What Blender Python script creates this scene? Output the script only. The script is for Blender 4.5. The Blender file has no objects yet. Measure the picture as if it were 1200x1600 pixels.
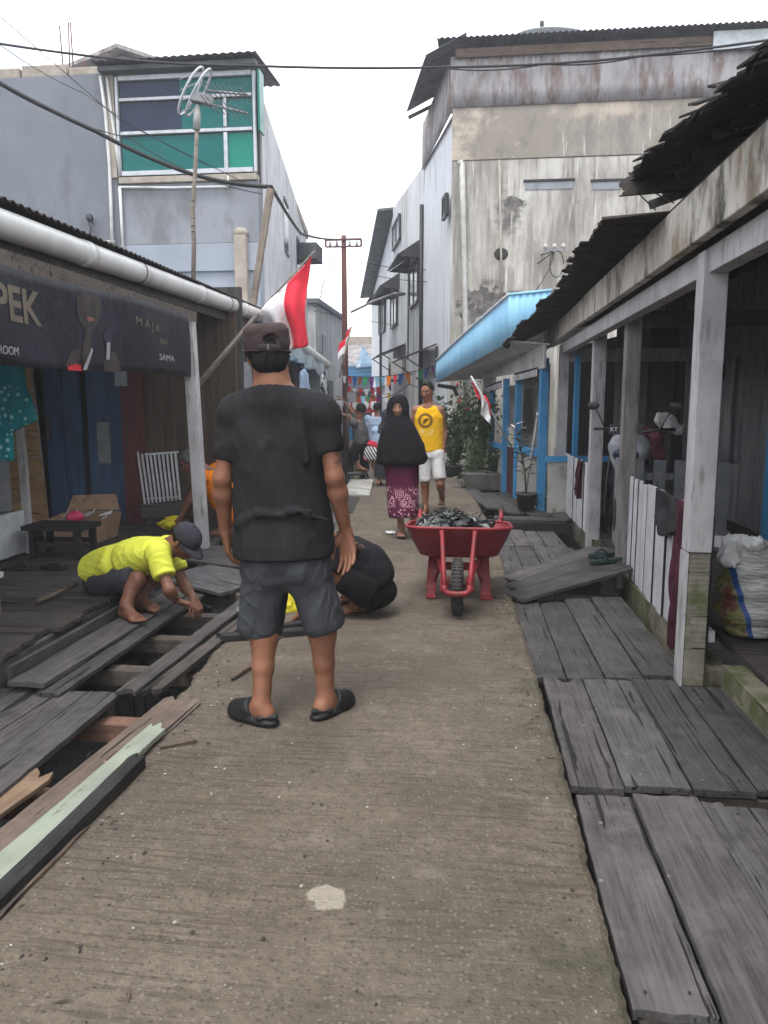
import bpy, bmesh, math, random
import numpy as np
from mathutils import Vector, Matrix
random.seed(7)
RNG = np.random.default_rng(7)
SC = bpy.context.scene
COL = SC.collection

# ------------------------------------------------------------------ camera
FPX, PITCH, YAW, CAMH = 1200.0, math.radians(8.06), math.radians(6.4), 1.4
cam_d = bpy.data.cameras.new('camera'); cam = bpy.data.objects.new('camera', cam_d); COL.objects.link(cam)
cam.location = (0, 0, CAMH); cam.rotation_euler = (math.pi/2 - PITCH, 0, YAW)
cam_d.sensor_fit = 'AUTO'; cam_d.sensor_width = 36.0; cam_d.lens = 36.0*FPX/1600.0
cam_d.clip_start = 0.05; cam_d.clip_end = 2000
SC.camera = cam

# ------------------------------------------------------------------ sky, sun, exposure
SUN_EL, SUN_AZ = math.radians(68), math.radians(200)     # high, soft, from behind the clouds
world = bpy.data.worlds.new('World'); SC.world = world; world.use_nodes = True
wt = world.node_tree; wt.nodes.clear()
w_out = wt.nodes.new('ShaderNodeOutputWorld'); w_bg = wt.nodes.new('ShaderNodeBackground')
w_sky = wt.nodes.new('ShaderNodeTexSky'); w_sky.sky_type = 'NISHITA'; w_sky.sun_disc = False
w_sky.sun_elevation = SUN_EL; w_sky.sun_rotation = SUN_AZ
w_tc = wt.nodes.new('ShaderNodeTexCoord'); w_no = wt.nodes.new('ShaderNodeTexNoise')
w_no.inputs['Scale'].default_value = 3.2; w_no.inputs['Detail'].default_value = 5
w_rp = wt.nodes.new('ShaderNodeValToRGB')
w_rp.color_ramp.elements[0].position = 0.33; w_rp.color_ramp.elements[0].color = (0.30, 0.30, 0.30, 1)
w_rp.color_ramp.elements[1].position = 0.44; w_rp.color_ramp.elements[1].color = (1, 1, 1, 1)
w_mx = wt.nodes.new('ShaderNodeMix'); w_mx.data_type = 'RGBA'
w_mx.inputs[7].default_value = (10.2, 10.5, 11.0, 1)      # bright overcast cloud
w_mp = wt.nodes.new('ShaderNodeMapping'); w_mp.inputs['Location'].default_value = (3.3, 1.9, .6)
wt.links.new(w_tc.outputs['Generated'], w_mp.inputs['Vector']); wt.links.new(w_mp.outputs['Vector'], w_no.inputs['Vector'])
wt.links.new(w_no.outputs['Fac'], w_rp.inputs['Fac'])
wt.links.new(w_rp.outputs['Color'], w_mx.inputs[0])
wt.links.new(w_sky.outputs['Color'], w_mx.inputs[6])
wt.links.new(w_mx.outputs[2], w_bg.inputs['Color'])
w_bg.inputs['Strength'].default_value = 0.11
wt.links.new(w_bg.outputs['Background'], w_out.inputs['Surface'])
sun_d = bpy.data.lights.new('sun', 'SUN'); sun = bpy.data.objects.new('sun', sun_d); COL.objects.link(sun)
sun_d.energy = 1.4; sun_d.angle = math.radians(20); sun_d.color = (1.0, 0.96, 0.9)
sun.rotation_euler = (math.pi/2 - SUN_EL, 0, math.radians(180) - SUN_AZ)
sun.location = (0, -5, 12)
SC.view_settings.view_transform = 'Standard'; SC.view_settings.look = 'None'
SC.view_settings.exposure = 0.92; SC.view_settings.gamma = 1.0; SC.view_settings.use_curve_mapping = False
SC.cycles.max_bounces = 8; SC.cycles.diffuse_bounces = 5

# ------------------------------------------------------------------ pixel rays (survey of the photograph)
_f = np.array([-math.sin(YAW)*math.cos(PITCH), math.cos(YAW)*math.cos(PITCH), -math.sin(PITCH)])
_r = np.array([math.cos(YAW), math.sin(YAW), 0.0]); _u = np.cross(_r, _f); _C = np.array([0, 0, CAMH])
def ray(px, py): return _f + _r*(px-600)/FPX + _u*(800-py)/FPX
def at(px, py, Y): d = ray(px, py); return _C + d*Y/d[1]
def atx(px, py, X): d = ray(px, py); return _C + d*X/d[0]
def gr(px, py, z=0.0): d = ray(px, py); return _C + d*(z-CAMH)/d[2]
def V(*a): return np.array(a, float)
def unit(v): v = np.asarray(v, float); return v/np.linalg.norm(v)

# ------------------------------------------------------------------ tagging
def tag(o, label=None, cat=None, group=None, kind=None):
    if label: o['label'] = label
    if cat: o['category'] = cat
    if group: o['group'] = group
    if kind: o['kind'] = kind
    return o
def thing(name, loc, label, cat, group=None):
    o = bpy.data.objects.new(name, None); COL.objects.link(o)
    o.location = tuple(loc); o.empty_display_size = 0.1
    return tag(o, label, cat, group)
def wloc(o):
    p = Vector((0, 0, 0))
    while o is not None: p += o.location; o = o.parent
    return p
def copy_tree(o, parent=None):
    c = o.copy(); COL.objects.link(c)
    if parent is not None: c.parent = parent
    for ch in [x for x in COL.objects if x.parent == o]: copy_tree(ch, c)
    return c

# ------------------------------------------------------------------ mesh builder
class MB:
    def __init__(s): s.v = []; s.f = []
    def add(s, vs, fs):
        b = len(s.v); s.v += [tuple(map(float, p)) for p in vs]; s.f += [tuple(b+i for i in f) for f in fs]; return s
    def box(s, lo, hi):
        x0, y0, z0 = lo; x1, y1, z1 = hi
        return s.add([(x0,y0,z0),(x1,y0,z0),(x1,y1,z0),(x0,y1,z0),(x0,y0,z1),(x1,y0,z1),(x1,y1,z1),(x0,y1,z1)],
                     [(0,3,2,1),(4,5,6,7),(0,1,5,4),(1,2,6,5),(2,3,7,6),(3,0,4,7)])
    def bar(s, a, b, w, h, up=(0, 0, 1)):
        a, b = V(*a), V(*b); d = unit(b-a); up = V(*up)
        if abs(d@unit(up)) > .98: up = V(0, 1, 0)
        sx = unit(np.cross(d, up)); sz = np.cross(sx, d); vs = []
        for p in (a, b):
            for i, j in ((-1,-1),(1,-1),(1,1),(-1,1)): vs.append(p+sx*w/2*i+sz*h/2*j)
        return s.add(vs, [(3,2,1,0),(4,5,6,7),(0,1,5,4),(1,2,6,5),(2,3,7,6),(3,0,4,7)])
    def tube(s, pts, r, n=8, cap=True):
        pts = [V(*p) for p in pts]; m = len(pts)
        rs = r if hasattr(r, '__len__') else [r]*m
        vs = []; ref = None
        for i, p in enumerate(pts):
            d = unit(pts[min(i+1, m-1)]-pts[max(i-1, 0)])
            if ref is None: ref = V(0,0,1) if abs(d[2]) < .9 else V(0,1,0)
            sx = unit(np.cross(d, ref)); sy = np.cross(sx, d); ref = sy
            for k in range(n):
                a = 2*math.pi*k/n; vs.append(p+(sx*math.cos(a)+sy*math.sin(a))*rs[i])
        fs = [(i*n+k, i*n+(k+1) % n, (i+1)*n+(k+1) % n, (i+1)*n+k) for i in range(m-1) for k in range(n)]
        if cap: fs += [tuple(range(n-1, -1, -1)), tuple((m-1)*n+k for k in range(n))]
        return s.add(vs, fs)
    def lathe(s, c, prof, n=20, axis=(0, 0, 1)):
        c = V(*c); ax = unit(axis); e1 = unit(np.cross(ax, V(0,1,0) if abs(ax[1]) < .9 else V(1,0,0))); e2 = np.cross(ax, e1)
        vs = [c+ax*z+(e1*math.cos(2*math.pi*k/n)+e2*math.sin(2*math.pi*k/n))*r for r, z in prof for k in range(n)]
        fs = [(i*n+k, i*n+(k+1) % n, (i+1)*n+(k+1) % n, (i+1)*n+k) for i in range(len(prof)-1) for k in range(n)]
        return s.add(vs, fs)
    def prism(s, poly, ext):
        n = len(poly); e = V(*ext); vs = [V(*p) for p in poly]+[V(*p)+e for p in poly]
        return s.add(vs, [tuple(range(n-1, -1, -1)), tuple(range(n, 2*n))]+[(i, (i+1) % n, n+(i+1) % n, n+i) for i in range(n)])
    def grid(s, fn, nu, nv):
        vs = [fn(i/nu, j/nv) for j in range(nv+1) for i in range(nu+1)]
        return s.add(vs, [(j*(nu+1)+i, j*(nu+1)+i+1, (j+1)*(nu+1)+i+1, (j+1)*(nu+1)+i) for j in range(nv) for i in range(nu)])
    def sphere(s, c, r, n=12, m=8):
        r = r if hasattr(r, '__len__') else (r, r, r)
        return s.grid(lambda u, v: (c[0]+r[0]*math.cos(2*math.pi*u)*math.sin(math.pi*v), c[1]+r[1]*math.sin(2*math.pi*u)*math.sin(math.pi*v), c[2]+r[2]*math.cos(math.pi*v)), n, m)
    def build(s, name, mat, parent=None, smooth=False, bevel=0, solid=0, sub=0):
        me = bpy.data.meshes.new(name)
        o0 = wloc(parent) if parent is not None else Vector((0, 0, 0))
        me.from_pydata([(p[0]-o0.x, p[1]-o0.y, p[2]-o0.z) for p in s.v], [], s.f); me.update()
        bm = bmesh.new(); bm.from_mesh(me); bmesh.ops.remove_doubles(bm, verts=bm.verts, dist=1e-5)
        bmesh.ops.recalc_face_normals(bm, faces=bm.faces); bm.to_mesh(me); bm.free()
        o = bpy.data.objects.new(name, me); COL.objects.link(o)
        if mat is not None: me.materials.append(mat)
        if smooth: me.polygons.foreach_set('use_smooth', [True]*len(me.polygons))
        if parent is not None: o.parent = parent
        if solid: md = o.modifiers.new('solid', 'SOLIDIFY'); md.thickness = solid; md.offset = 0
        if bevel: md = o.modifiers.new('bevel', 'BEVEL'); md.width = bevel; md.segments = 2; md.limit_method = 'ANGLE'
        if sub: md = o.modifiers.new('sub', 'SUBSURF'); md.levels = sub; md.render_levels = sub
        return o
def recenter(o):
    """put a top-level mesh's origin at the middle of its base"""
    c = np.array([v.co[:] for v in o.data.vertices]); p = Vector(((c[:,0].min()+c[:,0].max())/2, (c[:,1].min()+c[:,1].max())/2, c[:,2].min()))
    o.data.transform(Matrix.Translation(-p)); o.location = p; return o
def text_mesh(txt, size, fn, font_ext=0.0015, parent=None, name='lettering', mat=None, bold=0.0, align='LEFT'):
    cu = bpy.data.curves.new(name, 'FONT'); cu.body = txt; cu.size = size; cu.extrude = font_ext; cu.offset = bold; cu.align_x = align
    to = bpy.data.objects.new(name, cu); COL.objects.link(to); dg = bpy.context.evaluated_depsgraph_get(); dg.update()
    me = bpy.data.meshes.new_from_object(to.evaluated_get(dg)); bpy.data.objects.remove(to)
    o0 = wloc(parent) if parent is not None else Vector((0,0,0))
    for v in me.vertices: v.co = Vector(fn(v.co.x, v.co.y, v.co.z))-o0
    me.materials.clear(); me.materials.append(mat); me.name = name
    o = bpy.data.objects.new(name, me); COL.objects.link(o)
    if parent is not None: o.parent = parent
    return o

# ------------------------------------------------------------------ materials
def nd(t, typ, props=None, **ins):
    n = t.nodes.new(typ)
    for k, v in (props or {}).items(): setattr(n, k, v)
    for k, v in ins.items():
        key = int(k[1:]) if k[0] == 'i' and k[1:].isdigit() else k.replace('_', ' ')
        s = n.inputs[key]
        if isinstance(v, bpy.types.NodeSocket): t.links.new(v, s)
        else: s.default_value = v
    return n
def c4(c): return (c[0], c[1], c[2], 1)
def newmat(name, rough=.8, metal=0.0, spec=.3):
    m = bpy.data.materials.new(name); m.use_nodes = True; t = m.node_tree; b = t.nodes['Principled BSDF']
    b.inputs['Roughness'].default_value = rough; b.inputs['Metallic'].default_value = metal
    b.inputs['Specular IOR Level'].default_value = spec
    return m, t, b
def coord(t, stretch=(1,1,1), rnd=False, kind='Object'):
    tc = nd(t, 'ShaderNodeTexCoord').outputs[kind]
    if rnd:
        oi = nd(t, 'ShaderNodeObjectInfo').outputs['Random']
        k = nd(t, 'ShaderNodeMath', dict(operation='MULTIPLY'), i0=oi, i1=37.0).outputs[0]
        tc = nd(t, 'ShaderNodeVectorMath', dict(operation='ADD'), i0=tc, i1=k).outputs[0]
    return nd(t, 'ShaderNodeMapping', Vector=tc, Scale=stretch).outputs[0]
def noise(t, vec, scale, detail=5, rough=.6, dist=0.0):
    return nd(t, 'ShaderNodeTexNoise', Vector=vec, Scale=scale, Detail=detail, Roughness=rough, Distortion=dist).outputs['Fac']
def sstep(t, f, lo, hi):
    return nd(t, 'ShaderNodeMapRange', dict(interpolation_type='SMOOTHSTEP'), i0=f, i1=lo, i2=hi).outputs[0]
def mixc(t, fac, a, b, blend='MIX'):
    ins = dict(i0=fac, i6=a if isinstance(a, bpy.types.NodeSocket) else c4(a), i7=b if isinstance(b, bpy.types.NodeSocket) else c4(b))
    return nd(t, 'ShaderNodeMix', dict(data_type='RGBA', blend_type=blend), **ins).outputs[2]
def mth(t, op, a, b=0.0): return nd(t, 'ShaderNodeMath', dict(operation=op), i0=a, i1=b).outputs[0]
def bump(t, b, h, strength=.3, dist=.01, prev=None):
    n = nd(t, 'ShaderNodeBump', Height=h, Strength=strength, Distance=dist)
    if prev is not None: t.links.new(prev, n.inputs['Normal'])
    t.links.new(n.outputs[0], b.inputs['Normal']); return n.outputs[0]
def surf(name, c1, c2, scale=4, stretch=(1,1,1), rough=.8, metal=0.0, spec=.3, bmp=.25, bscale=30, bdist=.005, stains=(), rnd=0.0, lo=.35, hi=.65, roffs=False, rvar=0.0):
    m, t, b = newmat(name, rough, metal, spec)
    col = mixc(t, sstep(t, noise(t, coord(t, stretch, roffs), scale), lo, hi), c1, c2)
    for i, (sc, ss, st, l, h) in enumerate(stains):
        v = coord(t, st, roffs); v = nd(t, 'ShaderNodeVectorMath', dict(operation='ADD'), i0=v, i1=(7.3*i+3.1, 2.7*i, 5.9*i)).outputs[0]
        col = mixc(t, sstep(t, noise(t, v, ss, 8, .65), l, h), col, sc)
    if rnd:
        oi = nd(t, 'ShaderNodeObjectInfo').outputs['Random']
        k = nd(t, 'ShaderNodeMapRange', i0=oi, i1=0.0, i2=1.0, i3=1-rnd, i4=1+rnd).outputs[0]
        col = nd(t, 'ShaderNodeVectorMath', dict(operation='SCALE'), i0=col, Scale=k).outputs[0]
    t.links.new(col, b.inputs['Base Color'])
    nz = noise(t, coord(t, stretch, roffs), bscale, 6, .65)
    if bmp: bump(t, b, nz, bmp, bdist)
    if rvar:
        r = nd(t, 'ShaderNodeMapRange', i0=nz, i1=.3, i2=.7, i3=rough-rvar, i4=min(1, rough+rvar)).outputs[0]
        t.links.new(r, b.inputs['Roughness'])
    return m
def plain(name, c, rough=.6, metal=0.0, spec=.4, var=.12, bmp=.1):
    c = np.array(c, float)
    return surf(name, tuple(c*(1-var)), tuple(c*(1+var)), 9, rough=rough, metal=metal, spec=spec, bmp=bmp, bscale=60, bdist=.002)
# ------------------------------------------------------------------ palette
MT = {}
def wood(name, c1, c2, crack=(.012,.011,.011), rnd=.30, moss=0.0, rough=.75, bmp=.5):
    """weathered timber, grain along the local X axis of the plank"""
    m, t, b = newmat(name, rough, 0, .35)
    vg = coord(t, (1.2, 26, 26), True); vl = coord(t, (1, 1, 1), True); vc = coord(t, (.55, 17, 17), True)
    col = mixc(t, sstep(t, noise(t, vg, 3.0, 6, .7), .28, .72), c1, c2)
    col = mixc(t, mth(t, 'MULTIPLY', sstep(t, noise(t, vl, 5.0, 6, .7), .42, .75), .55), col, tuple(np.array(c2)*1.5))
    col = mixc(t, mth(t, 'MULTIPLY', sstep(t, noise(t, vl, 3.3, 8, .7), .5, .7), .6), col, tuple(np.array(c1)*.45))
    ck = sstep(t, noise(t, vc, 2.0, 3, .5, .6), .625, .65)
    col = mixc(t, ck, col, crack)
    spots = nd(t, 'ShaderNodeTexVoronoi', dict(feature='F1'), Vector=vl, Scale=9.0).outputs['Distance']
    col = mixc(t, mth(t, 'MULTIPLY', sstep(t, spots, .09, .03), .8), col, tuple(np.array(c2)*2.3))
    if moss:
        col = mixc(t, mth(t, 'MULTIPLY', sstep(t, noise(t, vl, 3.0, 6, .7), .45, .6), moss), col, (.06, .075, .022))
    oi = nd(t, 'ShaderNodeObjectInfo').outputs['Random']
    k = nd(t, 'ShaderNodeMapRange', i0=oi, i1=0.0, i2=1.0, i3=1-rnd, i4=1+rnd).outputs[0]
    k2 = mth(t, 'MULTIPLY', mth(t, 'FRACT', mth(t, 'MULTIPLY', oi, 7.31)), .55)
    col = mixc(t, k2, col, mixc(t, 1.0, col, (1.12,.98,.82), 'MULTIPLY'))
    col = nd(t, 'ShaderNodeVectorMath', dict(operation='SCALE'), i0=col, Scale=k).outputs[0]
    t.links.new(col, b.inputs['Base Color'])
    h = mth(t, 'SUBTRACT', noise(t, vg, 3.0, 8, .7), mth(t, 'MULTIPLY', ck, .8))
    bump(t, b, h, bmp, .006)
    return m
MT['deck'] = wood('weathered_grey_timber', (.036,.0345,.037), (.092,.089,.094))
MT['deck_dark'] = wood('damp_dark_timber', (.035,.031,.03), (.07,.063,.06))
MT['joist'] = wood('reddish_joist_timber', (.10,.055,.038), (.17,.10,.075), rnd=.1)
MT['joist_grey'] = wood('grey_joist_timber', (.06,.052,.047), (.12,.105,.093), rnd=.1)
MT['char'] = wood('charred_timber', (.012,.012,.013), (.03,.03,.032), rnd=.1)
MT['fresh'] = wood('fresh_sawn_timber', (.14,.095,.062), (.22,.155,.105), rnd=.05)
MT['brownwood'] = wood('brown_timber', (.075,.055,.043), (.14,.105,.085), rnd=.1)
MT['greenpaint'] = surf('flaking_pale_green_paint', (.22,.245,.20), (.29,.315,.26), 5, rough=.6, bmp=.2, bscale=30,
    stains=[((.10,.085,.07), 5, (1,6,6), .62, .68), ((.3,.36,.28), 3, (1,8,8), .5, .75)], roffs=True)
def concrete_path():
    m, t, b = newmat('worn_path_concrete', .9, 0, .2)
    v = coord(t); vs = coord(t, (2.2, 46, 10)); vs2 = coord(t, (5, 150, 10))
    col = mixc(t, sstep(t, noise(t, v, 2.2, 8, .65), .3, .7), (.138,.113,.086), (.204,.170,.133))
    col = mixc(t, mth(t, 'MULTIPLY', sstep(t, noise(t, v, .9, 5, .6), .42, .62), .55), col, (.10,.086,.07))
    st = sstep(t, noise(t, vs, 1.0, 5, .7), .50, .60)
    patch = mth(t, 'ADD', .35, mth(t, 'MULTIPLY', .65, sstep(t, noise(t, v, 1.3, 4, .6), .40, .60)))
    col = mixc(t, mth(t, 'MULTIPLY', mth(t, 'MULTIPLY', st, patch), .72), col, (.082,.067,.053))
    lt = sstep(t, noise(t, vs, 1.7, 4, .7), .58, .68)
    col = mixc(t, mth(t, 'MULTIPLY', mth(t, 'MULTIPLY', lt, patch), .6), col, (.29,.225,.16))
    col = mixc(t, mth(t, 'MULTIPLY', sstep(t, noise(t, v, 26, 6, .75), .40, .62), .42), col, (.082,.070,.057))
    col = mixc(t, mth(t, 'MULTIPLY', sstep(t, noise(t, nd(t, 'ShaderNodeVectorMath', dict(operation='ADD'), i0=v, i1=(9.1,4.2,1.1)).outputs[0], 5.5, 8, .75), .54, .66), .5), col, (.235,.20,.16))
    peb = nd(t, 'ShaderNodeTexVoronoi', dict(feature='F1'), Vector=v, Scale=62.0)
    pm = sstep(t, peb.outputs['Distance'], .45, .25)
    pcol = nd(t, 'ShaderNodeSeparateColor', i0=peb.outputs['Color']).outputs[0]
    col = mixc(t, mth(t, 'MULTIPLY', pm, mth(t, 'MULTIPLY', sstep(t, pcol, .55, .9), .5)), col, (.25,.225,.19))
    col = mixc(t, mth(t, 'MULTIPLY', pm, mth(t, 'MULTIPLY', sstep(t, pcol, .3, .05), .55)), col, (.065,.058,.05))
    fl = nd(t, 'ShaderNodeTexVoronoi', dict(feature='F1'), Vector=coord(t, (1, .6, 1)), Scale=17.0)
    fm = sstep(t, fl.outputs['Distance'], .10, .06)
    fsel = sstep(t, nd(t, 'ShaderNodeSeparateColor', i0=fl.outputs['Color']).outputs[1], .76, .8)
    col = mixc(t, mth(t, 'MULTIPLY', mth(t, 'MULTIPLY', fm, fsel), .85), col, (.46,.43,.38))
    xyz = nd(t, 'ShaderNodeSeparateXYZ', i0=nd(t, 'ShaderNodeTexCoord').outputs['Object'])
    # moss creeping in from the boardwalk edge
    edge = nd(t, 'ShaderNodeMapRange', i0=xyz.outputs[0], i1=-.45, i2=.36, i3=0.0, i4=.30).outputs[0]
    ms = sstep(t, mth(t, 'ADD', noise(t, v, 3.1, 8, .7), edge), .74, .9)
    col = mixc(t, mth(t, 'MULTIPLY', ms, .6), col, (.066,.068,.042))
    # old cement spill
    p = gr(512, 1400)
    dx = mth(t, 'SUBTRACT', xyz.outputs[0], float(p[0])); dy = mth(t, 'SUBTRACT', xyz.outputs[1], float(p[1]))
    dd = mth(t, 'SQRT', mth(t, 'ADD', mth(t, 'MULTIPLY', dx, dx), mth(t, 'MULTIPLY', dy, dy)))
    dd = mth(t, 'ADD', dd, mth(t, 'MULTIPLY', mth(t, 'SUBTRACT', noise(t, v, 14, 4, .6), .5), .09))
    col = mixc(t, mth(t, 'MULTIPLY', sstep(t, dd, .062, .05), .75), col, (.40,.36,.30))
    t.links.new(col, b.inputs['Base Color'])
    h = mth(t, 'ADD', noise(t, vs, 1.0, 6, .75), mth(t, 'MULTIPLY', noise(t, v, 70, 4, .7), .8))
    h = mth(t, 'ADD', h, mth(t, 'MULTIPLY', pm, .25))
    bump(t, b, h, .9, .011)
    return m
MT['path'] = concrete_path()
MT['mud'] = surf('black_mud', (.012,.011,.010), (.03,.027,.024), 3, rough=.45, spec=.5, bmp=.9, bscale=9, bdist=.05,
    stains=[((.09,.085,.08), 22, (1,1,1), .68, .72)])
MT['mossywood'] = wood('mossy_sill_timber', (.10,.095,.075), (.19,.18,.15), moss=.85)
MT['whitewood'] = surf('dirty_white_painted_timber', (.55,.54,.57), (.66,.65,.68), 5, (1,1,1), .65, rnd=.10, bmp=.2, bscale=24,
    stains=[((.26,.25,.25), 4, (6,6,.8), .52, .75), ((.16,.14,.12), 9, (5,5,1), .64, .7)], roffs=True)
MT['greywood'] = surf('grey_painted_pickets', (.17,.18,.19), (.23,.235,.25), 5, rough=.7, bmp=.2, stains=[((.1,.1,.1), 6, (6,6,1), .55, .75)])
MT['postpaint'] = surf('peeling_white_post_paint', (.37,.36,.37), (.46,.45,.46), 4, rough=.7, bmp=.3, bscale=22,
    stains=[((.20,.185,.18), 5, (4,4,.7), .5, .72), ((.13,.12,.10), 12, (3,3,1), .64, .7)], roffs=True)
MT['fascia'] = surf('mildewed_white_beam', (.42,.39,.34), (.55,.52,.47), 3, rough=.85, bmp=.3, bscale=20,
    stains=[((.05,.045,.04), 2.6, (1,1.2,.6), .52, .68), ((.16,.13,.10), 6, (1,2,.5), .52, .68), ((.25,.19,.13), 3, (1,1,.7), .55, .7)])
MT['shingle'] = surf('blackened_wood_shingle', (.008,.0075,.008), (.02,.017,.016), 6, rough=.95, bmp=.4, stains=[((.14,.095,.075), 7, (1,1,1), .62, .68)])
MT['rust'] = surf('rusted_sheet_iron', (.016,.013,.012), (.042,.030,.024), 6, rough=.9, bmp=.4, bscale=18,
    stains=[((.13,.08,.055), 5, (1,1,1), .62, .76), ((.015,.011,.01), 3, (1,1,1), .45, .65)])
MT['zinc'] = surf('rusty_grey_cladding', (.26,.25,.26), (.36,.35,.36), 2, (1,1,.5), .6, metal=.1, bmp=.2, bscale=12,
    stains=[((.16,.115,.10), 1.6, (2.2,2.2,.7), .44, .66), ((.5,.5,.52), 3, (6,6,.5), .6, .72), ((.07,.05,.045), 4, (8,8,.6), .63, .72)])
MT['zincnew'] = plain('pale_new_cladding', (.52,.56,.58), .5, .1)
def add_patch(m, c, rx, rz, colr, thr=1.0):
    t = m.node_tree; b = t.nodes['Principled BSDF']; src = b.inputs['Base Color'].links[0].from_socket; v = coord(t); xyz = nd(t, 'ShaderNodeSeparateXYZ', i0=v)
    dx = mth(t, 'DIVIDE', mth(t, 'SUBTRACT', xyz.outputs[0], float(c[0])), rx); dz = mth(t, 'DIVIDE', mth(t, 'SUBTRACT', xyz.outputs[2], float(c[2])), rz)
    d = mth(t, 'ADD', mth(t, 'SQRT', mth(t, 'ADD', mth(t, 'MULTIPLY', dx, dx), mth(t, 'MULTIPLY', dz, dz))), mth(t, 'MULTIPLY', mth(t, 'SUBTRACT', noise(t, v, 2.6, 7, .7), .5), 2.2))
    t.links.new(mixc(t, sstep(t, d, thr, thr*.82), src, mixc(t, sstep(t, noise(t, v, 7, 6, .7), .4, .6), colr, tuple(np.array(colr)*2.3))), b.inputs['Base Color'])
def add_split(m, x0, colr):
    t = m.node_tree; b = t.nodes['Principled BSDF']; src = b.inputs['Base Color'].links[0].from_socket; v = coord(t); xyz = nd(t, 'ShaderNodeSeparateXYZ', i0=v); n = noise(t, coord(t, (2,2,.8)), 2.0, 7, .65)
    k = sstep(t, mth(t, 'ADD', xyz.outputs[0], mth(t, 'MULTIPLY', mth(t, 'SUBTRACT', n, .5), .9)), x0-.08, x0+.08); top = sstep(t, mth(t, 'ADD', xyz.outputs[2], mth(t, 'MULTIPLY', n, .5)), 7.72, 7.9)
    g = mixc(t, sstep(t, n, .35, .65), colr, tuple(np.array(colr)*1.45)); g = mixc(t, sstep(t, noise(t, coord(t, (5,5,.5)), 2.2, 6, .6), .58, .7), g, (.52,.49,.44))
    t.links.new(mixc(t, mth(t, 'MULTIPLY', k, mth(t, 'SUBTRACT', 1.0, mth(t, 'MULTIPLY', top, .8))), src, g), b.inputs['Base Color'])
MT['cream'] = surf('stained_cream_render', (.47,.40,.32), (.53,.46,.38), 1.2, rough=.9, bmp=.3, bscale=14,
    stains=[((.27,.24,.205), .75, (1,1,1.3), .42, .56), ((.20,.18,.16), 2.0, (1.6,1.6,.9), .50, .70), ((.55,.51,.45), 2.3, (3,3,.7), .62, .72)])
MT['mouldwall'] = surf('mould_streaked_white_render', (.46,.44,.40), (.57,.55,.51), 1.3, rough=.9, bmp=.35, bscale=12,
    stains=[((.20,.185,.165), .8, (2.2,2.2,.22), .48, .70), ((.27,.25,.225), 1.1, (1.5,1.5,.5), .42, .66), ((.17,.158,.145), 2.4, (4,4,.38), .48, .74), ((.11,.102,.095), 1.0, (1,1,1.5), .56, .74), ((.66,.65,.62), 3.0, (6,6,.32), .55, .74), ((.07,.066,.062), 5, (2.5,2.5,.7), .62, .76)])
MT['paleblue_wall'] = surf('pale_grey_blue_render', (.66,.68,.71), (.73,.75,.78), 1.0, rough=.85, bmp=.15, bscale=12,
    stains=[((.47,.49,.53), 1.2, (3,3,.4), .52, .7), ((.26,.26,.27), 2.2, (5,5,.35), .64, .74)])
MT['stainwall'] = surf('streaky_grey_render', (.54,.55,.565), (.66,.67,.685), 1.0, rough=.85, bmp=.2, bscale=12,
    stains=[((.38,.37,.365), 1.0, (2.5,2.5,.45), .50, .68), ((.13,.13,.13), 1.5, (4,4,.35), .62, .7)])
MT['greyrender'] = surf('dark_grey_cement_render', (.165,.18,.208), (.20,.216,.245), .8, rough=.9, bmp=.2, bscale=10,
    stains=[((.14,.15,.172), 1.1, (2,2,.6), .48, .7), ((.27,.28,.30), 4, (3,3,.5), .68, .76)])
MT['greyrender_light'] = surf('patchy_light_cement_render', (.22,.235,.262), (.28,.298,.33), .9, rough=.9, bmp=.2, bscale=10,
    stains=[((.18,.185,.20), 1.4, (1.5,1.5,.8), .48, .66), ((.46,.47,.48), 3, (4,4,.5), .66, .74)])
MT['bluegrey'] = surf('blue_grey_paint', (.285,.325,.385), (.335,.375,.435), 1.2, rough=.8, bmp=.1, stains=[((.32,.34,.37), 2, (2,2,.6), .52, .7)])
MT['block'] = surf('bare_block', (.30,.26,.22), (.40,.36,.31), 5, rough=.95, bmp=.4)
def glassy(name, c, rough=.12):
    return surf(name, tuple(np.array(c)*.9), tuple(np.array(c)*1.1), 1.2, rough=rough, spec=.22, bmp=.04, bscale=3, bdist=.02)
MT['tealglass'] = glassy('teal_tinted_glass', (.004,.125,.118))
MT['greenglass'] = glassy('green_tinted_glass', (.006,.20,.15))
MT['darkglass'] = glassy('dark_window_glass', (.022,.032,.065), .2)
MT['alu'] = plain('white_aluminium', (.50,.52,.55), .45, .1)
MT['pvc'] = surf('white_pvc_pipe', (.55,.55,.54), (.66,.66,.65), 4, rough=.38, spec=.5, bmp=.05, stains=[((.36,.34,.31), 2, (1,1,1), .55, .75)])
MT['pvcgrey'] = plain('grey_pvc_pipe', (.42,.42,.40), .5)
MT['cable'] = plain('black_cable', (.012,.012,.013), .6)
MT['iron'] = plain('dark_iron', (.035,.035,.038), .5, .3)
MT['rustpole'] = surf('rusty_painted_pole', (.11,.042,.036), (.165,.066,.056), 5, (1,1,.4), rough=.75, bmp=.3, stains=[((.07,.03,.025), 6, (1,1,.5), .55, .7)])
MT['steel'] = plain('galvanised_steel', (.24,.24,.245), .5, .6)
MT['polewood'] = wood('grey_pole_timber', (.13,.115,.10), (.24,.215,.19), rnd=.1)
MT['redpaint'] = surf('worn_red_paint', (.21,.014,.02), (.29,.022,.029), 5, rough=.55, spec=.5, bmp=.12, bscale=26,
    stains=[((.11,.03,.025), 8, (1,1,1), .52, .72), ((.45,.28,.25), 15, (1,1,1), .64, .68)])
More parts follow.
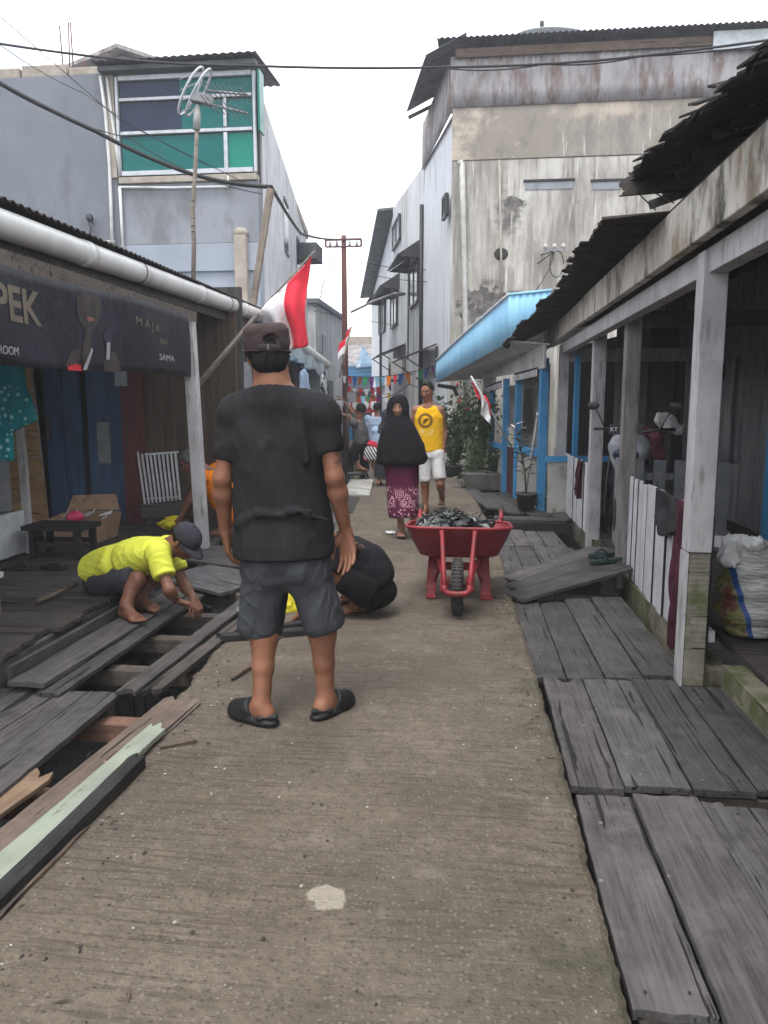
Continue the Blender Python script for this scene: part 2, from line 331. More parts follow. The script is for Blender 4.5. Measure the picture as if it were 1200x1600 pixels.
MT['redtray'] = surf('dusty_red_tray_paint', (.19,.018,.028), (.26,.027,.036), 3, rough=.55, spec=.45, bmp=.1, bscale=20,
    stains=[((.12,.045,.04), 6, (1,1,1), .52, .74), ((.42,.22,.22), 11, (3,1,1), .70, .76)])
MT['rubber'] = surf('dusty_black_rubber', (.035,.034,.033), (.06,.057,.053), 8, rough=.85, bmp=.4)
MT['foam'] = plain('black_foam_clog', (.012,.012,.013), .55)
MT['bluepaint'] = surf('bright_blue_paint', (.05,.24,.48), (.075,.30,.56), 4, rough=.6, bmp=.15, stains=[((.03,.14,.30), 5, (4,4,.6), .58, .76), ((.25,.42,.56), 7, (5,5,.8), .68, .74)])
MT['skyblue'] = surf('sky_blue_sheet', (.22,.46,.66), (.28,.53,.72), 2, (1,1,.4), rough=.6, bmp=.1, stains=[((.15,.33,.48), 2.4, (6,6,.35), .54, .76), ((.42,.56,.66), 5, (5,5,.5), .62, .74)])
MT['offwhite'] = surf('dirty_offwhite_board', (.43,.42,.41), (.52,.51,.50), 3, rough=.8, bmp=.15, stains=[((.26,.25,.235), 2, (3,3,.7), .5, .72)])
MT['lowwall'] = surf('stained_low_wall', (.34,.33,.30), (.44,.43,.40), 3, rough=.9, bmp=.3, stains=[((.12,.115,.09), 2.4, (2,2,1.2), .5, .66)])
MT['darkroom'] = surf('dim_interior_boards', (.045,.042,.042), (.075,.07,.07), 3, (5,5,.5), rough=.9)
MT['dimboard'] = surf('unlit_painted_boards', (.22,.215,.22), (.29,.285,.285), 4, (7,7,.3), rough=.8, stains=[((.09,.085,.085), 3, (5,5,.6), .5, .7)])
MT['bluedoor'] = surf('dark_blue_door_paint', (.028,.06,.125), (.042,.085,.165), 4, (5,5,.5), rough=.55, bmp=.2, stains=[((.02,.04,.085), 3, (3,3,.5), .5, .7), ((.2,.24,.3), 9, (1,1,1), .68, .72)])
MT['maroonwood'] = surf('maroon_painted_timber', (.07,.018,.018), (.11,.03,.028), 4, (5,5,.4), rough=.55)
MT['yellowboard'] = wood('ochre_lap_board', (.31,.20,.10), (.43,.29,.155), rnd=.12)
MT['whitepanel'] = plain('white_panel_paint', (.55,.57,.60), .5)
MT['grille'] = plain('white_grille_paint', (.55,.56,.58), .5)
MT['brownboard'] = surf('dull_brown_boards', (.06,.042,.033), (.10,.072,.056), 4, (6,6,.4), rough=.8)
MT['cardboard'] = surf('torn_cardboard', (.24,.155,.10), (.32,.215,.14), 5, rough=.9, stains=[((.13,.085,.055), 4, (1,1,1), .55, .7)])
MT['pink'] = plain('pink_plastic', (.62,.05,.14), .4)
MT['vinyl'] = surf('black_banner_vinyl', (.008,.0085,.013), (.015,.016,.025), 2.2, rough=.5, spec=.22, bmp=.5, bscale=5, bdist=.03, stains=[((.022,.025,.038), 1.6, (1,1,1), .56, .75)])
MT['gold'] = plain('faded_gold_print', (.13,.105,.075), .5)
MT['whiteprint'] = plain('faded_white_print', (.30,.30,.31), .5)
MT['skinprint'] = surf('printed_skin_tone', (.022,.017,.016), (.052,.037,.032), 9, rough=.4, lo=.4, hi=.6, bmp=0)
MT['redprint'] = plain('red_print', (.5,.02,.025), .4)
MT['flagred'] = plain('red_flag_cloth', (.66,.018,.04), .75)
MT['flagwhite'] = plain('white_flag_cloth', (.74,.73,.75), .75)
MT['bagyellow'] = plain('yellow_plastic_bag', (.68,.58,.03), .35, var=.25)
MT['plasticwhite'] = surf('white_plastic_film', (.58,.58,.57), (.72,.72,.71), 12, rough=.35, spec=.5, bmp=.3, bscale=30)
MT['tarpblue'] = surf('faded_blue_tarp', (.09,.17,.27), (.22,.33,.42), 2, rough=.6, stains=[((.42,.47,.50), 3, (1,1,.4), .55, .7)])
MT['tarpgrey'] = surf('grey_green_awning', (.25,.30,.33), (.33,.38,.41), 2, rough=.7, stains=[((.15,.17,.18), 3, (3,3,.5), .5, .7)])
MT['roofdark'] = surf('dark_roof_sheet', (.06,.065,.075), (.11,.115,.13), 3, rough=.7)
MT['clay'] = surf('grey_plant_pot', (.10,.095,.09), (.16,.15,.14), 6, rough=.85, stains=[((.06,.07,.035), 4, (1,1,1), .55, .7)])
MT['potblack'] = plain('black_plastic_pot', (.05,.048,.047), .6)
MT['soil'] = plain('potting_soil', (.03,.022,.016), .95, var=.4, bmp=.8)
def leafmat(name, c1, c2):
    m = surf(name, c1, c2, 25, rough=.5, spec=.4, bmp=0); b = m.node_tree.nodes['Principled BSDF']
    return m
MT['leaf'] = leafmat('garden_leaf', (.022,.055,.016), (.075,.125,.04))
MT['leaf_light'] = leafmat('young_leaf', (.06,.12,.03), (.13,.20,.06))
MT['leaf_dark'] = leafmat('dark_leaf', (.018,.04,.016), (.045,.08,.03))
MT['stem'] = plain('woody_stem', (.07,.055,.035), .85)
MT['petal'] = plain('red_petal', (.55,.03,.05), .6)
# cloth and skin
def cloth(name, c, var=.15, rough=.9, bs=260, bmp=.25, stains=(), sheen=.0):
    c = np.array(c, float)
    m, t, b = newmat(name, rough, 0, .15)
    v = coord(t)
    col = mixc(t, sstep(t, noise(t, v, 6, 6, .6), .3, .7), tuple(c*(1-var)), tuple(c*(1+var)))
    for sc, ss, st, l, h in stains: col = mixc(t, sstep(t, noise(t, coord(t, st), ss, 6, .65), l, h), col, sc)
    t.links.new(col, b.inputs['Base Color'])
    h = mth(t, 'ADD', mth(t, 'MULTIPLY', noise(t, v, bs, 2, .5), .12), noise(t, coord(t, (1,1,.45)), 9, 5, .55, 1.6))
    bump(t, b, h, bmp, .012)
    return m
MT['skin'] = surf('tanned_skin', (.215,.092,.052), (.27,.122,.072), 7, rough=.5, spec=.35, bmp=.25, bscale=110, bdist=.002, stains=[((.15,.06,.036), 5, (1,1,1), .50, .75), ((.30,.15,.10), 11, (1,1,1), .6, .75)])
MT['skin_dark'] = surf('deep_tanned_skin', (.15,.066,.042), (.20,.09,.056), 16, rough=.5, spec=.35, bmp=.1, bscale=110, bdist=.002)
MT['skin_light'] = surf('light_tanned_skin', (.27,.135,.085), (.33,.17,.115), 16, rough=.5, spec=.35, bmp=.1, bscale=110, bdist=.002)
MT['hair'] = surf('black_hair', (.004,.004,.0045), (.010,.0095,.010), 60, (1,1,.15), rough=.6, spec=.18, bmp=.9, bscale=150, bdist=.004)
MT['greyhair'] = surf('greying_hair', (.05,.05,.052), (.13,.13,.135), 60, (1,1,.15), rough=.6, bmp=.8, bscale=150, bdist=.004)
MT['blacktee'] = cloth('washed_black_jersey', (.019,.0185,.0205), .18, bmp=.55, stains=[((.030,.029,.031), 3, (3,3,.5), .52, .8)])
MT['greyshorts'] = cloth('charcoal_grey_jersey', (.046,.049,.054), .2, bmp=.7)
MT['capbrown'] = cloth('faded_brown_cap_cloth', (.058,.042,.041), .2)
MT['capblue'] = cloth('dark_slate_cap_cloth', (.035,.035,.045), .2)
MT['yellowtee'] = cloth('neon_yellow_jersey', (.60,.62,.07), .08, .75)
MT['orangetee'] = cloth('orange_jersey', (.72,.20,.012), .1)
MT['darkshorts'] = cloth('dark_slate_shorts', (.045,.045,.055), .15)
MT['blackcloth'] = cloth('black_cloth', (.010,.010,.012), .2)
MT['hijab'] = cloth('black_veil_cloth', (.0085,.0085,.010), .2, bmp=.3)
MT['whiteshorts'] = cloth('white_cotton', (.55,.54,.54), .08)
MT['greytee'] = cloth('grey_jersey', (.085,.082,.082), .12)
MT['blueshirt'] = cloth('light_blue_cotton', (.28,.36,.48), .12)
MT['redcloth'] = cloth('red_knit', (.5,.035,.06), .15)
MT['plum'] = cloth('plum_rag', (.06,.016,.026), .45, bmp=.6)
MT['blackrag'] = cloth('charcoal_rag', (.03,.03,.032), .4, bmp=.6)
MT['greypost'] = surf('weathered_bare_post', (.17,.16,.15), (.26,.245,.235), 5, (4,4,.5), .85, bmp=.4, stains=[((.09,.085,.08), 5, (4,4,.6), .54, .7), ((.38,.37,.37), 7, (3,3,.8), .62, .7)])
MT['eyewhite'] = plain('eye_white', (.42,.40,.38), .4); MT['eyedark'] = plain('dark_iris', (.01,.008,.007), .2)
MT['lip'] = plain('lip', (.22,.065,.055), .5)
MT['strap'] = plain('black_strap', (.015,.014,.014), .6)
MT['flipsole'] = plain('brown_sandal_sole', (.06,.035,.025), .7)
MT['greensandal'] = plain('dark_green_rubber', (.014,.032,.028), .6)
# ------------------------------------------------------------------ implicit bodies -> one continuous skin (surface nets)
class Sdf:
    def __init__(s): s.ops = []; s.lo = np.full(3, 1e9); s.hi = np.full(3, -1e9); s.fold = None; s.hems = []
    def _grow(s, lo, hi): s.lo = np.minimum(s.lo, lo); s.hi = np.maximum(s.hi, hi)
    def cone(s, a, b, ra, rb=None, k=.02, flat=None):
        """tapered limb a->b; flat=(axis, factor) squashes it along that axis"""
        a, b = V(*a), V(*b); rb = ra if rb is None else rb; ba = b-a; L2 = max(float(ba@ba), 1e-12)
        n, fz = (unit(flat[0]), flat[1]) if flat else (None, 1)
        def f(P):
            pa = P-a; bb = ba
            if n is not None:
                pa = pa+(pa@n)[..., None]*n*(1/fz-1); bb = ba+n*(ba@n)*(1/fz-1)
            h = np.clip(pa@bb/max(float(bb@bb), 1e-12), 0, 1)
            return (np.linalg.norm(pa-h[..., None]*bb, axis=-1)-(ra+(rb-ra)*h))*(fz if n is not None and fz < 1 else 1)
        m = max(ra, rb)*max(1, fz)+k; lo, hi = np.minimum(a, b)-m, np.maximum(a, b)+m
        s._grow(lo+k, hi-k); s.ops.append(('add', f, lo, hi, k)); return s
    def ell(s, c, r, axes=None, k=.02, op='add'):
        c = V(*c); r = np.array(r, float); A = np.eye(3) if axes is None else np.array([unit(x) for x in axes])
        def f(P):
            q = (P-c)@A.T; k0 = np.linalg.norm(q/r, axis=-1); k1 = np.linalg.norm(q/(r*r), axis=-1)
            return k0*(k0-1)/np.maximum(k1, 1e-6)
        m = r.max()+k
        if op == 'add': s._grow(c-m+k, c+m-k)
        s.ops.append((op, f, c-m, c+m, k)); return s
    def loft(s, a, b, secs, X, k=.02, p=2.0, round_=.03, op='add'):
        """elliptic tube from a to b; secs = [(t, half width, half depth, shift x, shift depth)]; X = width axis"""
        a, b = V(*a), V(*b); ax = b-a; L = np.linalg.norm(ax); ax = ax/L
        X = unit(V(*X)-ax*(V(*X)@ax)); Y = np.cross(ax, X); S = np.array([tuple(q)+(0,)*(5-len(q)) for q in secs], float)
        def f(P):
            q = P-a; z = q@ax; t = np.clip(z/L, 0, 1); g = lambda i: np.interp(t, S[:, 0], S[:, i])
            w, d = g(1), g(2); x = np.abs(q@X-g(3))/w; y = np.abs(q@Y-g(4))/d
            e = ((x**p+y**p)**(1/p)-1)*np.minimum(w, d); o = np.maximum(-z, z-L)
            u1, u2 = e+round_, o+round_
            return np.minimum(np.maximum(u1, u2), 0)+np.sqrt(np.maximum(u1, 0)**2+np.maximum(u2, 0)**2)-round_
        def hem(P):
            q = P-a; z = q@ax; t = np.clip(z/L, 0, 1); g = lambda i: np.interp(t, S[:, 0], S[:, i])
            x = np.abs(q@X-g(3))/(g(1)+.025); y = np.abs(q@Y-g(4))/(g(2)+.025)
            return np.where(x*x+y*y < 1.3, np.clip((np.minimum(np.abs(z), np.abs(z-L))-.004)/.03, 0, 1), 1.0)
        if op == 'add': s.hems.append(hem)
        m = max(S[:, 1].max()+np.abs(S[:, 3]).max(), S[:, 2].max()+np.abs(S[:, 4]).max())+k+.01
        lo, hi = np.minimum(a, b)-m, np.maximum(a, b)+m
        s._grow(lo+k, hi-k); s.ops.append((op, f, lo, hi, k)); return s
    def cut(s, p, n, k=.004, lo=None, hi=None):
        """drop everything on the side n points to (only inside the box lo..hi when given)"""
        p, n = V(*p), unit(n); s.ops.append(('cut', lambda P: (P-p)@n, lo, hi, k)); return s
    def folds(s, amp, freq, seed=1, stretch=(1, 1, 1), n=5):
        r = np.random.default_rng(seed); D = r.normal(size=(n, 3))*np.array(stretch); D /= np.linalg.norm(D, axis=1)[:, None]/np.array([.7+.25*i for i in range(n)])[:, None]
        ph = r.uniform(0, 6.28, n); s.fold = (amp, freq, D, ph); return s
    def mesh(s, cell):
        pad = 3*cell+.01; lo = s.lo-pad; n = np.ceil((s.hi+pad-lo)/cell).astype(int)+1
        D = np.full(n, .2, np.float32); ax = [lo[i]+cell*np.arange(n[i]) for i in range(3)]
        def sub(l, h):
            i0 = np.clip(np.floor((l-lo)/cell).astype(int)-1, 0, n-1); i1 = np.clip(np.ceil((h-lo)/cell).astype(int)+2, 1, n)
            sl = tuple(slice(i0[i], i1[i]) for i in range(3))
            return sl, np.stack(np.meshgrid(*[ax[i][sl[i]] for i in range(3)], indexing='ij'), -1)
        for op, f, l, h, k in s.ops:
            if l is None: l, h = s.lo-pad, s.hi+pad
            sl, P = sub(np.asarray(l, float), np.asarray(h, float)); d = f(P); D0 = D[sl]
            if op == 'add':
                q = np.maximum(k-np.abs(D0-d), 0)/max(k, 1e-6); D[sl] = np.minimum(D0, d)-q*q*k*.25
            elif op == 'sub':
                d = -d; q = np.maximum(k-np.abs(D0-d), 0)/max(k, 1e-6); D[sl] = np.maximum(D0, d)+q*q*k*.25
            else:
                q = np.maximum(k-np.abs(D0-d), 0)/max(k, 1e-6); D[sl] = np.maximum(D0, d)+q*q*k*.25
        if s.fold:          # cloth: broad drape plus narrow creases, none at the hems
            amp, fr, DD, ph = s.fold; I = np.argwhere(np.abs(D) < .03); P = lo+I*cell; w = np.zeros(len(P)); c = np.zeros(len(P)); N_ = len(DD)
            for i in range(N_):
                t = P@DD[i]*fr+ph[i]+1.7*np.sin(P@DD[(i+2) % N_]*fr*.43+ph[i]); w += np.sin(t)
                t2 = P@DD[i]*fr*1.9+2*ph[i]+1.3*np.sin(P@DD[(i+1) % N_]*fr*.8+ph[i]); c += np.maximum(0, 1-2.2*np.abs(np.sin(t2)))*(.5+.5*np.sin(P@DD[(i+3) % N_]*fr*.6+3*ph[i]))
            k = np.ones(len(P))
            for h in s.hems: k = np.minimum(k, h(P))
            D[tuple(I.T)] += (amp*k*(w/N_*1.2-c/N_*2.6)).astype(np.float32)
        return surface_nets(D, lo, cell)
def surface_nets(D, lo, cell):
    S = D < 0; n = np.array(D.shape)-1
    cnt = sum(S[i:n[0]+i, j:n[1]+j, k:n[2]+k].astype(np.int8) for i in (0,1) for j in (0,1) for k in (0,1))
    act = np.argwhere((cnt > 0) & (cnt < 8)); idx = np.full(tuple(n), -1, np.int64); idx[tuple(act.T)] = np.arange(len(act))
    cs = np.array([(i, j, k) for i in (0,1) for j in (0,1) for k in (0,1)])
    val = np.stack([D[act[:, 0]+c[0], act[:, 1]+c[1], act[:, 2]+c[2]] for c in cs], 1)
    acc = np.zeros((len(act), 3)); num = np.zeros(len(act))
    for a in range(8):
        for b in range(a+1, 8):
            if np.abs(cs[a]-cs[b]).sum() != 1: continue
            va, vb = val[:, a], val[:, b]; m = (va < 0) != (vb < 0); t = np.where(m, va/np.where(m, va-vb, 1), 0)
            acc += m[:, None]*(cs[a]+t[:, None]*(cs[b]-cs[a])); num += m
    verts = lo+(act+acc/num[:, None])*cell; faces = []
    for ax in range(3):
        o1, o2 = [i for i in range(3) if i != ax]; sl0 = [slice(1, n[i]) for i in range(3)]; sl0[ax] = slice(0, n[ax]); sl1 = list(sl0); sl1[ax] = slice(1, n[ax]+1)
        A, B = S[tuple(sl0)], S[tuple(sl1)]; E = np.argwhere(A != B); base = E.copy(); base[:, o1] += 1; base[:, o2] += 1
        def g(d1, d2): q = base.copy(); q[:, o1] -= d1; q[:, o2] -= d2; return idx[q[:, 0], q[:, 1], q[:, 2]]
        F = np.stack([g(0,0), g(1,0), g(1,1), g(0,1)], 1); fl = A[tuple(E.T)] if ax != 1 else ~A[tuple(E.T)]
        F[~fl] = F[~fl][:, ::-1]; faces.append(F)
    F = np.concatenate(faces); F = F[(F >= 0).all(1)]
    return verts, F
def smooth_mesh(verts, F, it=2, lam=.5):
    e = np.concatenate([F[:, [i, (i+1) % 4]] for i in range(4)]); n = len(verts)
    deg = np.bincount(e[:, 0], minlength=n)+np.bincount(e[:, 1], minlength=n)
    for _ in range(it):
        s = np.stack([np.bincount(e[:, 0], verts[e[:, 1], i], n)+np.bincount(e[:, 1], verts[e[:, 0], i], n) for i in range(3)], 1)
        verts = verts+lam*(s/np.maximum(deg, 1)[:, None]-verts)
    return verts
def put(sdf, cell, name, mat, parent, it=2):
    v, F = sdf.mesh(cell); v = smooth_mesh(v, F, it); o0 = wloc(parent) if parent is not None else Vector((0,0,0))
    v = v-np.array(o0[:]); me = bpy.data.meshes.new(name)
    me.vertices.add(len(v)); me.vertices.foreach_set('co', v.astype(np.float32).ravel())
    me.loops.add(4*len(F)); me.polygons.add(len(F)); me.loops.foreach_set('vertex_index', F.astype(np.int32).ravel())
    me.polygons.foreach_set('loop_start', np.arange(0, 4*len(F), 4, dtype=np.int32))
    me.update(calc_edges=True); me.validate(); me.materials.append(mat)
    me.polygons.foreach_set('use_smooth', [True]*len(me.polygons))
    o = bpy.data.objects.new(name, me); COL.objects.link(o)
    if parent is not None: o.parent = parent
    return o
def ik(a, b, l1, l2, hint):
    a, b = V(*a), V(*b); d = b-a; L = np.linalg.norm(d); u = d/L; L = min(L, (l1+l2)*.999)
    x = (l1*l1-l2*l2+L*L)/(2*L); h = math.sqrt(max(l1*l1-x*x, 0)); w = V(*hint); w = unit(w-u*(w@u)); return a+u*x+w*h
Z = V(0, 0, 1)
def hand(S, wrist, d, nrm, side, curl=.35, sc=1.0, spread=.14, pinch=False):
    """palm with five separate bent fingers: d = pointing direction, nrm = palm normal, side = direction of the thumb"""
    d = unit(d); nrm = unit(V(*nrm)-d*(V(*nrm)@d)); sd = np.cross(d, nrm); sd = sd if sd@V(*side) > 0 else -sd
    w = V(*wrist); pl = .088*sc
    for i, off in enumerate((.030, .010, -.010, -.028)):
        kx = w+d*pl*(1.0, 1.04, 1.0, .92)[i]+sd*off*sc
        S.cone(w+sd*off*.55*sc, kx, .0155*sc, .0115*sc, .014)
        p = kx; ang = curl*.55; ln = (.040, .045, .041, .032)[i]*sc; sp = (1.3, .3, -.5, -1.5)[i]*spread
        for j, (fl, r0, r1) in enumerate(((1, .0098, .0088), (.62, .0088, .008), (.5, .008, .0066))):
            a = ang+(.06*i if not pinch else 0); q = p+unit(d*math.cos(a)+nrm*math.sin(a)+sd*sp*math.cos(a)*.6)*ln*fl
            S.cone(p, q, r0*sc, r1*sc, .004); p = q; ang += curl*(.9 if j == 0 else .7)
    b = w+d*.022*sc+sd*.022*sc+nrm*.006
    m = b+unit(d*.75+sd*.62+nrm*.35)*.046*sc; S.cone(b, m, .0165*sc, .0118*sc, .014)
    q = m+unit(d*.93+sd*.2+nrm*.35)*.032*sc; S.cone(m, q, .0112*sc, .0095*sc, .005)
    S.cone(q, q+unit(d*.95+nrm*.4)*.024*sc, .0095*sc, .0075*sc, .004)
def foot(S, ankle, ground, d, side, sc=1.0):
    """bare foot: heel, instep, ball and five toes; d = horizontal toe direction, side = towards the big toe"""
    d = unit(d); a = V(*ankle); sd = unit(V(*side)-d*(V(*side)@d)); g = V(a[0], a[1], ground)
    heel = g-d*.035*sc+Z*.03*sc
    S.cone(a, heel, .034*sc, .031*sc, .03)
    ball = g+d*.125*sc+Z*.02*sc
    S.cone(a+d*.02*sc-Z*.012, ball, .032*sc, .02*sc, .03); S.cone(heel, ball+sd*.012*sc, .028*sc, .02*sc, .03); S.cone(heel-Z*.004, ball-sd*.022*sc, .027*sc, .0185*sc, .03)
    S.cone(ball+sd*.026*sc, ball-sd*.032*sc, .02*sc, .0165*sc, .02)
    for off, ln, r in ((.034, .058, .0125), (.013, .060, .0098), (-.004, .054, .0092), (-.020, .046, .0088), (-.035, .036, .0085)):
        p = ball+sd*off*sc-Z*.004*sc; q = p+(d*ln-Z*.004+sd*off*.12)*sc; S.cone(p, q, r*1.05*sc, r*sc, .004)
def head(S, c, fwd, up, sc=1.0, neck_to=None, neck_r=.056, jaw=1.0, k=.02, face=True):
    """skull, jaw, brow, nose, lips, ears; c = middle of the head"""
    f = unit(fwd); up = unit(V(*up)-f*(V(*up)@f)); r = np.cross(f, up); A = (r, f, up); c = V(*c)
    S.ell(c+up*.022*sc-f*.008*sc, V(.073, .092, .088)*sc, A, k)
    S.ell(c-up*.045*sc+f*.022*sc, V(.056*jaw, .066, .066)*sc, A, .035)
    S.ell(c-up*.088*sc+f*.050*sc, V(.027*jaw, .024, .02)*sc, A, .03)
    if face:
        S.cone(c+f*.083*sc+up*.004*sc, c+f*.102*sc-up*.034*sc, .010*sc, .0145*sc, .012)
        S.cone(c+f*.09*sc-up*.037*sc+r*.012*sc, c+f*.09*sc-up*.037*sc-r*.012*sc, .0095*sc, None, .008)
        S.cone(c+f*.073*sc+up*.026*sc+r*.036*sc, c+f*.073*sc+up*.026*sc-r*.036*sc, .0125*sc, None, .014)
        for sg in (-1, 1):
            S.ell(c+f*.062*sc-up*.02*sc+r*.038*sg*sc, V(.02, .02, .018)*sc, A, .02)
            S.ell(c+f*.085*sc+up*.008*sc+r*.031*sg*sc, V(.0145, .008, .0075)*sc, A, .008, 'sub')
        S.cone(c+f*.081*sc-up*.062*sc+r*.019*sc, c+f*.081*sc-up*.062*sc-r*.019*sc, .0075*sc, None, .008)
        S.cone(c+f*.079*sc-up*.073*sc+r*.015*sc, c+f*.079*sc-up*.073*sc-r*.015*sc, .0085*sc, None, .008)
    for sg in (-1, 1):
        e = c+r*.074*sg*sc-f*.004*sc-up*.008*sc
        S.ell(e, V(.010, .019, .031)*sc, (r*sg*.85-f*.5, f+r*sg*.5, up), .008)
    if neck_to is not None: S.cone(c-up*.055*sc-f*.018*sc, neck_to, neck_r*sc, neck_r*1.08*sc, .03)
    return A
def eyes(c, fwd, up, sc, par, brow=True, mouth=True):
    f = unit(fwd); up = unit(V(*up)-f*(V(*up)@f)); r = np.cross(f, up); c = V(*c)
    for sg in (-1, 1):
        e = c+f*.0775*sc+up*.008*sc+r*.031*sg*sc
        w = Sdf().ell(e, V(.0115, .0085, .0046)*sc, (r, f, up), .002); o = put(w, .0022, 'eye', MT['eyewhite'], par, 1)
        q = Sdf().ell(e+f*.0072*sc, V(.0056, .0035, .0046)*sc, (r, f, up), .002); put(q, .0016, 'iris', MT['eyedark'], o, 1)
    if brow:
        b = MB()
        for sg in (-1, 1): b.tube([c+f*.088*sc+up*.028*sc+r*.016*sg*sc, c+f*.088*sc+up*.034*sc+r*.034*sg*sc, c+f*.074*sc+up*.029*sc+r*.052*sg*sc], [.0035*sc, .004*sc, .002*sc], 6)
        b.build('eyebrows', MT['hair'], par, True)
    if mouth:
        b = MB(); b.tube([c+f*.0745*sc-up*.0665*sc+r*.026*sc, c+f*.0875*sc-up*.067*sc+r*.01*sc, c+f*.0875*sc-up*.067*sc-r*.01*sc, c+f*.0745*sc-up*.0665*sc-r*.026*sc], [.002*sc, .0045*sc, .0045*sc, .002*sc], 6); b.build('lips', MT['lip'], par, True)
def hair_cap(c, fwd, up, sc, par, mat, low=-.03, thick=.012, cell=.006, front=.03):
    """short hair: a shell over the skull, off the face"""
    f = unit(fwd); up = unit(V(*up)-f*(V(*up)@f)); r = np.cross(f, up); A = (r, f, up); c = V(*c); S = Sdf()
    S.ell(c+up*.026*sc-f*.010*sc, (V(.074, .093, .09)+thick)*sc, A, .01)
    S.cut(c+f*(.075-front)*sc+up*.045*sc, f*1.0-up*.55)
    S.cut(c+up*low*sc-f*.03*sc, -up+f*.55)
    S.folds(.0035*sc, 120, 3); return put(S, cell, 'hair', mat, par, 1)
def limbs(S, J, m=1.0):
    """skin of arms and legs from joints; J: S_ E_ W_ (shoulder, elbow, wrist) H_ K_ A_ (hip, knee, ankle) for L and R"""
    for q in 'LR':
        if 'S'+q in J:
            s_, e, w = J['S'+q], J['E'+q], J['W'+q]
            S.cone(s_, s_+(e-s_)*.35, .044*m, .044*m, .03); S.cone(s_+(e-s_)*.35, e, .044*m, .0385*m, .03)
            b = e+(w-e)*.28; S.cone(e, b, .0385*m, .041*m, .02); S.cone(b, w, .041*m, .0255*m, .025)
        if 'H'+q in J:
            h, k_, a = J['H'+q], J['K'+q], J['A'+q]
            S.cone(h, k_, .085*m, .055*m, .04); mid = k_+(a-k_)*.30; bk = J.get('calf'+q, V(0,0,0))
            cs = J.get('calf', 1.0); S.cone(k_, mid+bk*.018, .052*m*(cs*.5+.5), .056*m*cs, .03); S.cone(mid+bk*.02, k_+(a-k_)*.62+bk*.008, .056*m*cs, .042*m*cs, .02); S.cone(k_+(a-k_)*.62+bk*.008, a, .042*m*cs, .033*m, .02); S.cone(a+(k_-a)*.2, a, .036*m, .034*m, .02)
# ------------------------------------------------------------------ ground and path
def interp(tab, y): return float(np.interp(y, [t[0] for t in tab], [t[1] for t in tab]))
EDGE_R = [(-2,.40),(3,.385),(5.5,.325),(7.3,.30),(9.4,.22),(12.6,0.0),(15.5,-.33),(18,-.95),(20,-1.42),(25,-2.52),(30,-3.6),(45,-7.0)]
EDGE_L = [(-2,-1.36),(3,-1.34),(4.2,-1.45),(7.15,-1.38),(11,-1.77),(14,-2.15),(18,-2.72),(22,-3.28),(30,-5.1),(45,-8.6)]
m = MB(); m.grid(lambda u, v: (-300+600*u, -200+600*v, -.72+.05*math.sin(u*900)*math.sin(v*1100)), 60, 60)
tag(m.build('ground', MT['mud']), kind='structure')
m = MB(); ny = 1000; nx = 8; rows = []
ys = [-2+47*(i/ny)**1.5 for i in range(ny+1)]
for i, y in enumerate(ys):
    ck = max(0, math.sin(y*5.3+2*math.sin(y*1.9))-.75)*.05; jl = RNG.normal()*.006+.010*math.sin(y*3.1)+.006*math.sin(y*19.7)+ck; jr = RNG.normal()*.0025-max(0, math.sin(y*7.1+2*math.sin(y*2.3))-.85)*.07
    xl, xr = interp(EDGE_L, y)+jl, interp(EDGE_R, y)+jr
    row = [(xl-.02, y, -.22), (xl, y, -.02)]+[(xl+(xr-xl)*(.012+.976*j/nx), y, .006*math.sin(y*1.3+j*.7)*(0 < j < nx)) for j in range(nx+1)]+[(xr, y, -.015), (xr+.01, y, -.22)]
    rows.append(row)
w = len(rows[0]); m.add([p for r in rows for p in r], [(i*w+j, i*w+j+1, (i+1)*w+j+1, (i+1)*w+j) for i in range(ny) for j in range(w-1)])
tag(m.build('path', MT['path'], smooth=False), kind='structure')
m = MB(); m.box((.0, 12.95, -.3), (3.2, 16.0, -.035)); tag(m.build('pavement', MT['lowwall'], bevel=.01), kind='structure')

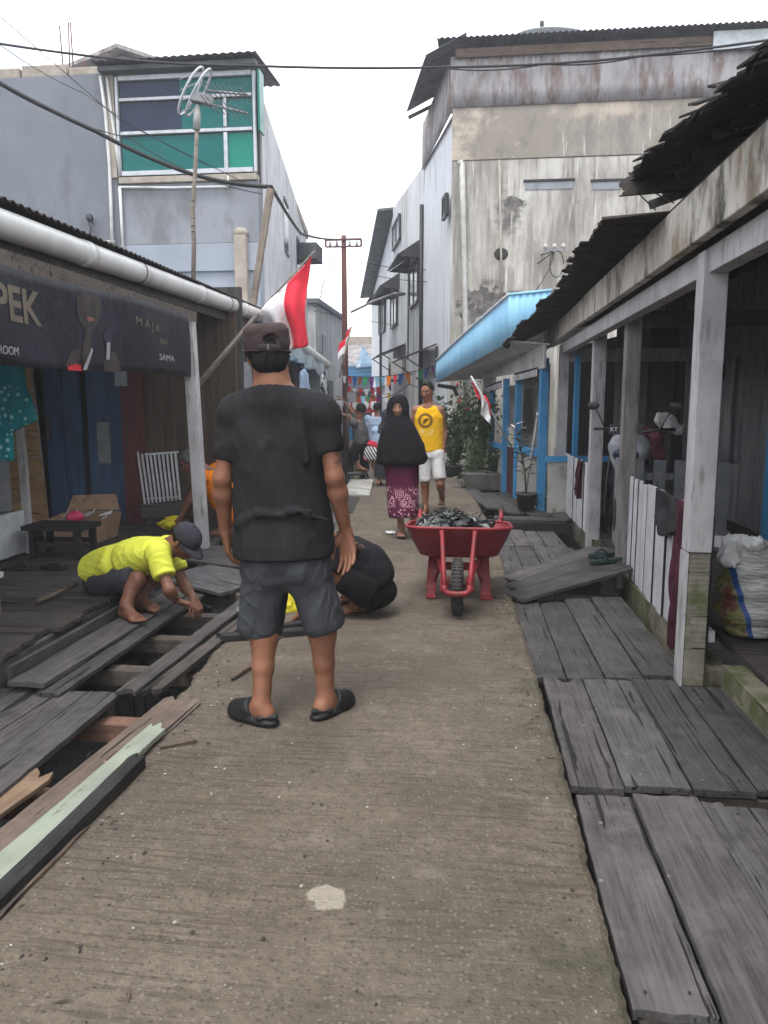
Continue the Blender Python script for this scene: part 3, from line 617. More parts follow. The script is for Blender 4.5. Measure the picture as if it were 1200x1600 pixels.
# ------------------------------------------------------------------ planks
def plank(p0, p1, w, th, mat, parent=None, name='plank', up=(0, 0, 1), jag=.003, edge=.0011, warp=.003, w1=None, bev=.003, notch=None, nail=False):
    """one board with worn edges; its own local X runs along the grain"""
    p0, p1 = V(*p0), V(*p1); x = unit(p1-p0); z = unit(V(*up)-x*(V(*up)@x)); y = np.cross(z, x); L = np.linalg.norm(p1-p0)
    n = max(8, int(L/.06)); c = 6; vs = []; fs = []; w1 = w1 or w
    j0 = RNG.normal(size=c+1)*jag; j1 = RNG.normal(size=c+1)*jag; cup = RNG.normal()*warp; ph = RNG.uniform(0, 6, 3); el = RNG.normal(size=n+1)*edge; er = RNG.normal(size=n+1)*edge
    for lay in (0, 1):
        for i in range(n+1):
            t = i/n; ww = w+(w1-w)*t
            for j in range(c+1):
                s = j/c*2-1; yy = s*ww/2+(el[i] if j == 0 else er[i] if j == c else 0)+.002*math.sin(t*L*3+ph[0])
                xx = t*L+(j0[j] if i == 0 else j1[j] if i == n else 0)
                if notch and i == n and notch[0] <= j <= notch[1]: xx -= notch[2]
                zz = cup*(s*s-.4)+warp*math.sin(t*L*2.2+ph[1])-(th if lay else 0)-(.0025 if abs(s) == 1 and not lay else 0)
                vs.append((xx, yy, zz))
    q = (n+1)*(c+1); k = lambda l, i, j: l*q+i*(c+1)+j
    for i in range(n):
        for j in range(c):
            fs.append((k(0,i,j), k(0,i+1,j), k(0,i+1,j+1), k(0,i,j+1))); fs.append((k(1,i,j), k(1,i,j+1), k(1,i+1,j+1), k(1,i+1,j)))
        fs.append((k(0,i,0), k(1,i,0), k(1,i+1,0), k(0,i+1,0))); fs.append((k(0,i,c), k(0,i+1,c), k(1,i+1,c), k(1,i,c)))
    for j in range(c):
        fs.append((k(0,0,j), k(0,0,j+1), k(1,0,j+1), k(1,0,j))); fs.append((k(0,n,j), k(1,n,j), k(1,n,j+1), k(0,n,j+1)))
    nh = []
    if nail:                                               # nail heads, two at each end of the board
        for xx in (.06, L-.06):
            for yy in (-w*.3, w*.3):
                b = len(vs); cx, cy = xx+RNG.normal()*.008, yy+RNG.normal()*.008
                vs += [(cx+.0048*math.cos(k_*math.pi/4), cy+.0048*math.sin(k_*math.pi/4), .0022) for k_ in range(8)]; nh.append(len(fs)); fs.append(tuple(range(b, b+8)))
    me = bpy.data.meshes.new(name); me.from_pydata(vs, [], fs); me.update(); me.materials.append(mat)
    if nail:
        me.materials.append(MT['iron'])
        for q_ in nh: me.polygons[q_].material_index = 1
    o = bpy.data.objects.new(name, me); COL.objects.link(o)
    R = Matrix(((x[0], y[0], z[0]), (x[1], y[1], z[1]), (x[2], y[2], z[2])))
    o.rotation_euler = R.to_euler(); o0 = wloc(parent) if parent is not None else Vector((0,0,0))
    o.location = Vector(tuple(p0))-o0
    if parent is not None: o.parent = parent
    if bev: md = o.modifiers.new('bevel', 'BEVEL'); md.width = bev; md.segments = 2; md.limit_method = 'ANGLE'
    return o
def section(label, group, edges, y0, y1, z, th=.032, mat='deck', name='boardwalk_section', skew=0.0, gap=.008, dz=.006, ends=None, joists=True, zs=None, notches=None):
    """a stretch of boardwalk: planks nailed side by side along the street on cross joists"""
    t = thing(name, ((edges[0]+edges[-1])/2, (y0+y1)/2, z-th-.08), label, 'boardwalk', group); npts = []
    for i in range(len(edges)-1):
        a, b = edges[i], edges[i+1]; xm = (a+b)/2; e0, e1 = (ends or {}).get(i, (y0, y1)); zz = z+RNG.normal()*dz+((zs or {}).get(i, 0))
        e0 += RNG.normal()*.008; e1 += RNG.normal()*.008; tl = RNG.normal()*.0025
        plank((xm, e0, zz), (xm+skew*(e1-e0)+tl, e1, zz+RNG.normal()*.004), b-a-gap, th, MT[mat], t, nail=True, notch=(notches or {}).get(i))
        for yy in (e0+.07, e1-.07):
            for xx in (a+.05, b-.05): npts.append((xx+skew*(yy-e0)+RNG.normal()*.006, yy+RNG.normal()*.012, zz+.0015))
    if joists:
        for yy in (y0+.06, (y0+y1)/2, y1-.06): plank((edges[0]+.02, yy, z-th-.006), (edges[-1]-.02, yy, z-th-.006), .06, .07, MT['joist_grey'], t, 'joist')
    return t
BW = 'plank boardwalk sections along the right side'
section('nearest plank boardwalk section at the bottom right corner, one board cut short', BW, [.405,.612,.85,.935,1.095,1.34,1.6], .5, 2.74, -.035, ends={0: (1.72, 2.74)})
t = thing('loose_board', (.5, 1.0, -.09), 'splintered dark board under the short end of the nearest boardwalk plank', 'board', 'loose boards')
plank((.50,.4,-.062), (.515,1.74,-.066), .19, .03, MT['deck_dark'], t, jag=.02); plank((.60,.5,-.075), (.61,1.70,-.07), .05, .03, MT['deck_dark'], t, 'splinter', jag=.02)
section('grey plank boardwalk section with a square hole beside the large white porch post', BW, [.395,.60,.85,1.085,1.345], 2.80, 3.96, -.032, notches={0: (2, 3, .07)}, ends={0: (2.80, 3.97), 2: (2.81, 3.99), 3: (2.83, 3.90)}, zs={3: -.008})
section('plank boardwalk section with a rotten gap beneath the white picket fence', BW, [.345,.53,.73,.93,1.165], 3.99, 5.62, -.038, ends={2: (4.0, 5.7), 3: (4.08, 5.75)}, skew=-.012)
section('plank boardwalk section just behind the tilted ramp panel', BW, [.31,.50,.68,.86,1.09], 6.25, 7.78, -.045, skew=-.03)
section('short boardwalk section before the black edged platform, by the wheelbarrow', BW, [.31,.47,.66,.80,1.0], 7.82, 8.85, -.05, skew=-.035)
# raised platform further on
t = thing('raised_walk', (.55, 11.2, -.12), 'raised plank walk with a black front edge in front of the blue house', 'boardwalk', BW)
for i, (a, b, e0, e1) in enumerate([(-.02,.22,10.3,12.8),(.23,.50,9.9,12.0),(.51,.80,9.6,12.2),(.81,1.12,9.3,12.6)]):
    plank(((a+b)/2+.25, e0, .012+.004*i), ((a+b)/2-.12, e1, .004), b-a-.008, .03, MT['deck'], t)
plank((.30, 9.36, .03), (1.16, 9.30, .028), .30, .03, MT['deck'], t); plank((.38, 9.17, .0), (1.2, 9.12, .0), .03, .13, MT['char'], t, 'front_board')
plank((-.3, 12.95, .004), (.7, 12.9, .004), .3, .03, MT['deck'], t); plank((-.25, 13.3, .002), (.6, 13.25, .002), .28, .03, MT['deck'], t)
for y in (9.5, 11.0, 12.4): plank((.1, y, -.03), (1.05, y, -.03), .07, .09, MT['joist_grey'], t, 'joist')
# ramp panel lifted against the porch gate
A, B_, C_, D_ = V(.325,5.40,.005), V(.33,6.2,.012), V(1.22,7.15,.115), V(1.215,6.02,.135)
t = thing('ramp_panel', ((A+C_)/2).tolist(), 'tilted grey plank ramp leaning up to the porch gate, green sandals on it', 'ramp')
for i in range(3):
    s, e = i/3+.004, (i+1)/3-.008; p0 = A+(B_-A)*(s+e)/2; p1 = D_+(C_-D_)*(s+e)/2
    plank(p0, p1, np.linalg.norm(B_-A)*(e-s), .03, MT['deck'], t, up=(-.1, 0, 1), w1=np.linalg.norm(C_-D_)*(e-s)*.97, jag=.01)
for q in (.3, .8): plank(A+(D_-A)*q-V(0,-.02,.034), B_+(C_-B_)*q-V(0,.02,.034), .06, .045, MT['joist_grey'], t, 'batten')
# ------------------------------------------------------------------ left side: opened-up walkway
section('intact plank walkway section at the lower left, before the opened hole', 'plank walkway on the left side', [-2.34,-2.135,-1.955,-1.695], 1.35, 3.46, -.012, skew=.004)
t = thing('walkway_frame', (-1.75, 4.3, -.2), 'bare joists of the opened left walkway with boards taken off', 'frame')
for y, mt, zz in ((2.05,'joist',-.1),(2.62,'joist',-.09),(3.30,'joist',-.085),(3.95,'joist_grey',-.07),(4.50,'joist_grey',-.06),(5.0,'joist_grey',-.055),(5.55,'joist_grey',-.05)):
    plank((-2.2, y, zz), (-1.36, y+.02, zz-.01), .10, .09, MT[mt], t, 'joist')
for x in (-2.12, -1.5): plank((x, 1.2, -.19), (x, 6.2, -.19), .09, .1, MT['deck_dark'], t, 'bearer')
for i, (x, y, h) in enumerate(((-2.1,2.0,.5),(-1.5,3.6,.5),(-2.1,4.6,.5),(-1.5,5.7,.5))): plank((x, y, -.78), (x, y, -.2), .1, .1, MT['deck_dark'], t, 'stump', up=(0,1,0))
def loose(label, p0, p1, w, th, mat, group='loose boards on the left walkway', cat='board', name='loose_board', **k):
    o = plank(p0, p1, w, th, MT[mat], None, name, **k); tag(o, label, cat, group); return o
loose('wide loose board under the bare feet of the man in yellow', (-2.17,3.42,.035), (-2.12,5.75,.03), .20, .03, 'deck')
loose('narrow board half covered by the wide board under the man in yellow', (-2.03,3.38,.004), (-1.98,5.9,.004), .12, .028, 'deck')
loose('board standing on edge against the raised porch deck', (-2.30,3.50,.085), (-2.27,5.2,.085), .03, .09, 'deck')
loose('split narrow board along the right rim of the hole', (-1.655,3.44,.012), (-1.545,5.75,.02), .10, .026, 'deck', jag=.025)
loose('broken dark board lying on the ragged edge of the concrete', (-1.55,3.50,.0), (-1.42,5.0,.022), .085, .026, 'deck_dark', jag=.05)
loose('grey brown plank slanting to the concrete edge beside the green painted board', (-1.50,1.30,.012), (-1.335,3.36,.014), .195, .026, 'brownwood', jag=.03)
loose('pale green painted board lying at the concrete edge', (-1.42,1.25,.045), (-1.305,2.98,.042), .115, .026, 'greenpaint', jag=.02, w1=.085)
loose('black charred beam lying along the green board', (-1.325,1.3,.045), (-1.262,2.68,.05), .06, .055, 'char', jag=.012, name='charred_beam', cat='beam')
loose('brown batten beneath the charred beam', (-1.315,1.2,.014), (-1.275,2.24,.014), .07, .02, 'brownwood', jag=.02)
loose('fresh sawn brown plank dropped into the hole', (-1.80,1.7,-.045), (-1.66,2.66,-.035), .15, .022, 'fresh', jag=.03, name='sawn_plank')
loose('charred beam lying on the concrete behind the standing man', (-1.47,4.28,.045), (-.98,4.46,.045), .075, .04, 'char', jag=.03, name='charred_beam', cat='beam')
loose('charred offcut next to the flip flop of the squatting man', (-1.2,4.5,.04), (-.93,4.68,.04), .06, .035, 'char', jag=.03, name='charred_offcut', cat='beam')
t = thing('board_panel', (-2.0, 5.9, .03), 'loose two board panel leaning behind the hole, left of the standing man', 'board panel', 'loose boards on the left walkway')
A, B_, C_, D_ = gr(300,905,.07), V(-2.62,6.75,.13), V(-1.75,6.6,.10), gr(380,932,.03)
for i in range(2):
    s, e = i/2, (i+1)/2-.012; p0 = A+(B_-A)*(s+e)/2; p1 = D_+(C_-D_)*(s+e)/2
    plank(p0, p1, np.linalg.norm(B_-A)*(e-s), .03, MT['deck'], t, jag=.012)
plank(A+(B_-A)*.1-V(0,0,.034), D_+(C_-D_)*.1-V(0,0,.034), .05, .05, MT['joist_grey'], t, 'batten')
loose('flat plank end over the far rim of the hole', (-2.35,5.72,.028), (-1.62,5.70,.024), .2, .028, 'deck')
t = thing('boardwalk_strip', (-2.1, 10.5, -.1), 'dark plank strip between the path and the stall, under the bicycle', 'boardwalk')
for dx in (-.20, .19): plank((-1.86+dx, 6.9, -.012), (-2.33+dx, 14.4, -.012), .375, .035, MT['deck_dark'], t)
for y in (7.2, 9.6, 12.0, 14.1): plank((-1.5-.065*(y-6.9)+.0, y, -.05), (-2.35-.05*(y-6.9), y, -.05), .08, .08, MT['joist_grey'], t, 'joist')
# sticks
def stick(label, pts, r, mat='brownwood', name='stick'):
    m = MB(); m.tube(pts, r, 7); o = m.build(name, MT[mat], None, True); recenter(o); return tag(o, label, 'stick', 'sticks and twigs on the concrete')
stick('thin twig on the concrete near the bottom left boards', [gr(250,1167,.008), gr(280,1161,.010), gr(308,1157,.008)], .007)
stick('crooked stick on the concrete left of the standing man', [gr(362,1060,.012), gr(380,1048,.016), gr(397,1038,.014), gr(430,1012,.014)], .010)
stick('thin splinter of wood beside the charred beam', [gr(420,1005,.006), gr(447,992,.008)], .008, 'deck_dark')
o = MB()
for i in range(26):   # mud clods and trash in the ditch
    p = V(RNG.uniform(-2.1,-1.5), RNG.uniform(2.6,5.3), -.62); r_ = RNG.uniform(.02,.09); o.sphere(p, (r_*1.6, r_*1.4, r_*.6), 8, 5)
tag(o.build('mud_clods', MT['mud'], None, True), kind='stuff')
# ------------------------------------------------------------------ raised porch deck of the left house
t = thing('porch_deck', (-3.2, 5.5, -.2), 'raised dark wooden porch deck of the left house, boards running crosswise', 'deck')
y = 1.6; k = 0
while y < 8.0:
    w_ = RNG.uniform(.13, .19); x1 = -2.36+RNG.normal()*.018
    plank((-4.7, y+w_/2, .12), (x1, y+w_/2, .12+RNG.normal()*.004), w_-.008, .03, MT['deck_dark'], t); y += w_; k += 1
plank((-2.40, 1.5, .085), (-2.38, 4.95, .085), .03, .12, MT['deck'], t, 'edge_board'); plank((-2.40, 4.98, .085), (-2.42, 7.9, .085), .03, .12, MT['deck_dark'], t, 'edge_board')
for y in (2.2, 3.9, 4.85, 6.2, 7.6): plank((-2.44, y, -.75), (-2.44, y, .085), .09, .09, MT['deck_dark'], t, 'stump', up=(0, 1, 0))
loose('short offcut board hanging at the porch deck edge, far left', gr(-30,1045,.03), gr(28,1012,.03), .03, .10, 'deck')
# ------------------------------------------------------------------ shared building helpers
def corr(mb, p0, U, Vv, wl=.076, amp=.009, nv=6, rag0=None, rag1=None, sag=None):
    """corrugated sheet: corrugations run along Vv and repeat along U; rag0/rag1 trim the ends of each corrugation"""
    p0, U, Vv = V(*p0), V(*U), V(*Vv); n = unit(np.cross(U, Vv)); L = np.linalg.norm(U); nu = int(L/wl*6); vs = []
    for i in range(nu+1):
        u = i/nu; a, b = (rag0(u) if rag0 else 0), (1-(rag1(u) if rag1 else 0))
        for j in range(nv+1):
            v = a+(b-a)*j/nv; q = p0+U*u+Vv*v+n*amp*math.sin(2*math.pi*u*L/wl)
            if sag: q = q+V(0, 0, sag(u, v))
            vs.append(q)
    return mb.add(vs, [(i*(nv+1)+j, (i+1)*(nv+1)+j, (i+1)*(nv+1)+j+1, i*(nv+1)+j+1) for i in range(nu) for j in range(nv)])
def part(name, mat, par, lo, hi, bevel=.003, **k): return MB().box(lo, hi).build(name, MT[mat], par, bevel=bevel, **k)
def barp(name, mat, par, a, b, w, h, up=(0, 0, 1), bevel=.003): return MB().bar(a, b, w, h, up).build(name, MT[mat], par, bevel=bevel)
def slab(mb, pts, th):
    """thin solid from an outline in space"""
    p = [V(*q) for q in pts]; n = unit(np.cross(p[1]-p[0], p[2]-p[0])); return mb.prism([q-n*th/2 for q in p], n*th)

# ------------------------------------------------------------------ left house with the banner
H = thing('porch_house', (-3.8, 5.5, -.7), 'dark wooden porch house with white pipe gutter, blue door and a banner', 'house')
m = MB(); corr(m, (-2.44, .6, 2.44), (0, 8.5, .05), (-5.6, 0, .55)); m.build('roof', MT['rust'], H, True, solid=.004)
g = MB(); gp = [(-2.5, y, 2.345+.0165*(y-4)*1.0) for y in np.linspace(.2, 9.1, 14)]; g.tube(gp, .078, 20); gut = g.build('gutter_pipe', MT['pvc'], H, True)
for y in (2.2, 4.85, 6.95, 8.3):
    z = 2.345+.0165*(y-4); MB().tube([(-2.5, y, z), (-2.5, y+.10, z)], .084, 20).build('pipe_coupling', MT['pvc'], gut, True)
for y in (3.4, 5.7, 7.8):
    z = 2.345+.0165*(y-4); MB().tube([(-2.5+.086*math.cos(a), y, z+.086*math.sin(a)) for a in np.linspace(0, 6.28, 18)], .004, 5).build('pipe_strap', MT['iron'], gut, True)
barp('eave_board', 'deck_dark', H, (-2.56, .6, 2.30), (-2.56, 9.0, 2.36), .025, .20)
barp('porch_beam', 'joist_grey', H, (-2.50, .6, 2.145), (-2.46, 6.75, 2.15), .07, .10); barp('rail_beam', 'whitewood', H, (-2.48, 5.6, 2.085), (-2.46, 6.65, 2.085), .03, .10)
for i, y in enumerate(np.arange(1.2, 9, .9)): barp('rafter', 'deck_dark', H, (-2.6, y, 2.33), (-6.2, y, 2.70), .05, .09)
p1 = at(295, 522, 6.6); p0 = at(318, 872, 6.6); barp('porch_post', 'postpaint', H, p0+V(0,0,.02), p1+V(0,0,.1), .10, .10, (0, 1, 0), .004)
barp('porch_post', 'joist_grey', H, (-2.45, 8.9, .0), (-2.45, 8.9, 2.3), .10, .10, (0, 1, 0))
# end wall facing down the porch
Yw = 7.95
def xw(px): return float(at(px, 720, Yw)[0])
part('back_wall', 'brownboard', H, (xw(222), Yw, .0), (-2.45, Yw+.06, 2.5)); part('ceiling_wall', 'darkroom', H, (-5.3, Yw+.07, -.3), (-2.4, Yw+.12, 2.6))
dz = 1.98
part('door_jamb', 'maroonwood', H, (xw(196), Yw-.05, .08), (xw(229), Yw+.02, dz))
d1 = part('door', 'bluedoor', H, (xw(77), Yw-.03, .10), (xw(132), Yw+.01, dz)); d2 = part('door', 'bluedoor', H, (xw(138), Yw+.03, .10), (xw(195), Yw+.06, dz)); d2['label'] = 'open darker blue door leaf with scuffed paint'
part('door_handle', 'brownboard', d1, (xw(79), Yw-.055, 1.02), (xw(84), Yw-.03, 1.24)); barp('door_batten', 'bluedoor', d1, (xw(104), Yw-.04, .12), (xw(104), Yw-.04, dz), .03, .02, (0,1,0))
part('scuff_patch', 'greywood', d2, (xw(152), Yw+.022, .75), (xw(172), Yw+.031, 1.2))
part('notice_card', 'tarpgrey', H, (xw(189), Yw-.058, 1.58), (xw(208), Yw-.052, 1.78))
barp('corner_trim', 'postpaint', H, at(70, 822, Yw-.1), at(40, 540, Yw-.1), .09, .05, (0, 1, 0))
# grille
G_ = thing('window_grille', at(251, 800, Yw-.1), 'white vertical bar window grille on the dark brown wall', 'grille')
gx0, gx1, gz0, gz1 = xw(222), xw(277), .32, .87
for k in range(10):
    x = gx0+(gx1-gx0)*k/9; MB().bar((x-.02*(1-k/9), Yw-.05, gz1+.015*RNG.normal()), (x+.035, Yw-.05, gz0+.05*k/9), .022, .018, (0, 1, 0)).build('grille_bar', MT['grille'], G_, bevel=.002)
for z in (gz1-.02, gz0+.05): MB().bar((gx0-.02, Yw-.034, z), (gx1+.03, Yw-.034, z+.035), .014, .02).build('grille_rail', MT['grille'], G_, bevel=.002)
barp('sill_board', 'joist_grey', H, (gx0-.02, Yw-.03, .24), (gx1+.1, Yw-.03, .27), .05, .16); barp('sill_board', 'joist_grey', H, (gx0-.02, Yw-.02, .10), (gx1+.1, Yw-.02, .12), .05, .1)
# ochre lap siding beside the door
z = .12
for k, px in enumerate((25,)*7):
    h_ = .235; x0, x1 = float(at(-10, 740, 7.82)[0]), float(at(70-max(0,3-k*0)*0, 740, 7.82)[0])
    plank((x0, 7.83-.012, z+h_/2), (x1-.01*k*1.4, 7.83-.012, z+h_/2), h_-.006, .02, MT['yellowboard'], H, 'lap_board', up=(0, -1, 0), jag=.002); z += h_
# left wall along the street with a counter front
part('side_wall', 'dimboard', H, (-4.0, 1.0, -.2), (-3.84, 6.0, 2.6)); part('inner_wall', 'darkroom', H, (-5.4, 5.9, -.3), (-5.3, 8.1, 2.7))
part('counter_front', 'whitepanel', H, (-3.80, 3.0, .14), (-3.765, 6.09, .50)); barp('counter_post', 'postpaint', H, (-3.76, 6.13, .1), (-3.78, 6.13, 1.5), .06, .05, (0, 1, 0))
for k in range(7): part('shutter_board', 'greywood', H, (-3.815, 4.3+.24*k, .52), (-3.79, 4.3+.24*k+.225, 1.6))
barp('corner_post', 'joist_grey', H, (-2.62, 8.4, .0), (-2.62, 8.4, 2.3), .13, .1, (0, 1, 0))
# banner
Bn = thing('banner', (-2.45, 4.4, 1.6), 'black vinyl shop banner with faded lettering hung under the porch eave', 'banner')
XB = -2.425
def bx(y, z): return XB+.012*math.sin(y*2.3+z*3)+.008*math.sin(y*7.1)*math.sin(z*5)+.02*max(0, (z-1.75))*0
def bz(y): return 1.612-.02*math.sin(y*1.9)+.012*max(0, y-5.9)
m = MB(); m.grid(lambda u, v: (bx(1.5+5.03*u, v*.5), 1.5+5.03*u+.05*v*(u > .95), bz(1.5+5.03*u)+v*.52), 70, 10); m.build('sheet', MT['vinyl'], Bn, True, solid=.002)
def bpix(px, py): p = atx(px, py, XB); return p
def decal(name, pts, mat, dx=.003):
    c = [bpix(*q) for q in pts]; c = [V(bx(q[1], q[2]-bz(q[1]))+dx, q[1], q[2]) for q in c]; m = MB(); m.prism(c, V(.0012, 0, 0)); return m.build(name, MT[mat], Bn)
def lett(txt, px, py, size, mat, dx=.004, tilt=0.0, bold=0.0, asp=1.0):
    p = bpix(px, py)
    text_mesh(txt, size, lambda x, y, z: (bx(p[1]+x*asp, p[2]+y+x*tilt-bz(p[1]+x*asp))+dx+z, p[1]+x*asp, p[2]+y+x*tilt), .001, Bn, 'lettering', MT[mat], bold)
lett('PEK', -14, 494, .258, 'gold', bold=.006, asp=1.12, tilt=-.0); lett('ROOM', -6, 552, .062, 'whiteprint', asp=1.05); lett('M A J A', 208, 506, .085, 'gold', tilt=-.09, asp=1.7); lett('SIGN', 248, 536, .055, 'gold', asp=1.2); lett('SAMA', 247, 562, .068, 'whiteprint', asp=1.75)
sk = [(119,462),(134,458),(152,461),(157,474),(158,488),(154,502),(147,514),(139,519),(131,514),(124,502),(119,486)]
decal('printed_face', sk, 'skinprint'); decal('printed_lips', [(133,497),(138,495),(144,496),(148,499),(143,502),(137,502)], 'lip', .006)
decal('printed_neck', [(134,512),(144,518),(142,545),(133,575),(128,560),(131,535)], 'skinprint'); decal('printed_collar', [(131,578),(137,578),(146,548),(144,543)], 'whiteprint', .005)
decal('printed_sleeve', [(104,572),(113,548),(128,545),(126,575)], 'skinprint', .002)
decal('printed_microphone', [(163,520),(168,514),(174,515),(177,523),(175,532),(174,560),(168,560),(167,533),(163,530)], 'capblue', .005); decal('printed_grip', [(168,535),(173,535),(172,562),(167,562)], 'whiteprint', .007)
decal('printed_hand', [(163,566),(168,560),(174,548),(181,552),(187,567),(190,582),(164,580)], 'skinprint', .006)
decal('printed_crown', [(107,578),(106,571),(110,574),(113,569),(117,572),(120,567),(123,571),(127,569),(129,580)], 'redprint', .006)
# vertical downpipe and diagonal brace by the post
t = thing('drain_pipe', (-2.55, 8.0, 0), 'thick grey vertical drain pipe behind the white porch post', 'pipe')
a = at(341, 570, 8.2); MB().tube([(a[0], a[1], .0), (a[0]-.01, a[1], 1.2), (a[0]-.02, a[1], 2.25)], .062, 16).build('pipe', MT['pvcgrey'], t, True); MB().tube([(a[0]-.007, a[1], 1.05), (a[0]-.007, a[1], 1.17)], .068, 16).build('coupling', MT['pvcgrey'], t, True)
o = plank(at(306, 610, 6.9), at(405, 492, 7.6), .036, .04, MT['joist_grey'], None, 'brace_pole', up=(1,0,0)); tag(o, 'slanting wooden brace pole between the porch post and the flag', 'pole')
# ------------------------------------------------------------------ things on the porch
t = thing('bench', at(85, 865, 6.6), 'low black wooden bench in front of the blue door', 'bench')
bx0, bx1, by0, by1, bt = float(at(42,828,5.95)[0]), float(at(136,828,5.95)[0]), 5.86, 6.2, .40
part('seat', 'char', t, (bx0, by0, bt-.04), (bx1, by1, bt))
for x in (bx0+.05, bx1-.09):
    for y in (by0+.02, by1-.06): part('leg', 'char', t, (x, y, .12), (x+.05, y+.05, bt-.045))
for y in (by0+.03, by1-.05): part('stretcher', 'char', t, (bx0+.105, y, .22), (bx1-.095, y+.025, .26))
t = thing('cardboard_box', (-3.65,6.85,.12), 'torn open cardboard box of rubbish beside the bench', 'box')
m = MB()
for a, b, c, d in (((-3.91,6.65,.12),(-3.41,6.6,.12),(-3.39,6.6,.33),(-3.95,6.65,.31)), ((-3.91,7.05,.12),(-3.41,7.05,.12),(-3.39,7.08,.36),(-3.93,7.08,.36)), ((-3.91,6.65,.12),(-3.91,7.05,.12),(-3.95,7.08,.34),(-3.95,6.65,.31)), ((-3.41,6.6,.12),(-3.41,7.05,.12),(-3.37,7.08,.36),(-3.39,6.6,.33)), ((-3.91,6.65,.125),(-3.41,6.6,.125),(-3.41,7.05,.125),(-3.91,7.05,.125))): slab(m, (a, b, c, d), .006)
m.build('carton', MT['cardboard'], t)
m = MB(); slab(m, ((-3.95,6.63,.31),(-3.91,6.55,.30),(-4.27,6.45,.46),(-4.33,6.53,.47)), .006); m.build('flap', MT['cardboard'], t); m = MB(); slab(m, ((-3.93,7.09,.36),(-3.39,7.09,.37),(-3.45,7.15,.52),(-3.89,7.15,.5)), .006); m.build('flap', MT['cardboard'], t)
m = MB(); m.sphere((-3.67,6.75,.345), (.085,.06,.06), 10, 6); o = m.build('pink_ball', MT['pink'], None, True); tag(recenter(o), 'crumpled pink plastic toy in the cardboard box', 'toy')
m = MB()
for k in range(9): p = V(RNG.uniform(-3.85,-3.5), RNG.uniform(6.7,6.95), .29+RNG.uniform(0,.05)); q = RNG.normal(size=3)*.06; slab(m, (p, p+V(.07,.01,.02)+q*.3, p+V(.06,.07,.05)+q*.3, p+V(-.01,.06,.01)), .002)
m.build('scraps', MT['plasticwhite'], t); t.children[-1]['kind'] = 'stuff'
t = thing('stool', (-3.0, 4.1, .12), 'corner of a small pale wooden stool at the left picture edge', 'stool')
sx = float(at(9, 940, 4.3)[0]); part('seat', 'postpaint', t, (sx-.4, 3.95, .35), (sx, 4.3, .385)); part('leg', 'joist_grey', t, (sx-.06, 4.22, .12), (sx-.01, 4.27, .345)); part('leg', 'joist_grey', t, (sx-.06, 3.98, .12), (sx-.01, 4.03, .345)); part('leg', 'joist_grey', t, (sx-.38, 4.1, .12), (sx-.33, 4.15, .345))
def sandal(par, c, d, L=.26, w=.095, sole='strap', strap='strap', z=.0, th=.018):
    d = unit(V(d[0], d[1], d[2] if len(d) > 2 else 0)); s_ = np.cross(Z, d); c = V(*c); m = MB(); pr = []
    for k in range(24):
        a = 2*math.pi*k/24; x, y = math.cos(a), math.sin(a); ww = w/2*(1-.22*(x < 0)*abs(x)-.18*math.exp(-((x+.1)/.35)**2))
        pr.append(c+d*x*L/2+s_*y*ww)
    m.prism(pr, V(0, 0, th)); so = m.build('sole', MT[sole], par, bevel=.004)
    m = MB(); toe = c+d*L*.27+Z*(th+.004)
    for sg in (-1, 1): m.tube([toe, c+d*L*.12+s_*sg*w*.22+Z*(th+.028), c+d*L*.02+s_*sg*w*.42+Z*(th+.022), c-d*L*.08+s_*sg*w*.46+Z*(th-.004)], [.005,.006,.007,.006], 6)
    m.build('strap', MT[strap], par, True)
for lab, px, py, a in (('black flip flop on the porch deck, left one of the pair', 28, 890, .2), ('black flip flop on the porch deck, right one of the pair', 84, 888, -.25)):
    c = gr(px, py, .125); t = thing('flip_flop', c, lab, 'sandal', 'black flip flops left on the porch deck'); sandal(t, c, (1, a))
t = thing('pickaxe', gr(85, 925, .15), 'wooden handled pick lying on the porch deck', 'tool'); a, b = gr(58, 940, .15), gr(120, 913, .17)
MB().tube([a, (a+b)/2, b], [.017, .014, .013], 8).build('handle', MT['brownwood'], t, True); MB().tube([b+V(-.05,.04,-.02), b, b+V(.03,-.05,.01)], [.006, .014, .006], 8).build('pick_head', MT['iron'], t, True)
# teal shirt on a hanger
S_ = thing('hanging_shirt', at(15, 570, 5.0), 'teal polka dot shirt hanging at the far left under the banner', 'shirt')
def dots():
    mm, t_, b_ = newmat('teal_dotted_cotton', .8); v = coord(t_); vv = nd(t_, 'ShaderNodeTexVoronoi', dict(feature='F1'), Vector=v, Scale=19.0, Randomness=.55).outputs['Distance']
    xyz = nd(t_, 'ShaderNodeSeparateXYZ', i0=v); k = mth(t_, 'MULTIPLY', sstep(t_, vv, .30, .24), sstep(t_, xyz.outputs[2], -.12, -.18))
    col = mixc(t_, k, (.005,.20,.245), (.28,.55,.58)); t_.links.new(col, b_.inputs['Base Color']); return mm
MT['teal'] = dots()
ys = 5.0; P = lambda px, py: at(px, py, ys)
c0 = P(-10, 560); w_ = .24
sd = Sdf(); top = P(-8, 540); bot = P(-5, 719)
sd.loft(bot, top, [(0,.232,.035),(.5,.225,.045),(.85,.20,.04),(1,.10,.03)], (1,0,0), k=.02, round_=.02)
e = P(50, 640); sd.cone(P(8, 575), P(38, 655), .07, .085, .03, ((0,1,0), .4)); sd.cut(P(20, 700)+V(0,0,.11), V(.45,0,-1), .005, P(15, 700)+V(.035,-.1,-.4), P(90,560)+V(0,.1,0)); sd.folds(.008, 30, 5, (2,1,.5))
put(sd, .009, 'cloth_body', MT['teal'], S_)
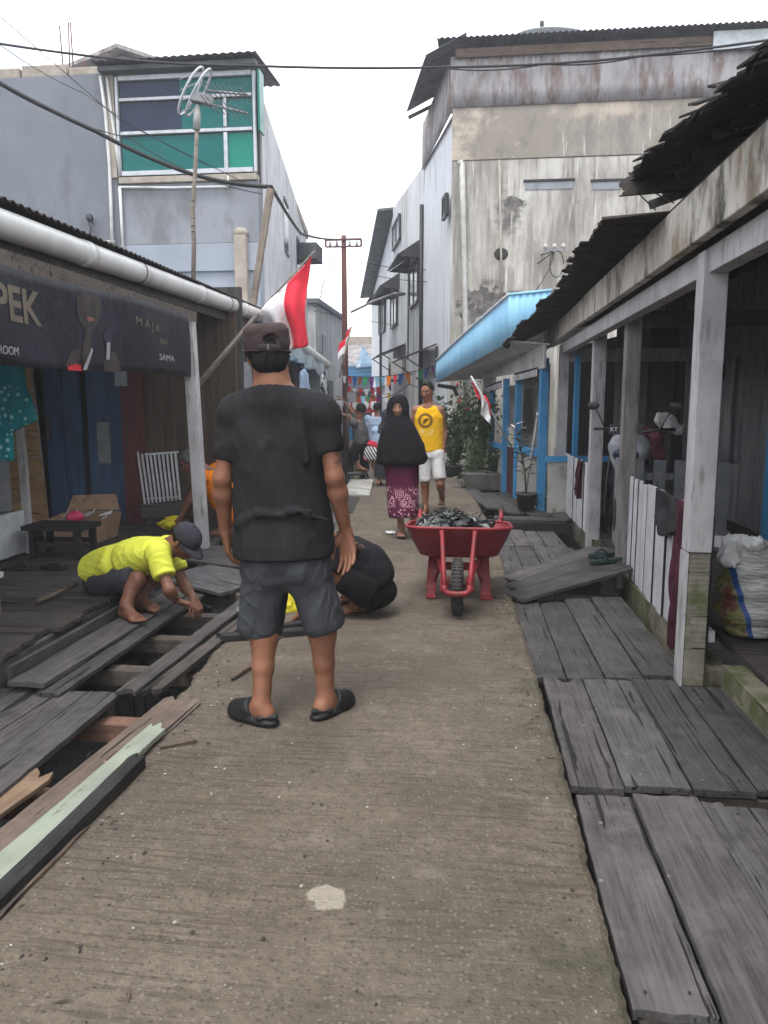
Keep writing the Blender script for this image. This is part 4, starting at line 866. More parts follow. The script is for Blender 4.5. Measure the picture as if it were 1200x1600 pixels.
m = MB(); m.tube([P(-6, 540)+V(0,0,.0), P(-6, 515), P(-2, 500)], .004, 6); m.tube([P(-50, 560), P(-6, 540), P(30, 562)], .006, 6); m.build('hanger', MT['iron'], S_, True)
# ------------------------------------------------------------------ second left house: awning kiosk with hung clothes
K = thing('kiosk', (-3.0, 11.8, -.5), 'lean-to stall with white gutter and grey blue awning strip behind the standing man', 'stall')
gd = lambda y, dx=0.0: -2.39-.063*(y-9.1)+dx
gz = lambda y: 2.345-.037*(y-9.1)
m = MB(); corr(m, (gd(9.15)-.03, 9.15, gz(9.15)+.05), (gd(14.75)-gd(9.15), 5.6, gz(14.75)-gz(9.15)), (-1.9, 0, .5)); m.build('roof', MT['zinc'], K, True, solid=.004)
g = MB(); g.tube([(gd(y), y, gz(y)) for y in np.linspace(9.15, 14.85, 8)], .07, 16); g.build('gutter_pipe', MT['pvc'], K, True)
m = MB(); m.grid(lambda u, v: (gd(9.6+4.7*u, .02+.02*math.sin(u*23)+.03*v), 9.6+4.7*u, gz(9.6+4.7*u)-.06-.24*v-.025*math.sin(u*17)*v), 50, 5); m.build('awning_strip', MT['tarpgrey'], K, True, solid=.004)
m = MB(); m.grid(lambda u, v: (gd(9.7+2.2*u, .05+.03*math.sin(u*23)), 9.7+2.2*u, gz(9.7+2.2*u)-.28-.05*v-.02*math.sin(u*9)), 30, 2); m.build('awning_fringe', MT['tarpblue'], K, True, solid=.004)
m = MB(); slab(m, ((gd(9.2,-.55), 9.2, -.1), (gd(14.6,-.55), 14.6, -.1), (gd(14.6,-.55), 14.6, 2.3), (gd(9.2,-.55), 9.2, 2.5)), .05); m.build('back_wall', MT['bluegrey'], K)
m = MB(); slab(m, ((gd(14.5,.0), 14.5, -.1), (gd(14.5,-.8), 14.5, -.1), (gd(14.5,-.8), 14.5, 2.2), (gd(14.5,.0), 14.5, 2.1)), .05); m.build('end_wall', MT['bluegrey'], K)
m = MB(); slab(m, ((gd(14.42,.04), 14.42, 1.35), (gd(14.42,-.5), 14.42, 1.35), (gd(14.42,-.5), 14.42, 2.05), (gd(14.42,.04), 14.42, 2.0)), .02); m.build('end_panel', MT['whitepanel'], K)
m = MB(); slab(m, ((gd(9.2,-.5), 9.25, .0), (gd(9.2,.0), 9.25, .0), (gd(9.2,.0), 9.25, 1.1), (gd(9.2,-.5), 9.25, 1.1)), .04); m.build('front_panel', MT['darkroom'], K)
for y in (9.5, 12.0, 14.3): barp('post', 'joist_grey', K, (gd(y,-.03), y, -.1), (gd(y,-.03), y, gz(y)-.05), .07, .07, (0, 1, 0))
plank((gd(9.3,-.1), 9.2, .0), (gd(14.5,-.1), 14.5, .0), .7, .04, MT['deck_dark'], K, 'floor_board')
m = MB(); slab(m, (at(361,567,8.9), at(392,565,8.95), at(396,608,8.95), at(366,608,8.9)), .01); o = m.build('acrylic_sheet', MT['whitepanel']); tag(recenter(o), 'pale glossy board hanging just left of the standing man\'s head', 'board')
def garment(label, px0, px1, py0, py1, Y, mat, seed, sleeves=True):
    t = thing('hanging_garment', at((px0+px1)/2, py0, Y), label, 'clothing', 'clothes hung along the stall'); c = (px0+px1)/2; a, b = at(c, py0, Y), at(c, py1, Y); w = (px1-px0)*Y/1200/2
    s = Sdf(); s.loft(b, a, [(0,w*.95,.04),(.6,w*.8,.04),(.9,w*.75,.035),(1,w*.3,.02)], (.3,1,0), round_=.02)
    if sleeves: s.cone(a-V(0,0,.05), a+V(.2*w,w*.95,-.32), .05, .06, .03, ((1,0,0), .5)); s.cone(a-V(0,0,.05), a-V(.2*w,w*.95,.32), .05, .06, .03, ((1,0,0), .5))
    s.folds(.012, 28, seed, (2,2,.4)); put(s, .014, 'garment', MT[mat], t); MB().tube([a+V(0,0,-.02), a+V(.0,.0,.06), a+V(.02,.02,.10)], .005, 6).build('hanger_hook', MT['iron'], t, True); return t
MT['bwcloth'] = cloth('black_and_white_print', (.42,.42,.44), .1, stains=[((.012,.012,.015), 9, (1,1,.6), .47, .52)])
garment('light blue blouse on a hanger under the stall awning', 458, 492, 578, 640, 11.0, 'blueshirt', 1)
garment('black and white patterned dress hanging at the stall corner', 496, 517, 582, 660, 12.6, 'bwcloth', 2)
garment('dark shirt hanging further back at the end of the stall', 515, 535, 650, 720, 13.4, 'blackcloth', 3)
garment('dark cloth hanging next to the head of the standing man', 447, 462, 575, 640, 10.2, 'blackcloth', 4, False)
# rack, bicycle and clutter at the stall corner
t = thing('display_rack', at(538, 740, 13.2), 'thin dark metal clothes rack at the corner of the stall', 'rack')
for a in ((530, 625, 530, 745), (543, 622, 541, 755)): MB().tube([at(a[0], a[1], 13.0), at(a[2], a[3], 13.0)], .014, 8).build('upright', MT['iron'], t, True)
for y in (625, 660): MB().tube([at(524, y, 13.0), at(544, y, 13.0)], .011, 8).build('cross_bar', MT['iron'], t, True)
p = at(531, 630, 12.9); MB().box((p[0]-.06, p[1]-.03, p[2]-.05), (p[0]+.06, p[1], p[2]+.05)).build('price_board', MT['whiteprint'], t)
# ------------------------------------------------------------------ left concrete building with teal windows
def colhit(px, py, x0, y0, dx, dy):
    r_ = ray(px, py); A_ = np.array([[r_[0], -dx], [r_[1], -dy]]); tt = np.linalg.solve(A_, [x0, y0])[0]; return _C+r_*tt
L0, LD = V(-3.40, 12.5, 0), unit(V(-.13, .99, 0))
B = thing('concrete_building', (-6.5, 15, -.7), 'grey cement building with a teal glass upper front and white pipes', 'building')
part('left_wall', 'greyrender', B, (-11.5, 12.5, -.7), (-5.74, 12.75, 6.60), .01)
for k in range(7): part('parapet_block', 'block', B, (-11.3+.82*k*.98, 12.52, 6.602), (-11.3+.82*k*.98+.76, 12.72, 6.72+.03*(k % 3)), .012)
part('lower_wall', 'bluegrey', B, (-5.735, 12.52, -.7), (-3.42, 12.77, 3.95), .008); part('mid_wall', 'greyrender_light', B, (-5.735, 12.49, 3.955), (-3.41, 12.75, 4.90), .012)
part('wall_band', 'bluegrey', B, (-5.735, 12.47, 3.52), (-3.40, 12.52, 3.95), .006); part('window_sill', 'block', B, (-5.70, 12.44, 4.905), (-3.42, 12.7, 5.0), .008)
# street side wall, turning with the lane
m = MB(); e = L0+LD*9.5; m.prism([(L0[0], L0[1]+.28, -.7), (e[0], e[1], -.7), (e[0], e[1], 6.15), (L0[0], L0[1]+.28, 6.30)], (-.25, 0, 0)); sw = m.build('street_wall', MT['stainwall'], B, bevel=.01)
for s0, s1, z0, z1 in ((3.4, 4.2, 4.5, 5.5), (6.2, 7.0, 4.4, 5.3), (8.0, 8.6, 3.1, 4.2)):
    a, b = L0+LD*s0, L0+LD*s1; w_ = MB().bar((a[0]+.0, a[1], (z0+z1)/2), (b[0]+.0, b[1], (z0+z1)/2), .06, z1-z0).build('side_window', MT['darkglass'], sw, bevel=.004)
    for zz in (z0, z1): MB().bar((a[0]+.01, a[1], zz), (b[0]+.01, b[1], zz), .08, .06).build('frame', MT['greyrender'], w_)
c = L0+LD*7.4; MB().box((c[0]-.05, c[1]-.4, 4.95), (c[0]+.5, c[1]+.4, 5.35)).build('wall_canopy', MT['roofdark'], B, bevel=.01)
m = MB(); m.grid(lambda u, v: (L0[0]+LD[0]*(1+4.5*u)+.03+.01*math.sin(u*20), L0[1]+LD[1]*(.35+4.2*u), 6.2-(.5+1.9*v)*(1-.25*u)-.15*u), 12, 8); m.build('plastic_sheeting', MT['plasticwhite'], B, True, solid=.006)
m = MB(); m.prism([(-11.5, 12.76, 6.3), (-3.5, 12.8, 6.3), (-4.6, 22, 6.15), (-11.5, 22, 6.2)], (0, 0, -.2)); m.build('roof_slab', MT['block'], B)
# window front
Wf = MB(); zt, zb = 6.52, 5.02; yw = 12.50; xL = lambda z: -5.66+(-5.62+5.66)*(zt-z)/(zt-zb); xR = -3.40
z1, z2 = float(at(290, 153, 12.5)[2]), float(at(290, 206, 12.5)[2])
fr = thing('glass_front', (-4.5, 12.5, 5.0), 'teal and green glazed window front with white aluminium frame', 'window')
fo = MB(); fo.bar((-5.68, yw-.02, zb), (-5.68, yw-.02, zt), .042, .06, (0,1,0)).bar((xR-.04, yw-.02, zb), (xR-.04, yw-.02, zt), .042, .06, (0,1,0)); fo.bar((-5.64, yw-.02, zt-.03), (xR-.08, yw-.02, zt-.03), .08, .07).bar((-5.64, yw-.02, zb+.035), (xR-.08, yw-.02, zb+.035), .08, .07)
fo.bar((-5.64, yw-.02, z1), (xR-.08, yw-.02, z1), .05, .045).bar((-5.64, yw-.02, z2), (xR-.08, yw-.02, z2), .05, .05); xm = float(at(353, 200, 12.5)[0]); fo.bar((xm, yw-.022, zb+.07), (xm, yw-.022, z2-.043), .06, .05, (0,1,0)).bar((xm, yw-.022, z2+.043), (xm, yw-.022, z1-.038), .05, .05, (0,1,0)); fo.build('frame', MT['alu'], fr, bevel=.004)
xd = float(at(281, 170, 12.5)[0])
for nm, a, b, lo, hi, mt in (('pane', -5.64, xd, z1+.04, zt-.07, 'darkglass'), ('pane', xd+.003, xR-.08, z1+.04, zt-.07, 'tealglass'), ('pane', -5.64, xd+.02, z2+.045, z1-.04, 'darkglass'), ('pane', xd+.023, xm-.03, z2+.045, z1-.04, 'tealglass'), ('pane', xm+.03, xR-.08, z2+.045, z1-.04, 'tealglass'), ('pane', -5.64, xm-.032, zb+.07, z2-.045, 'tealglass'), ('pane', xm+.032, xR-.08, zb+.07, z2-.045, 'greenglass')): part(nm, mt, fr, (a, yw, lo), (b, yw+.015, hi), 0)
part('reveal', 'darkroom', B, (-5.735, 12.62, 4.9), (-3.42, 12.7, 6.6), 0); part('brick_jamb', 'block', B, (-5.85, 12.46, 5.0), (-5.725, 12.6, 6.6), .01)
m = MB(); corr(m, (-5.95, 12.2, 6.66), (2.62, 0, .02), (0, 1.6, .12), .13, .010); m.build('roof_edge', MT['roofdark'], B, True, solid=.01); part('roof_beam', 'roofdark', B, (-5.9, 12.3, 6.555), (-3.36, 12.46, 6.625))
part('green_edge', 'greenglass', B, (-3.35, 12.35, 5.6), (-3.32, 12.62, 6.5), .002)
# pipes on the front
def fpipe(pts, r=.022, mat='pvc', name='conduit_pipe'): return MB().tube([at(px, py, 12.46)+V(0, -.02, 0) for px, py in pts], r, 8).build(name, MT[mat], B, True)
fpipe([(158,120),(166,180),(172,260),(175,340),(177,400)], .028); fpipe([(168,122),(175,180),(184,240),(188,274)], .022); fpipe([(357,292),(270,294),(188,293)], .02); fpipe([(188,293),(191,350),(194,408)], .026); fpipe([(357,292),(357,275)], .016); fpipe([(143,377),(180,378)], .018); fpipe([(146,398),(146,378)], .03, 'bluegrey'); fpipe([(139,345),(143,360),(138,378)], .010, 'cable')
t = thing('spotlight', at(141, 340, 12.4), 'small black spotlight fixed to the grey cement wall', 'lamp'); p = at(141, 342, 12.42); MB().lathe(p, [(.03,-.05),(.055,.0),(.06,.06),(.0,.062)], 14, (.3,-1,.2)).build('lamp_head', MT['iron'], t, True); MB().tube([p, p+V(0,.08,-.06)], .012, 6).build('bracket', MT['iron'], t, True)
# exposed column
m = MB(); m.bar((-3.66, 12.44, -.5), (-3.70, 12.44, 4.05), .20, .16, (0,1,0)); m.sphere((-3.70, 12.46, 4.1), (.13,.1,.09), 10, 6); m.build('exposed_column', MT['block'], B, bevel=.015)
rb = [((93,40),(99,112)),((107,35),(109,112)),((110,35),(115,114)),((131,95),(130,112))]
for i, (a, b) in enumerate(rb): MB().tube([at(*a, 12.7), at(*b, 12.7)], .012, 6).build('rebar', MT['rustpole'], B, True)
# gabled house behind it
G2 = thing('gable_house', (-9.5, 22, -.7), 'grey gable top of a house showing behind the cement building', 'house')
g0, g1, g2 = at(60, 135, 22), at(190, 80, 22), at(300, 118, 22); m = MB(); m.prism([(g0[0], 22, -.7), (g2[0], 22, -.7), (g2[0], 22, g2[2]-.1), (g1[0], 22, g1[2]-.12), (g0[0], 22, g0[2]-.1)], (0, 5, 0)); m.build('wall', MT['greyrender'], G2)
m = MB(); slab(m, (g0+V(-.3,-.3,-.06), g1+V(0,-.3,.03), g1+V(0,5.3,.03), g0+V(-.3,5.3,-.06)), .1); slab(m, (g2+V(.3,-.3,-.06), g1+V(0,-.3,.03), g1+V(0,5.3,.03), g2+V(.3,5.3,-.06)), .1); m.build('roof', MT['zinc'], G2)
# further houses on the left
t = thing('row_house', (-6, 25.5, -.7), 'narrow grey house further along the left side beyond the utility pole', 'house')
a = at(493, 480, 24); part('wall', 'stainwall', t, (-9, 24, -.7), (float(a[0]), 29, 4.45), .02); part('window', 'darkglass', t, (float(a[0])-.02, 25, 2.4), (float(a[0])+.02, 26, 3.6)); part('cornice', 'greyrender', t, (-9.1, 23.9, 4.455), (float(a[0])+.12, 29.1, 4.6)); part('front_window', 'darkglass', t, (float(a[0])-1.1, 23.98, 2.6), (float(a[0])-.4, 24.02, 3.7))
t = thing('low_house', (-5.4, 19, -.7), 'low dark house behind the utility pole on the left side', 'house'); m = MB()
part('wall', 'greyrender_light', t, (-8, 15.4, -.7), (-3.75, 21, 2.0)); corr(m, (-3.5, 15.2, 2.0), (-.5, 6, 0), (-3.5, 0, .7), .12); m.build('roof', MT['rust'], t, True, solid=.01); part('door', 'darkroom', t, (-3.76, 17.4, -.05), (-3.72, 18.3, 1.7)); part('shelf', 'deck_dark', t, (-3.74, 18.8, .4), (-3.45, 20.4, .46))
# houses that close the lane
t = thing('end_house', (-4.5, 37, -.7), 'blue fronted house with a tarp patched roof closing the lane', 'house')
part('wall', 'bluegrey', t, (-8, 36, -.7), (-1.5, 36.2, 3.0)); part('blue_board', 'skyblue', t, (-6.0, 35.3, 2.55), (-3.4, 35.5, 3.15))
for k in range(3): part('blue_slat', 'bluepaint', t, (-6.02, 35.22, 2.6+.18*k), (-3.38, 35.28, 2.68+.18*k))
m = MB(); corr(m, (-8, 35.2, 3.05), (6.5, 0, 0), (0, 4, 1.4), .15, .02); m.build('roof', MT['zinc'], t, True, solid=.01)
m = MB(); slab(m, (at(556,575,35.0), at(594,572,35.0), at(575,556,35.6)+V(0,0,.1), at(567,543,36)+V(0,0,.1)), .03); m.build('roof_tarp', MT['tarpblue'], t); part('dark_opening', 'darkroom', t, (-5.9, 35.95, .2), (-3.6, 36.0, 2.0)); part('roof_board', 'block', t, (-6.2, 38.8, 4.25), (-3.2, 39, 4.7))
t = thing('market_stall', (-4.2, 30, -.2), 'red and white decorated stall under a grey canopy at the end of the lane', 'stall')
part('canopy', 'tarpgrey', t, (-4.9, 29.0, 1.85), (-3.5, 30.2, 1.95), .02); part('red_cloth', 'redcloth', t, (-4.75, 28.9, 1.05), (-3.45, 28.95, 1.62)); part('counter', 'bluepaint', t, (-4.75, 29.1, -.1), (-3.6, 29.7, .85))
for x in (-4.65, -4.3, -3.95, -3.62): MB().sphere((x, 28.87, 1.32), (.15, .02, .17), 12, 8).build('white_medallion', MT['flagwhite'], t, True)
for x in (-4.8, -3.55): part('post', 'iron', t, (x, 29.05, -.1), (x+.06, 29.11, 1.84))
# ------------------------------------------------------------------ right tall building
R0, RD = V(-.45, 16, 0), unit(V(-.21, .98, 0)); RN = V(-RD[1], RD[0], 0)          # street wall turns with the lane
TB_ = V(3, 18, -.7)
for px_, py_, rx_, rz_ in ((775,478,.75,.42),(800,318,.25,.13),(820,480,.5,.3)): add_patch(MT['mouldwall'], at(px_, py_, 16)-TB_, rx_, rz_, (.075,.07,.065))
add_split(MT['cream'], float((at(862, 200, 16)-TB_)[0]), (.22,.20,.175))
T = thing('tall_building', (3, 18, -.7), 'tall mould streaked building with rusty cladding under its roof on the right', 'building')
part('lower_front', 'mouldwall', T, (-.45, 16.0, -.7), (9, 16.3, 6.12), .015); part('upper_front', 'cream', T, (-.45, 15.985, 6.125), (9, 16.3, 7.14), .012)
m = MB(); corr(m, (-.5, 15.96, 7.10), (9.5, 0, 0), (0, 0, .92), .11, .010, 3); m.build('front_cladding', MT['zinc'], T, True, solid=.004)
part('eave_board', 'brownwood', T, (-.4, 15.9, 7.98), (9, 15.98, 8.14)); part('new_cladding_sheet', 'zincnew', T, (4.35, 15.86, 7.88), (9, 15.895, 8.2), .002)
e = R0+RD*3.6; m = MB(); m.prism([(R0[0], 16.31, -.7), (e[0], e[1], -.7), (e[0], e[1], 7.1), (R0[0], 16.31, 7.1)], (.25, .05, 0)); stw = m.build('street_wall', MT['paleblue_wall'], T, bevel=.01)
m = MB(); corr(m, (R0[0]-.05, 16.02, 6.98), RD*3.62, (0, 0, 1.05), .11, .01, 3); m.build('side_cladding', MT['zinc'], T, True, solid=.004)
m = MB(); e2 = R0+RD*6.0
corr(m, (9, 15.7, 8.26), (-9.75, 0, 0), V(0, 6.5, .9), .11, .014, 4); m.build('roof', MT['roofdark'], T, True, solid=.006)
m = MB(); corr(m, V(-.18, 15.72, 8.34), RD*2.9, V(-.78, 0, -.37), .11, .014, 4); m.build('eave_sheet', MT['roofdark'], T, True, solid=.008)
for k in range(4): q = R0+RD*(.1+.85*k); MB().bar((q[0]+.2, q[1], 8.17), (q[0]-.52, q[1], 7.86), .05, .07).build('rafter', MT['deck_dark'], T)
def rpipe(pts, r, mat='pvcgrey', name='drain_pipe'): return MB().tube([at(px, py, 15.93) for px, py in pts], r, 10).build(name, MT[mat], T, True)
rpipe([(722,254),(724,340),(727,500),(728,640)], .055); rpipe([(780,250),(783,400),(784,470)], .022, 'block'); rpipe([(716,256),(724,253)], .05)
for a, b in ((820, 896), (925, 985)):
    p, q = at(a, 297, 16), at(b, 283, 16); part('bricked_vent', 'greyrender_light', T, (float(p[0]), 15.985, float(p[2])), (float(q[0]), 16.02, float(q[2])), .004); part('vent_lintel', 'char', T, (float(p[0])-.03, 15.97, float(q[2])), (float(q[0])+.03, 15.999, float(q[2])+.05), .004)
p = at(783, 397, 16); MB().sphere((p[0], 15.99, p[2]), (.14, .03, .12), 12, 8).build('wall_hole', MT['char'], T, True)
def swin(par, px0, px1, py0, py1, hood=True, mat='darkglass', s_off=.0):
    """window on the street wall between two pixel columns, with its hood"""
    a, b = colhit(px0, (py0+py1)/2, *R0[:2], RD[0], RD[1]), colhit(px1, (py0+py1)/2, *R0[:2], RD[0], RD[1]); zt_ = (colhit(px0, py0, *R0[:2], RD[0], RD[1])[2]+0); zb_ = colhit(px0, py1, *R0[:2], RD[0], RD[1])[2]
    n = RN*.03; w = MB().bar(V(a[0], a[1], (zt_+zb_)/2)+n, V(b[0], b[1], (zt_+zb_)/2)+n, .05, zt_-zb_).build('window', MT[mat], par)
    f = MB()
    for q in (a, (a+b)/2, b): f.bar(V(q[0], q[1], zb_)+n*1.6, V(q[0], q[1], zt_)+n*1.6, .06, .06, tuple(RD))
    for zz in (zb_, zt_): f.bar(V(a[0], a[1], zz)+n*1.7, V(b[0], b[1], zz)+n*1.7, .07, .07)
    f.build('frame', MT['iron'], w)
    if hood:
        c, d = a+(a-b)*.25, b+(b-a)*.25; m = MB(); slab(m, (V(c[0],c[1],zt_+.42), V(d[0],d[1],zt_+.42), V(d[0],d[1],zt_+.02)+RN*.62, V(c[0],c[1],zt_+.02)+RN*.62), .035)
        for q in (c, d): slab(m, (V(q[0],q[1],zt_+.40), V(q[0],q[1],zt_-.05), V(q[0],q[1],zt_)+RN*.58), .03)
        m.build('hood', MT['iron'], w)
    return w
swin(stw, 702, 696, 304, 335, False)
U2 = thing('row_house', (-2.2, 23, -.7), 'stained two storey row house with hooded windows along the right side', 'house')
a, e = R0+RD*3.65, R0+RD*10.5; m = MB(); m.prism([(a[0], a[1], -.7), (e[0], e[1], -.7), (e[0], e[1], 7.75), (a[0], a[1], 7.15)], (.25, .05, 0)); w2 = m.build('street_wall', MT['stainwall'], U2, bevel=.01)
m = MB(); m.prism([(a[0]+.3, a[1]+.02, -.7), (4, a[1]+.02, -.7), (4, a[1]+.02, 7.3), (a[0]+.3, a[1]+.02, 7.1)], (0, 6, 0)); m.build('house_body', MT['stainwall'], U2)
swin(w2, 656, 643, 405, 470); swin(w2, 622, 613, 452, 505); swin(w2, 627, 616, 335, 372, False)
for px, py0, py1, rr in ((662, 320, 640, .05), (641, 400, 560, .02)):
    p, q = colhit(px, py0, *R0[:2], RD[0], RD[1])+RN*.05, colhit(px+4, py1, *R0[:2], RD[0], RD[1])+RN*.05; q = V(p[0], p[1], q[2]); MB().tube([p, q], rr, 8).build('drain_pipe', MT['iron'], U2, True)
for px0, px1, py in ((634, 616, 545), (682, 658, 548)):   # lower hoods over doors
    c, d = colhit(px0, py, *R0[:2], RD[0], RD[1]), colhit(px1, py, *R0[:2], RD[0], RD[1]); z_ = c[2]; m = MB(); slab(m, (V(c[0],c[1],z_+.15), V(d[0],d[1],z_+.15), V(d[0],d[1],z_-.15)+RN*.75, V(c[0],c[1],z_-.15)+RN*.75), .03)
    for q in (c, d): m.bar(V(q[0],q[1],z_-.6), V(q[0],q[1],z_-.15)+RN*.7, .03, .03).bar(V(q[0],q[1],z_+.1), V(q[0],q[1],z_-.6), .05, .05, tuple(RD))
    m.build('door_hood', MT['iron'], U2)
t = thing('air_conditioner', colhit(636, 572, *R0[:2], RD[0], RD[1]), 'white air conditioner box on the pale wall above the bunting', 'air conditioner')
p = colhit(636, 578, *R0[:2], RD[0], RD[1])+RN*.34; MB().bar(p-RD*.4, p+RD*.4, .32, .58).build('casing', MT['offwhite'], t, bevel=.02); MB().lathe(p+RN*.165, [(.2,0),(.2,.012),(.17,.02),(.0,.02)], 18, tuple(RN)).build('fan_cover', MT['iron'], t, True); MB().bar(p-RD*.35-V(0,0,.32), p+RD*.35-V(0,0,.32), .3, .03).build('bracket', MT['iron'], t)
U3 = thing('row_house', (-4.2, 29.5, -.7), 'last pale row house on the right side with a sloping dark roof edge', 'house')
a, e = R0+RD*10.55, R0+RD*19; m = MB(); m.prism([(a[0], a[1], -.7), (e[0], e[1], -.7), (e[0], e[1], 5.9), (a[0], a[1], 7.5)], (.25, .05, 0)); w3 = m.build('street_wall', MT['paleblue_wall'], U3, bevel=.01); m = MB(); slab(m, (V(a[0],a[1],7.7)+RN*.5, V(e[0],e[1],6.0)+RN*.5, V(e[0],e[1],6.3)-RN*2, V(a[0],a[1],8.0)-RN*2), .08); m.build('roof', MT['roofdark'], U3)
swin(w3, 603, 598, 468, 515); swin(w3, 597, 594, 475, 520, False)
for px in (597,): p = colhit(px, 480, *R0[:2], RD[0], RD[1])+RN*.06; MB().tube([p, V(p[0], p[1], .0)], .05, 8).build('drain_pipe', MT['iron'], U3, True)
t = thing('satellite_dish', (1.5, 19, 8.6), 'pale satellite dish rim peeking over the roof of the tall building', 'satellite dish')
c = at(865, 78, 20); m = MB(); m.lathe(c-V(0,0,.12), [(.05,0),(.5,.06),(.85,.18),(1.0,.27),(1.02,.29)], 32, (.1,-.12,1)); m.build('dish', MT['alu'], t, True, solid=.012); MB().tube([c-V(.0,0,.1), c+V(-.3,-.1,.50)], .02, 6).build('feed_arm', MT['iron'], t, True); MB().lathe(c+V(-.3,-.1,.48), [(.0,0),(.05,.0),(.05,.12),(.0,.12)], 10).build('feed_horn', MT['iron'], t, True); MB().tube([c-V(0,0,1.2), c-V(0,0,.1)], .05, 8).build('mast', MT['iron'], t, True)
# ------------------------------------------------------------------ right porch house
Q = thing('veranda_house', (2.3, 5.5, -.7), 'dark open veranda house with white posts, stained beam and broken rusty roof', 'house')
def post(px, Y, z0, w, mat='postpaint', x0=None, ztop=2.12):
    x = float(at(px, 640, Y)[0]); return MB().bar((x, Y, z0), (x, Y, ztop), w, w, (0, 1, 0)).build('post', MT[mat], Q, bevel=.006)
pp = post(1101, 3.98, .66, .118); x = float(at(1101, 640, 3.98)[0])
MB().bar((x+.006, 3.985, -.04), (x+.006, 3.985, .655), .104, .108, (0, 1, 0)).build('bare_lower_half', MT['mossywood'], pp, bevel=.005); MB().bar((x-.056, 3.985, -.04), (x-.056, 3.985, .655), .012, .117, (0, 1, 0)).build('paint_strip', MT['postpaint'], pp)
post(984, 6.35, -.1, .115, 'greypost'); post(933, 7.98, -.1, .125); post(879, 10.1, -.1, .115); post(1400, 1.9, -.1, .118)
m = MB(); m.prism([(1.03, -3, 2.15), (1.03, 4.86, 2.15), (1.03, 4.86, 2.40), (1.03, -3, 2.40)], (.055, 0, 0)); m.build('fascia_board', MT['fascia'], Q, bevel=.006)
m = MB(); m.prism([(1.03, 4.87, 2.15), (1.03, 7.6, 2.16), (1.03, 7.6, 2.395), (1.03, 4.87, 2.395)], (.055, 0, 0)); m.build('fascia_board', MT['fascia'], Q, bevel=.006)
m = MB(); m.prism([(1.035, 7.61, 2.17), (1.035, 11.5, 2.165), (1.035, 11.5, 2.39), (1.035, 7.61, 2.39)], (.05, 0, 0)); m.build('fascia_board', MT['fascia'], Q, bevel=.006)
barp('top_beam', 'postpaint', Q, (1.16, -3, 2.075), (1.16, 10.2, 2.075), .09, .12); barp('tie_beam', 'postpaint', Q, (1.2, 10.1, 2.0), (3.4, 10.1, 2.0), .08, .16); barp('tie_beam', 'deck_dark', Q, (1.2, 6.35, 2.05), (3.4, 6.35, 2.05), .08, .12)
for y in np.arange(1.0, 11, .95): barp('rafter', 'deck_dark', Q, (1.09, y, 2.345), (3.6, y, 3.0), .05, .09)
m = MB(); slab(m, ((1.07, -3, 2.44), (1.07, 11.2, 2.43), (3.8, 11.2, 3.15), (3.8, -3, 3.15)), .02); m.build('roof_lining', MT['rust'], Q)
# lower eave sheets, flaring outward with a broken edge
EP = [at(941,344,4.5), at(918,377,5.3), at(899,398,6.0), at(864,454,7.6), at(822,496,9.2), at(785,545,10.7)]
def eedge(y, i): return float(np.interp(y, [p[1] for p in EP], [p[i] for p in EP]))
m = MB(); ys = np.arange(4.45, 10.75, .0125); vs = []; nv = 6; r2 = np.random.default_rng(5); off = 0
for i, y in enumerate(ys):
    if i % 4 == 0 and r2.uniform() < .34: off = r2.uniform(-.045, .06)
    x0_, z0_ = eedge(y, 0)+off+r2.normal()*.006, eedge(y, 2)+off*.2+r2.normal()*.003; x1_, z1_ = 1.10, 2.425; yy = y-.10*(1 if y < 4.6 else 0)*0
    for j in range(nv+1): q = j/nv; vs.append((x0_+(x1_-x0_)*q, yy, z0_+(z1_-z0_)*q+.010*math.sin(y*83)*(1-.4*q)))
m.add(vs, [(i*(nv+1)+j, (i+1)*(nv+1)+j, (i+1)*(nv+1)+j+1, i*(nv+1)+j+1) for i in range(len(ys)-1) for j in range(nv)]); m.build('eave_sheet', MT['rust'], Q, solid=.006)
# upper shingled eave, torn into steps
UP_ = [atx(*p, .88) for p in ((1330,-25),(1200,84),(1160,126),(1133,148),(1088,187),(1046,213),(1004,260),(985,275))]
def ue(y): return float(np.interp(y, [p[1] for p in UP_], [p[2] for p in UP_]))
m = MB(); y = 1.5
while y < 4.95:
    st_ = RNG.uniform(0, .10) if RNG.uniform() < .5 else 0
    for lay in range(5):
        w_ = RNG.uniform(.05, .16); x0_ = .865+st_+.05*lay+RNG.normal()*.03; zz = ue(y)+.010+.016*lay+(x0_-.88)*.30+RNG.normal()*.008
        L_ = RNG.uniform(.4, .9); m.prism([(x0_, y, zz), (x0_+RNG.normal()*.035, y+w_, zz+RNG.normal()*.01), (x0_+L_, y+w_, zz+.30*L_), (x0_+L_, y, zz+.30*L_)], (0, 0, .010))
    y += .047
m.build('shingle_eave', MT['shingle'], Q)
m = MB(); slab(m, ((1.15, .5, 2.52), (1.15, 5.3, 2.74), (3.4, 5.3, 3.5), (3.4, .5, 3.5)), .03); m.build('shingle_roof', MT['shingle'], Q)
m = MB()
for k in range(5): y = 4.0+.33*k; m.bar((1.12, y, 2.66), (3.2, y, 3.34), .04, .05)
m.build('shingle_batten', MT['deck_dark'], Q)
m = MB(); s0_, s1_, s2_ = at(967,306,4.62), at(979,271,5.12), at(1085,296,4.66); corr(m, s0_, s1_-s0_, (s2_-s0_)*1.15, .076, .008, 4, rag0=lambda u: .05*math.sin(u*9)); m.build('loose_sheet', MT['rust'], Q, True, solid=.004)
for a, b in (((.98,4.5,2.44),(.95,4.85,2.62)),((1.05,4.4,2.45),(1.0,4.9,2.66))): MB().tube([a, b], .004, 5).build('tie_wire', MT['cable'], Q, True)
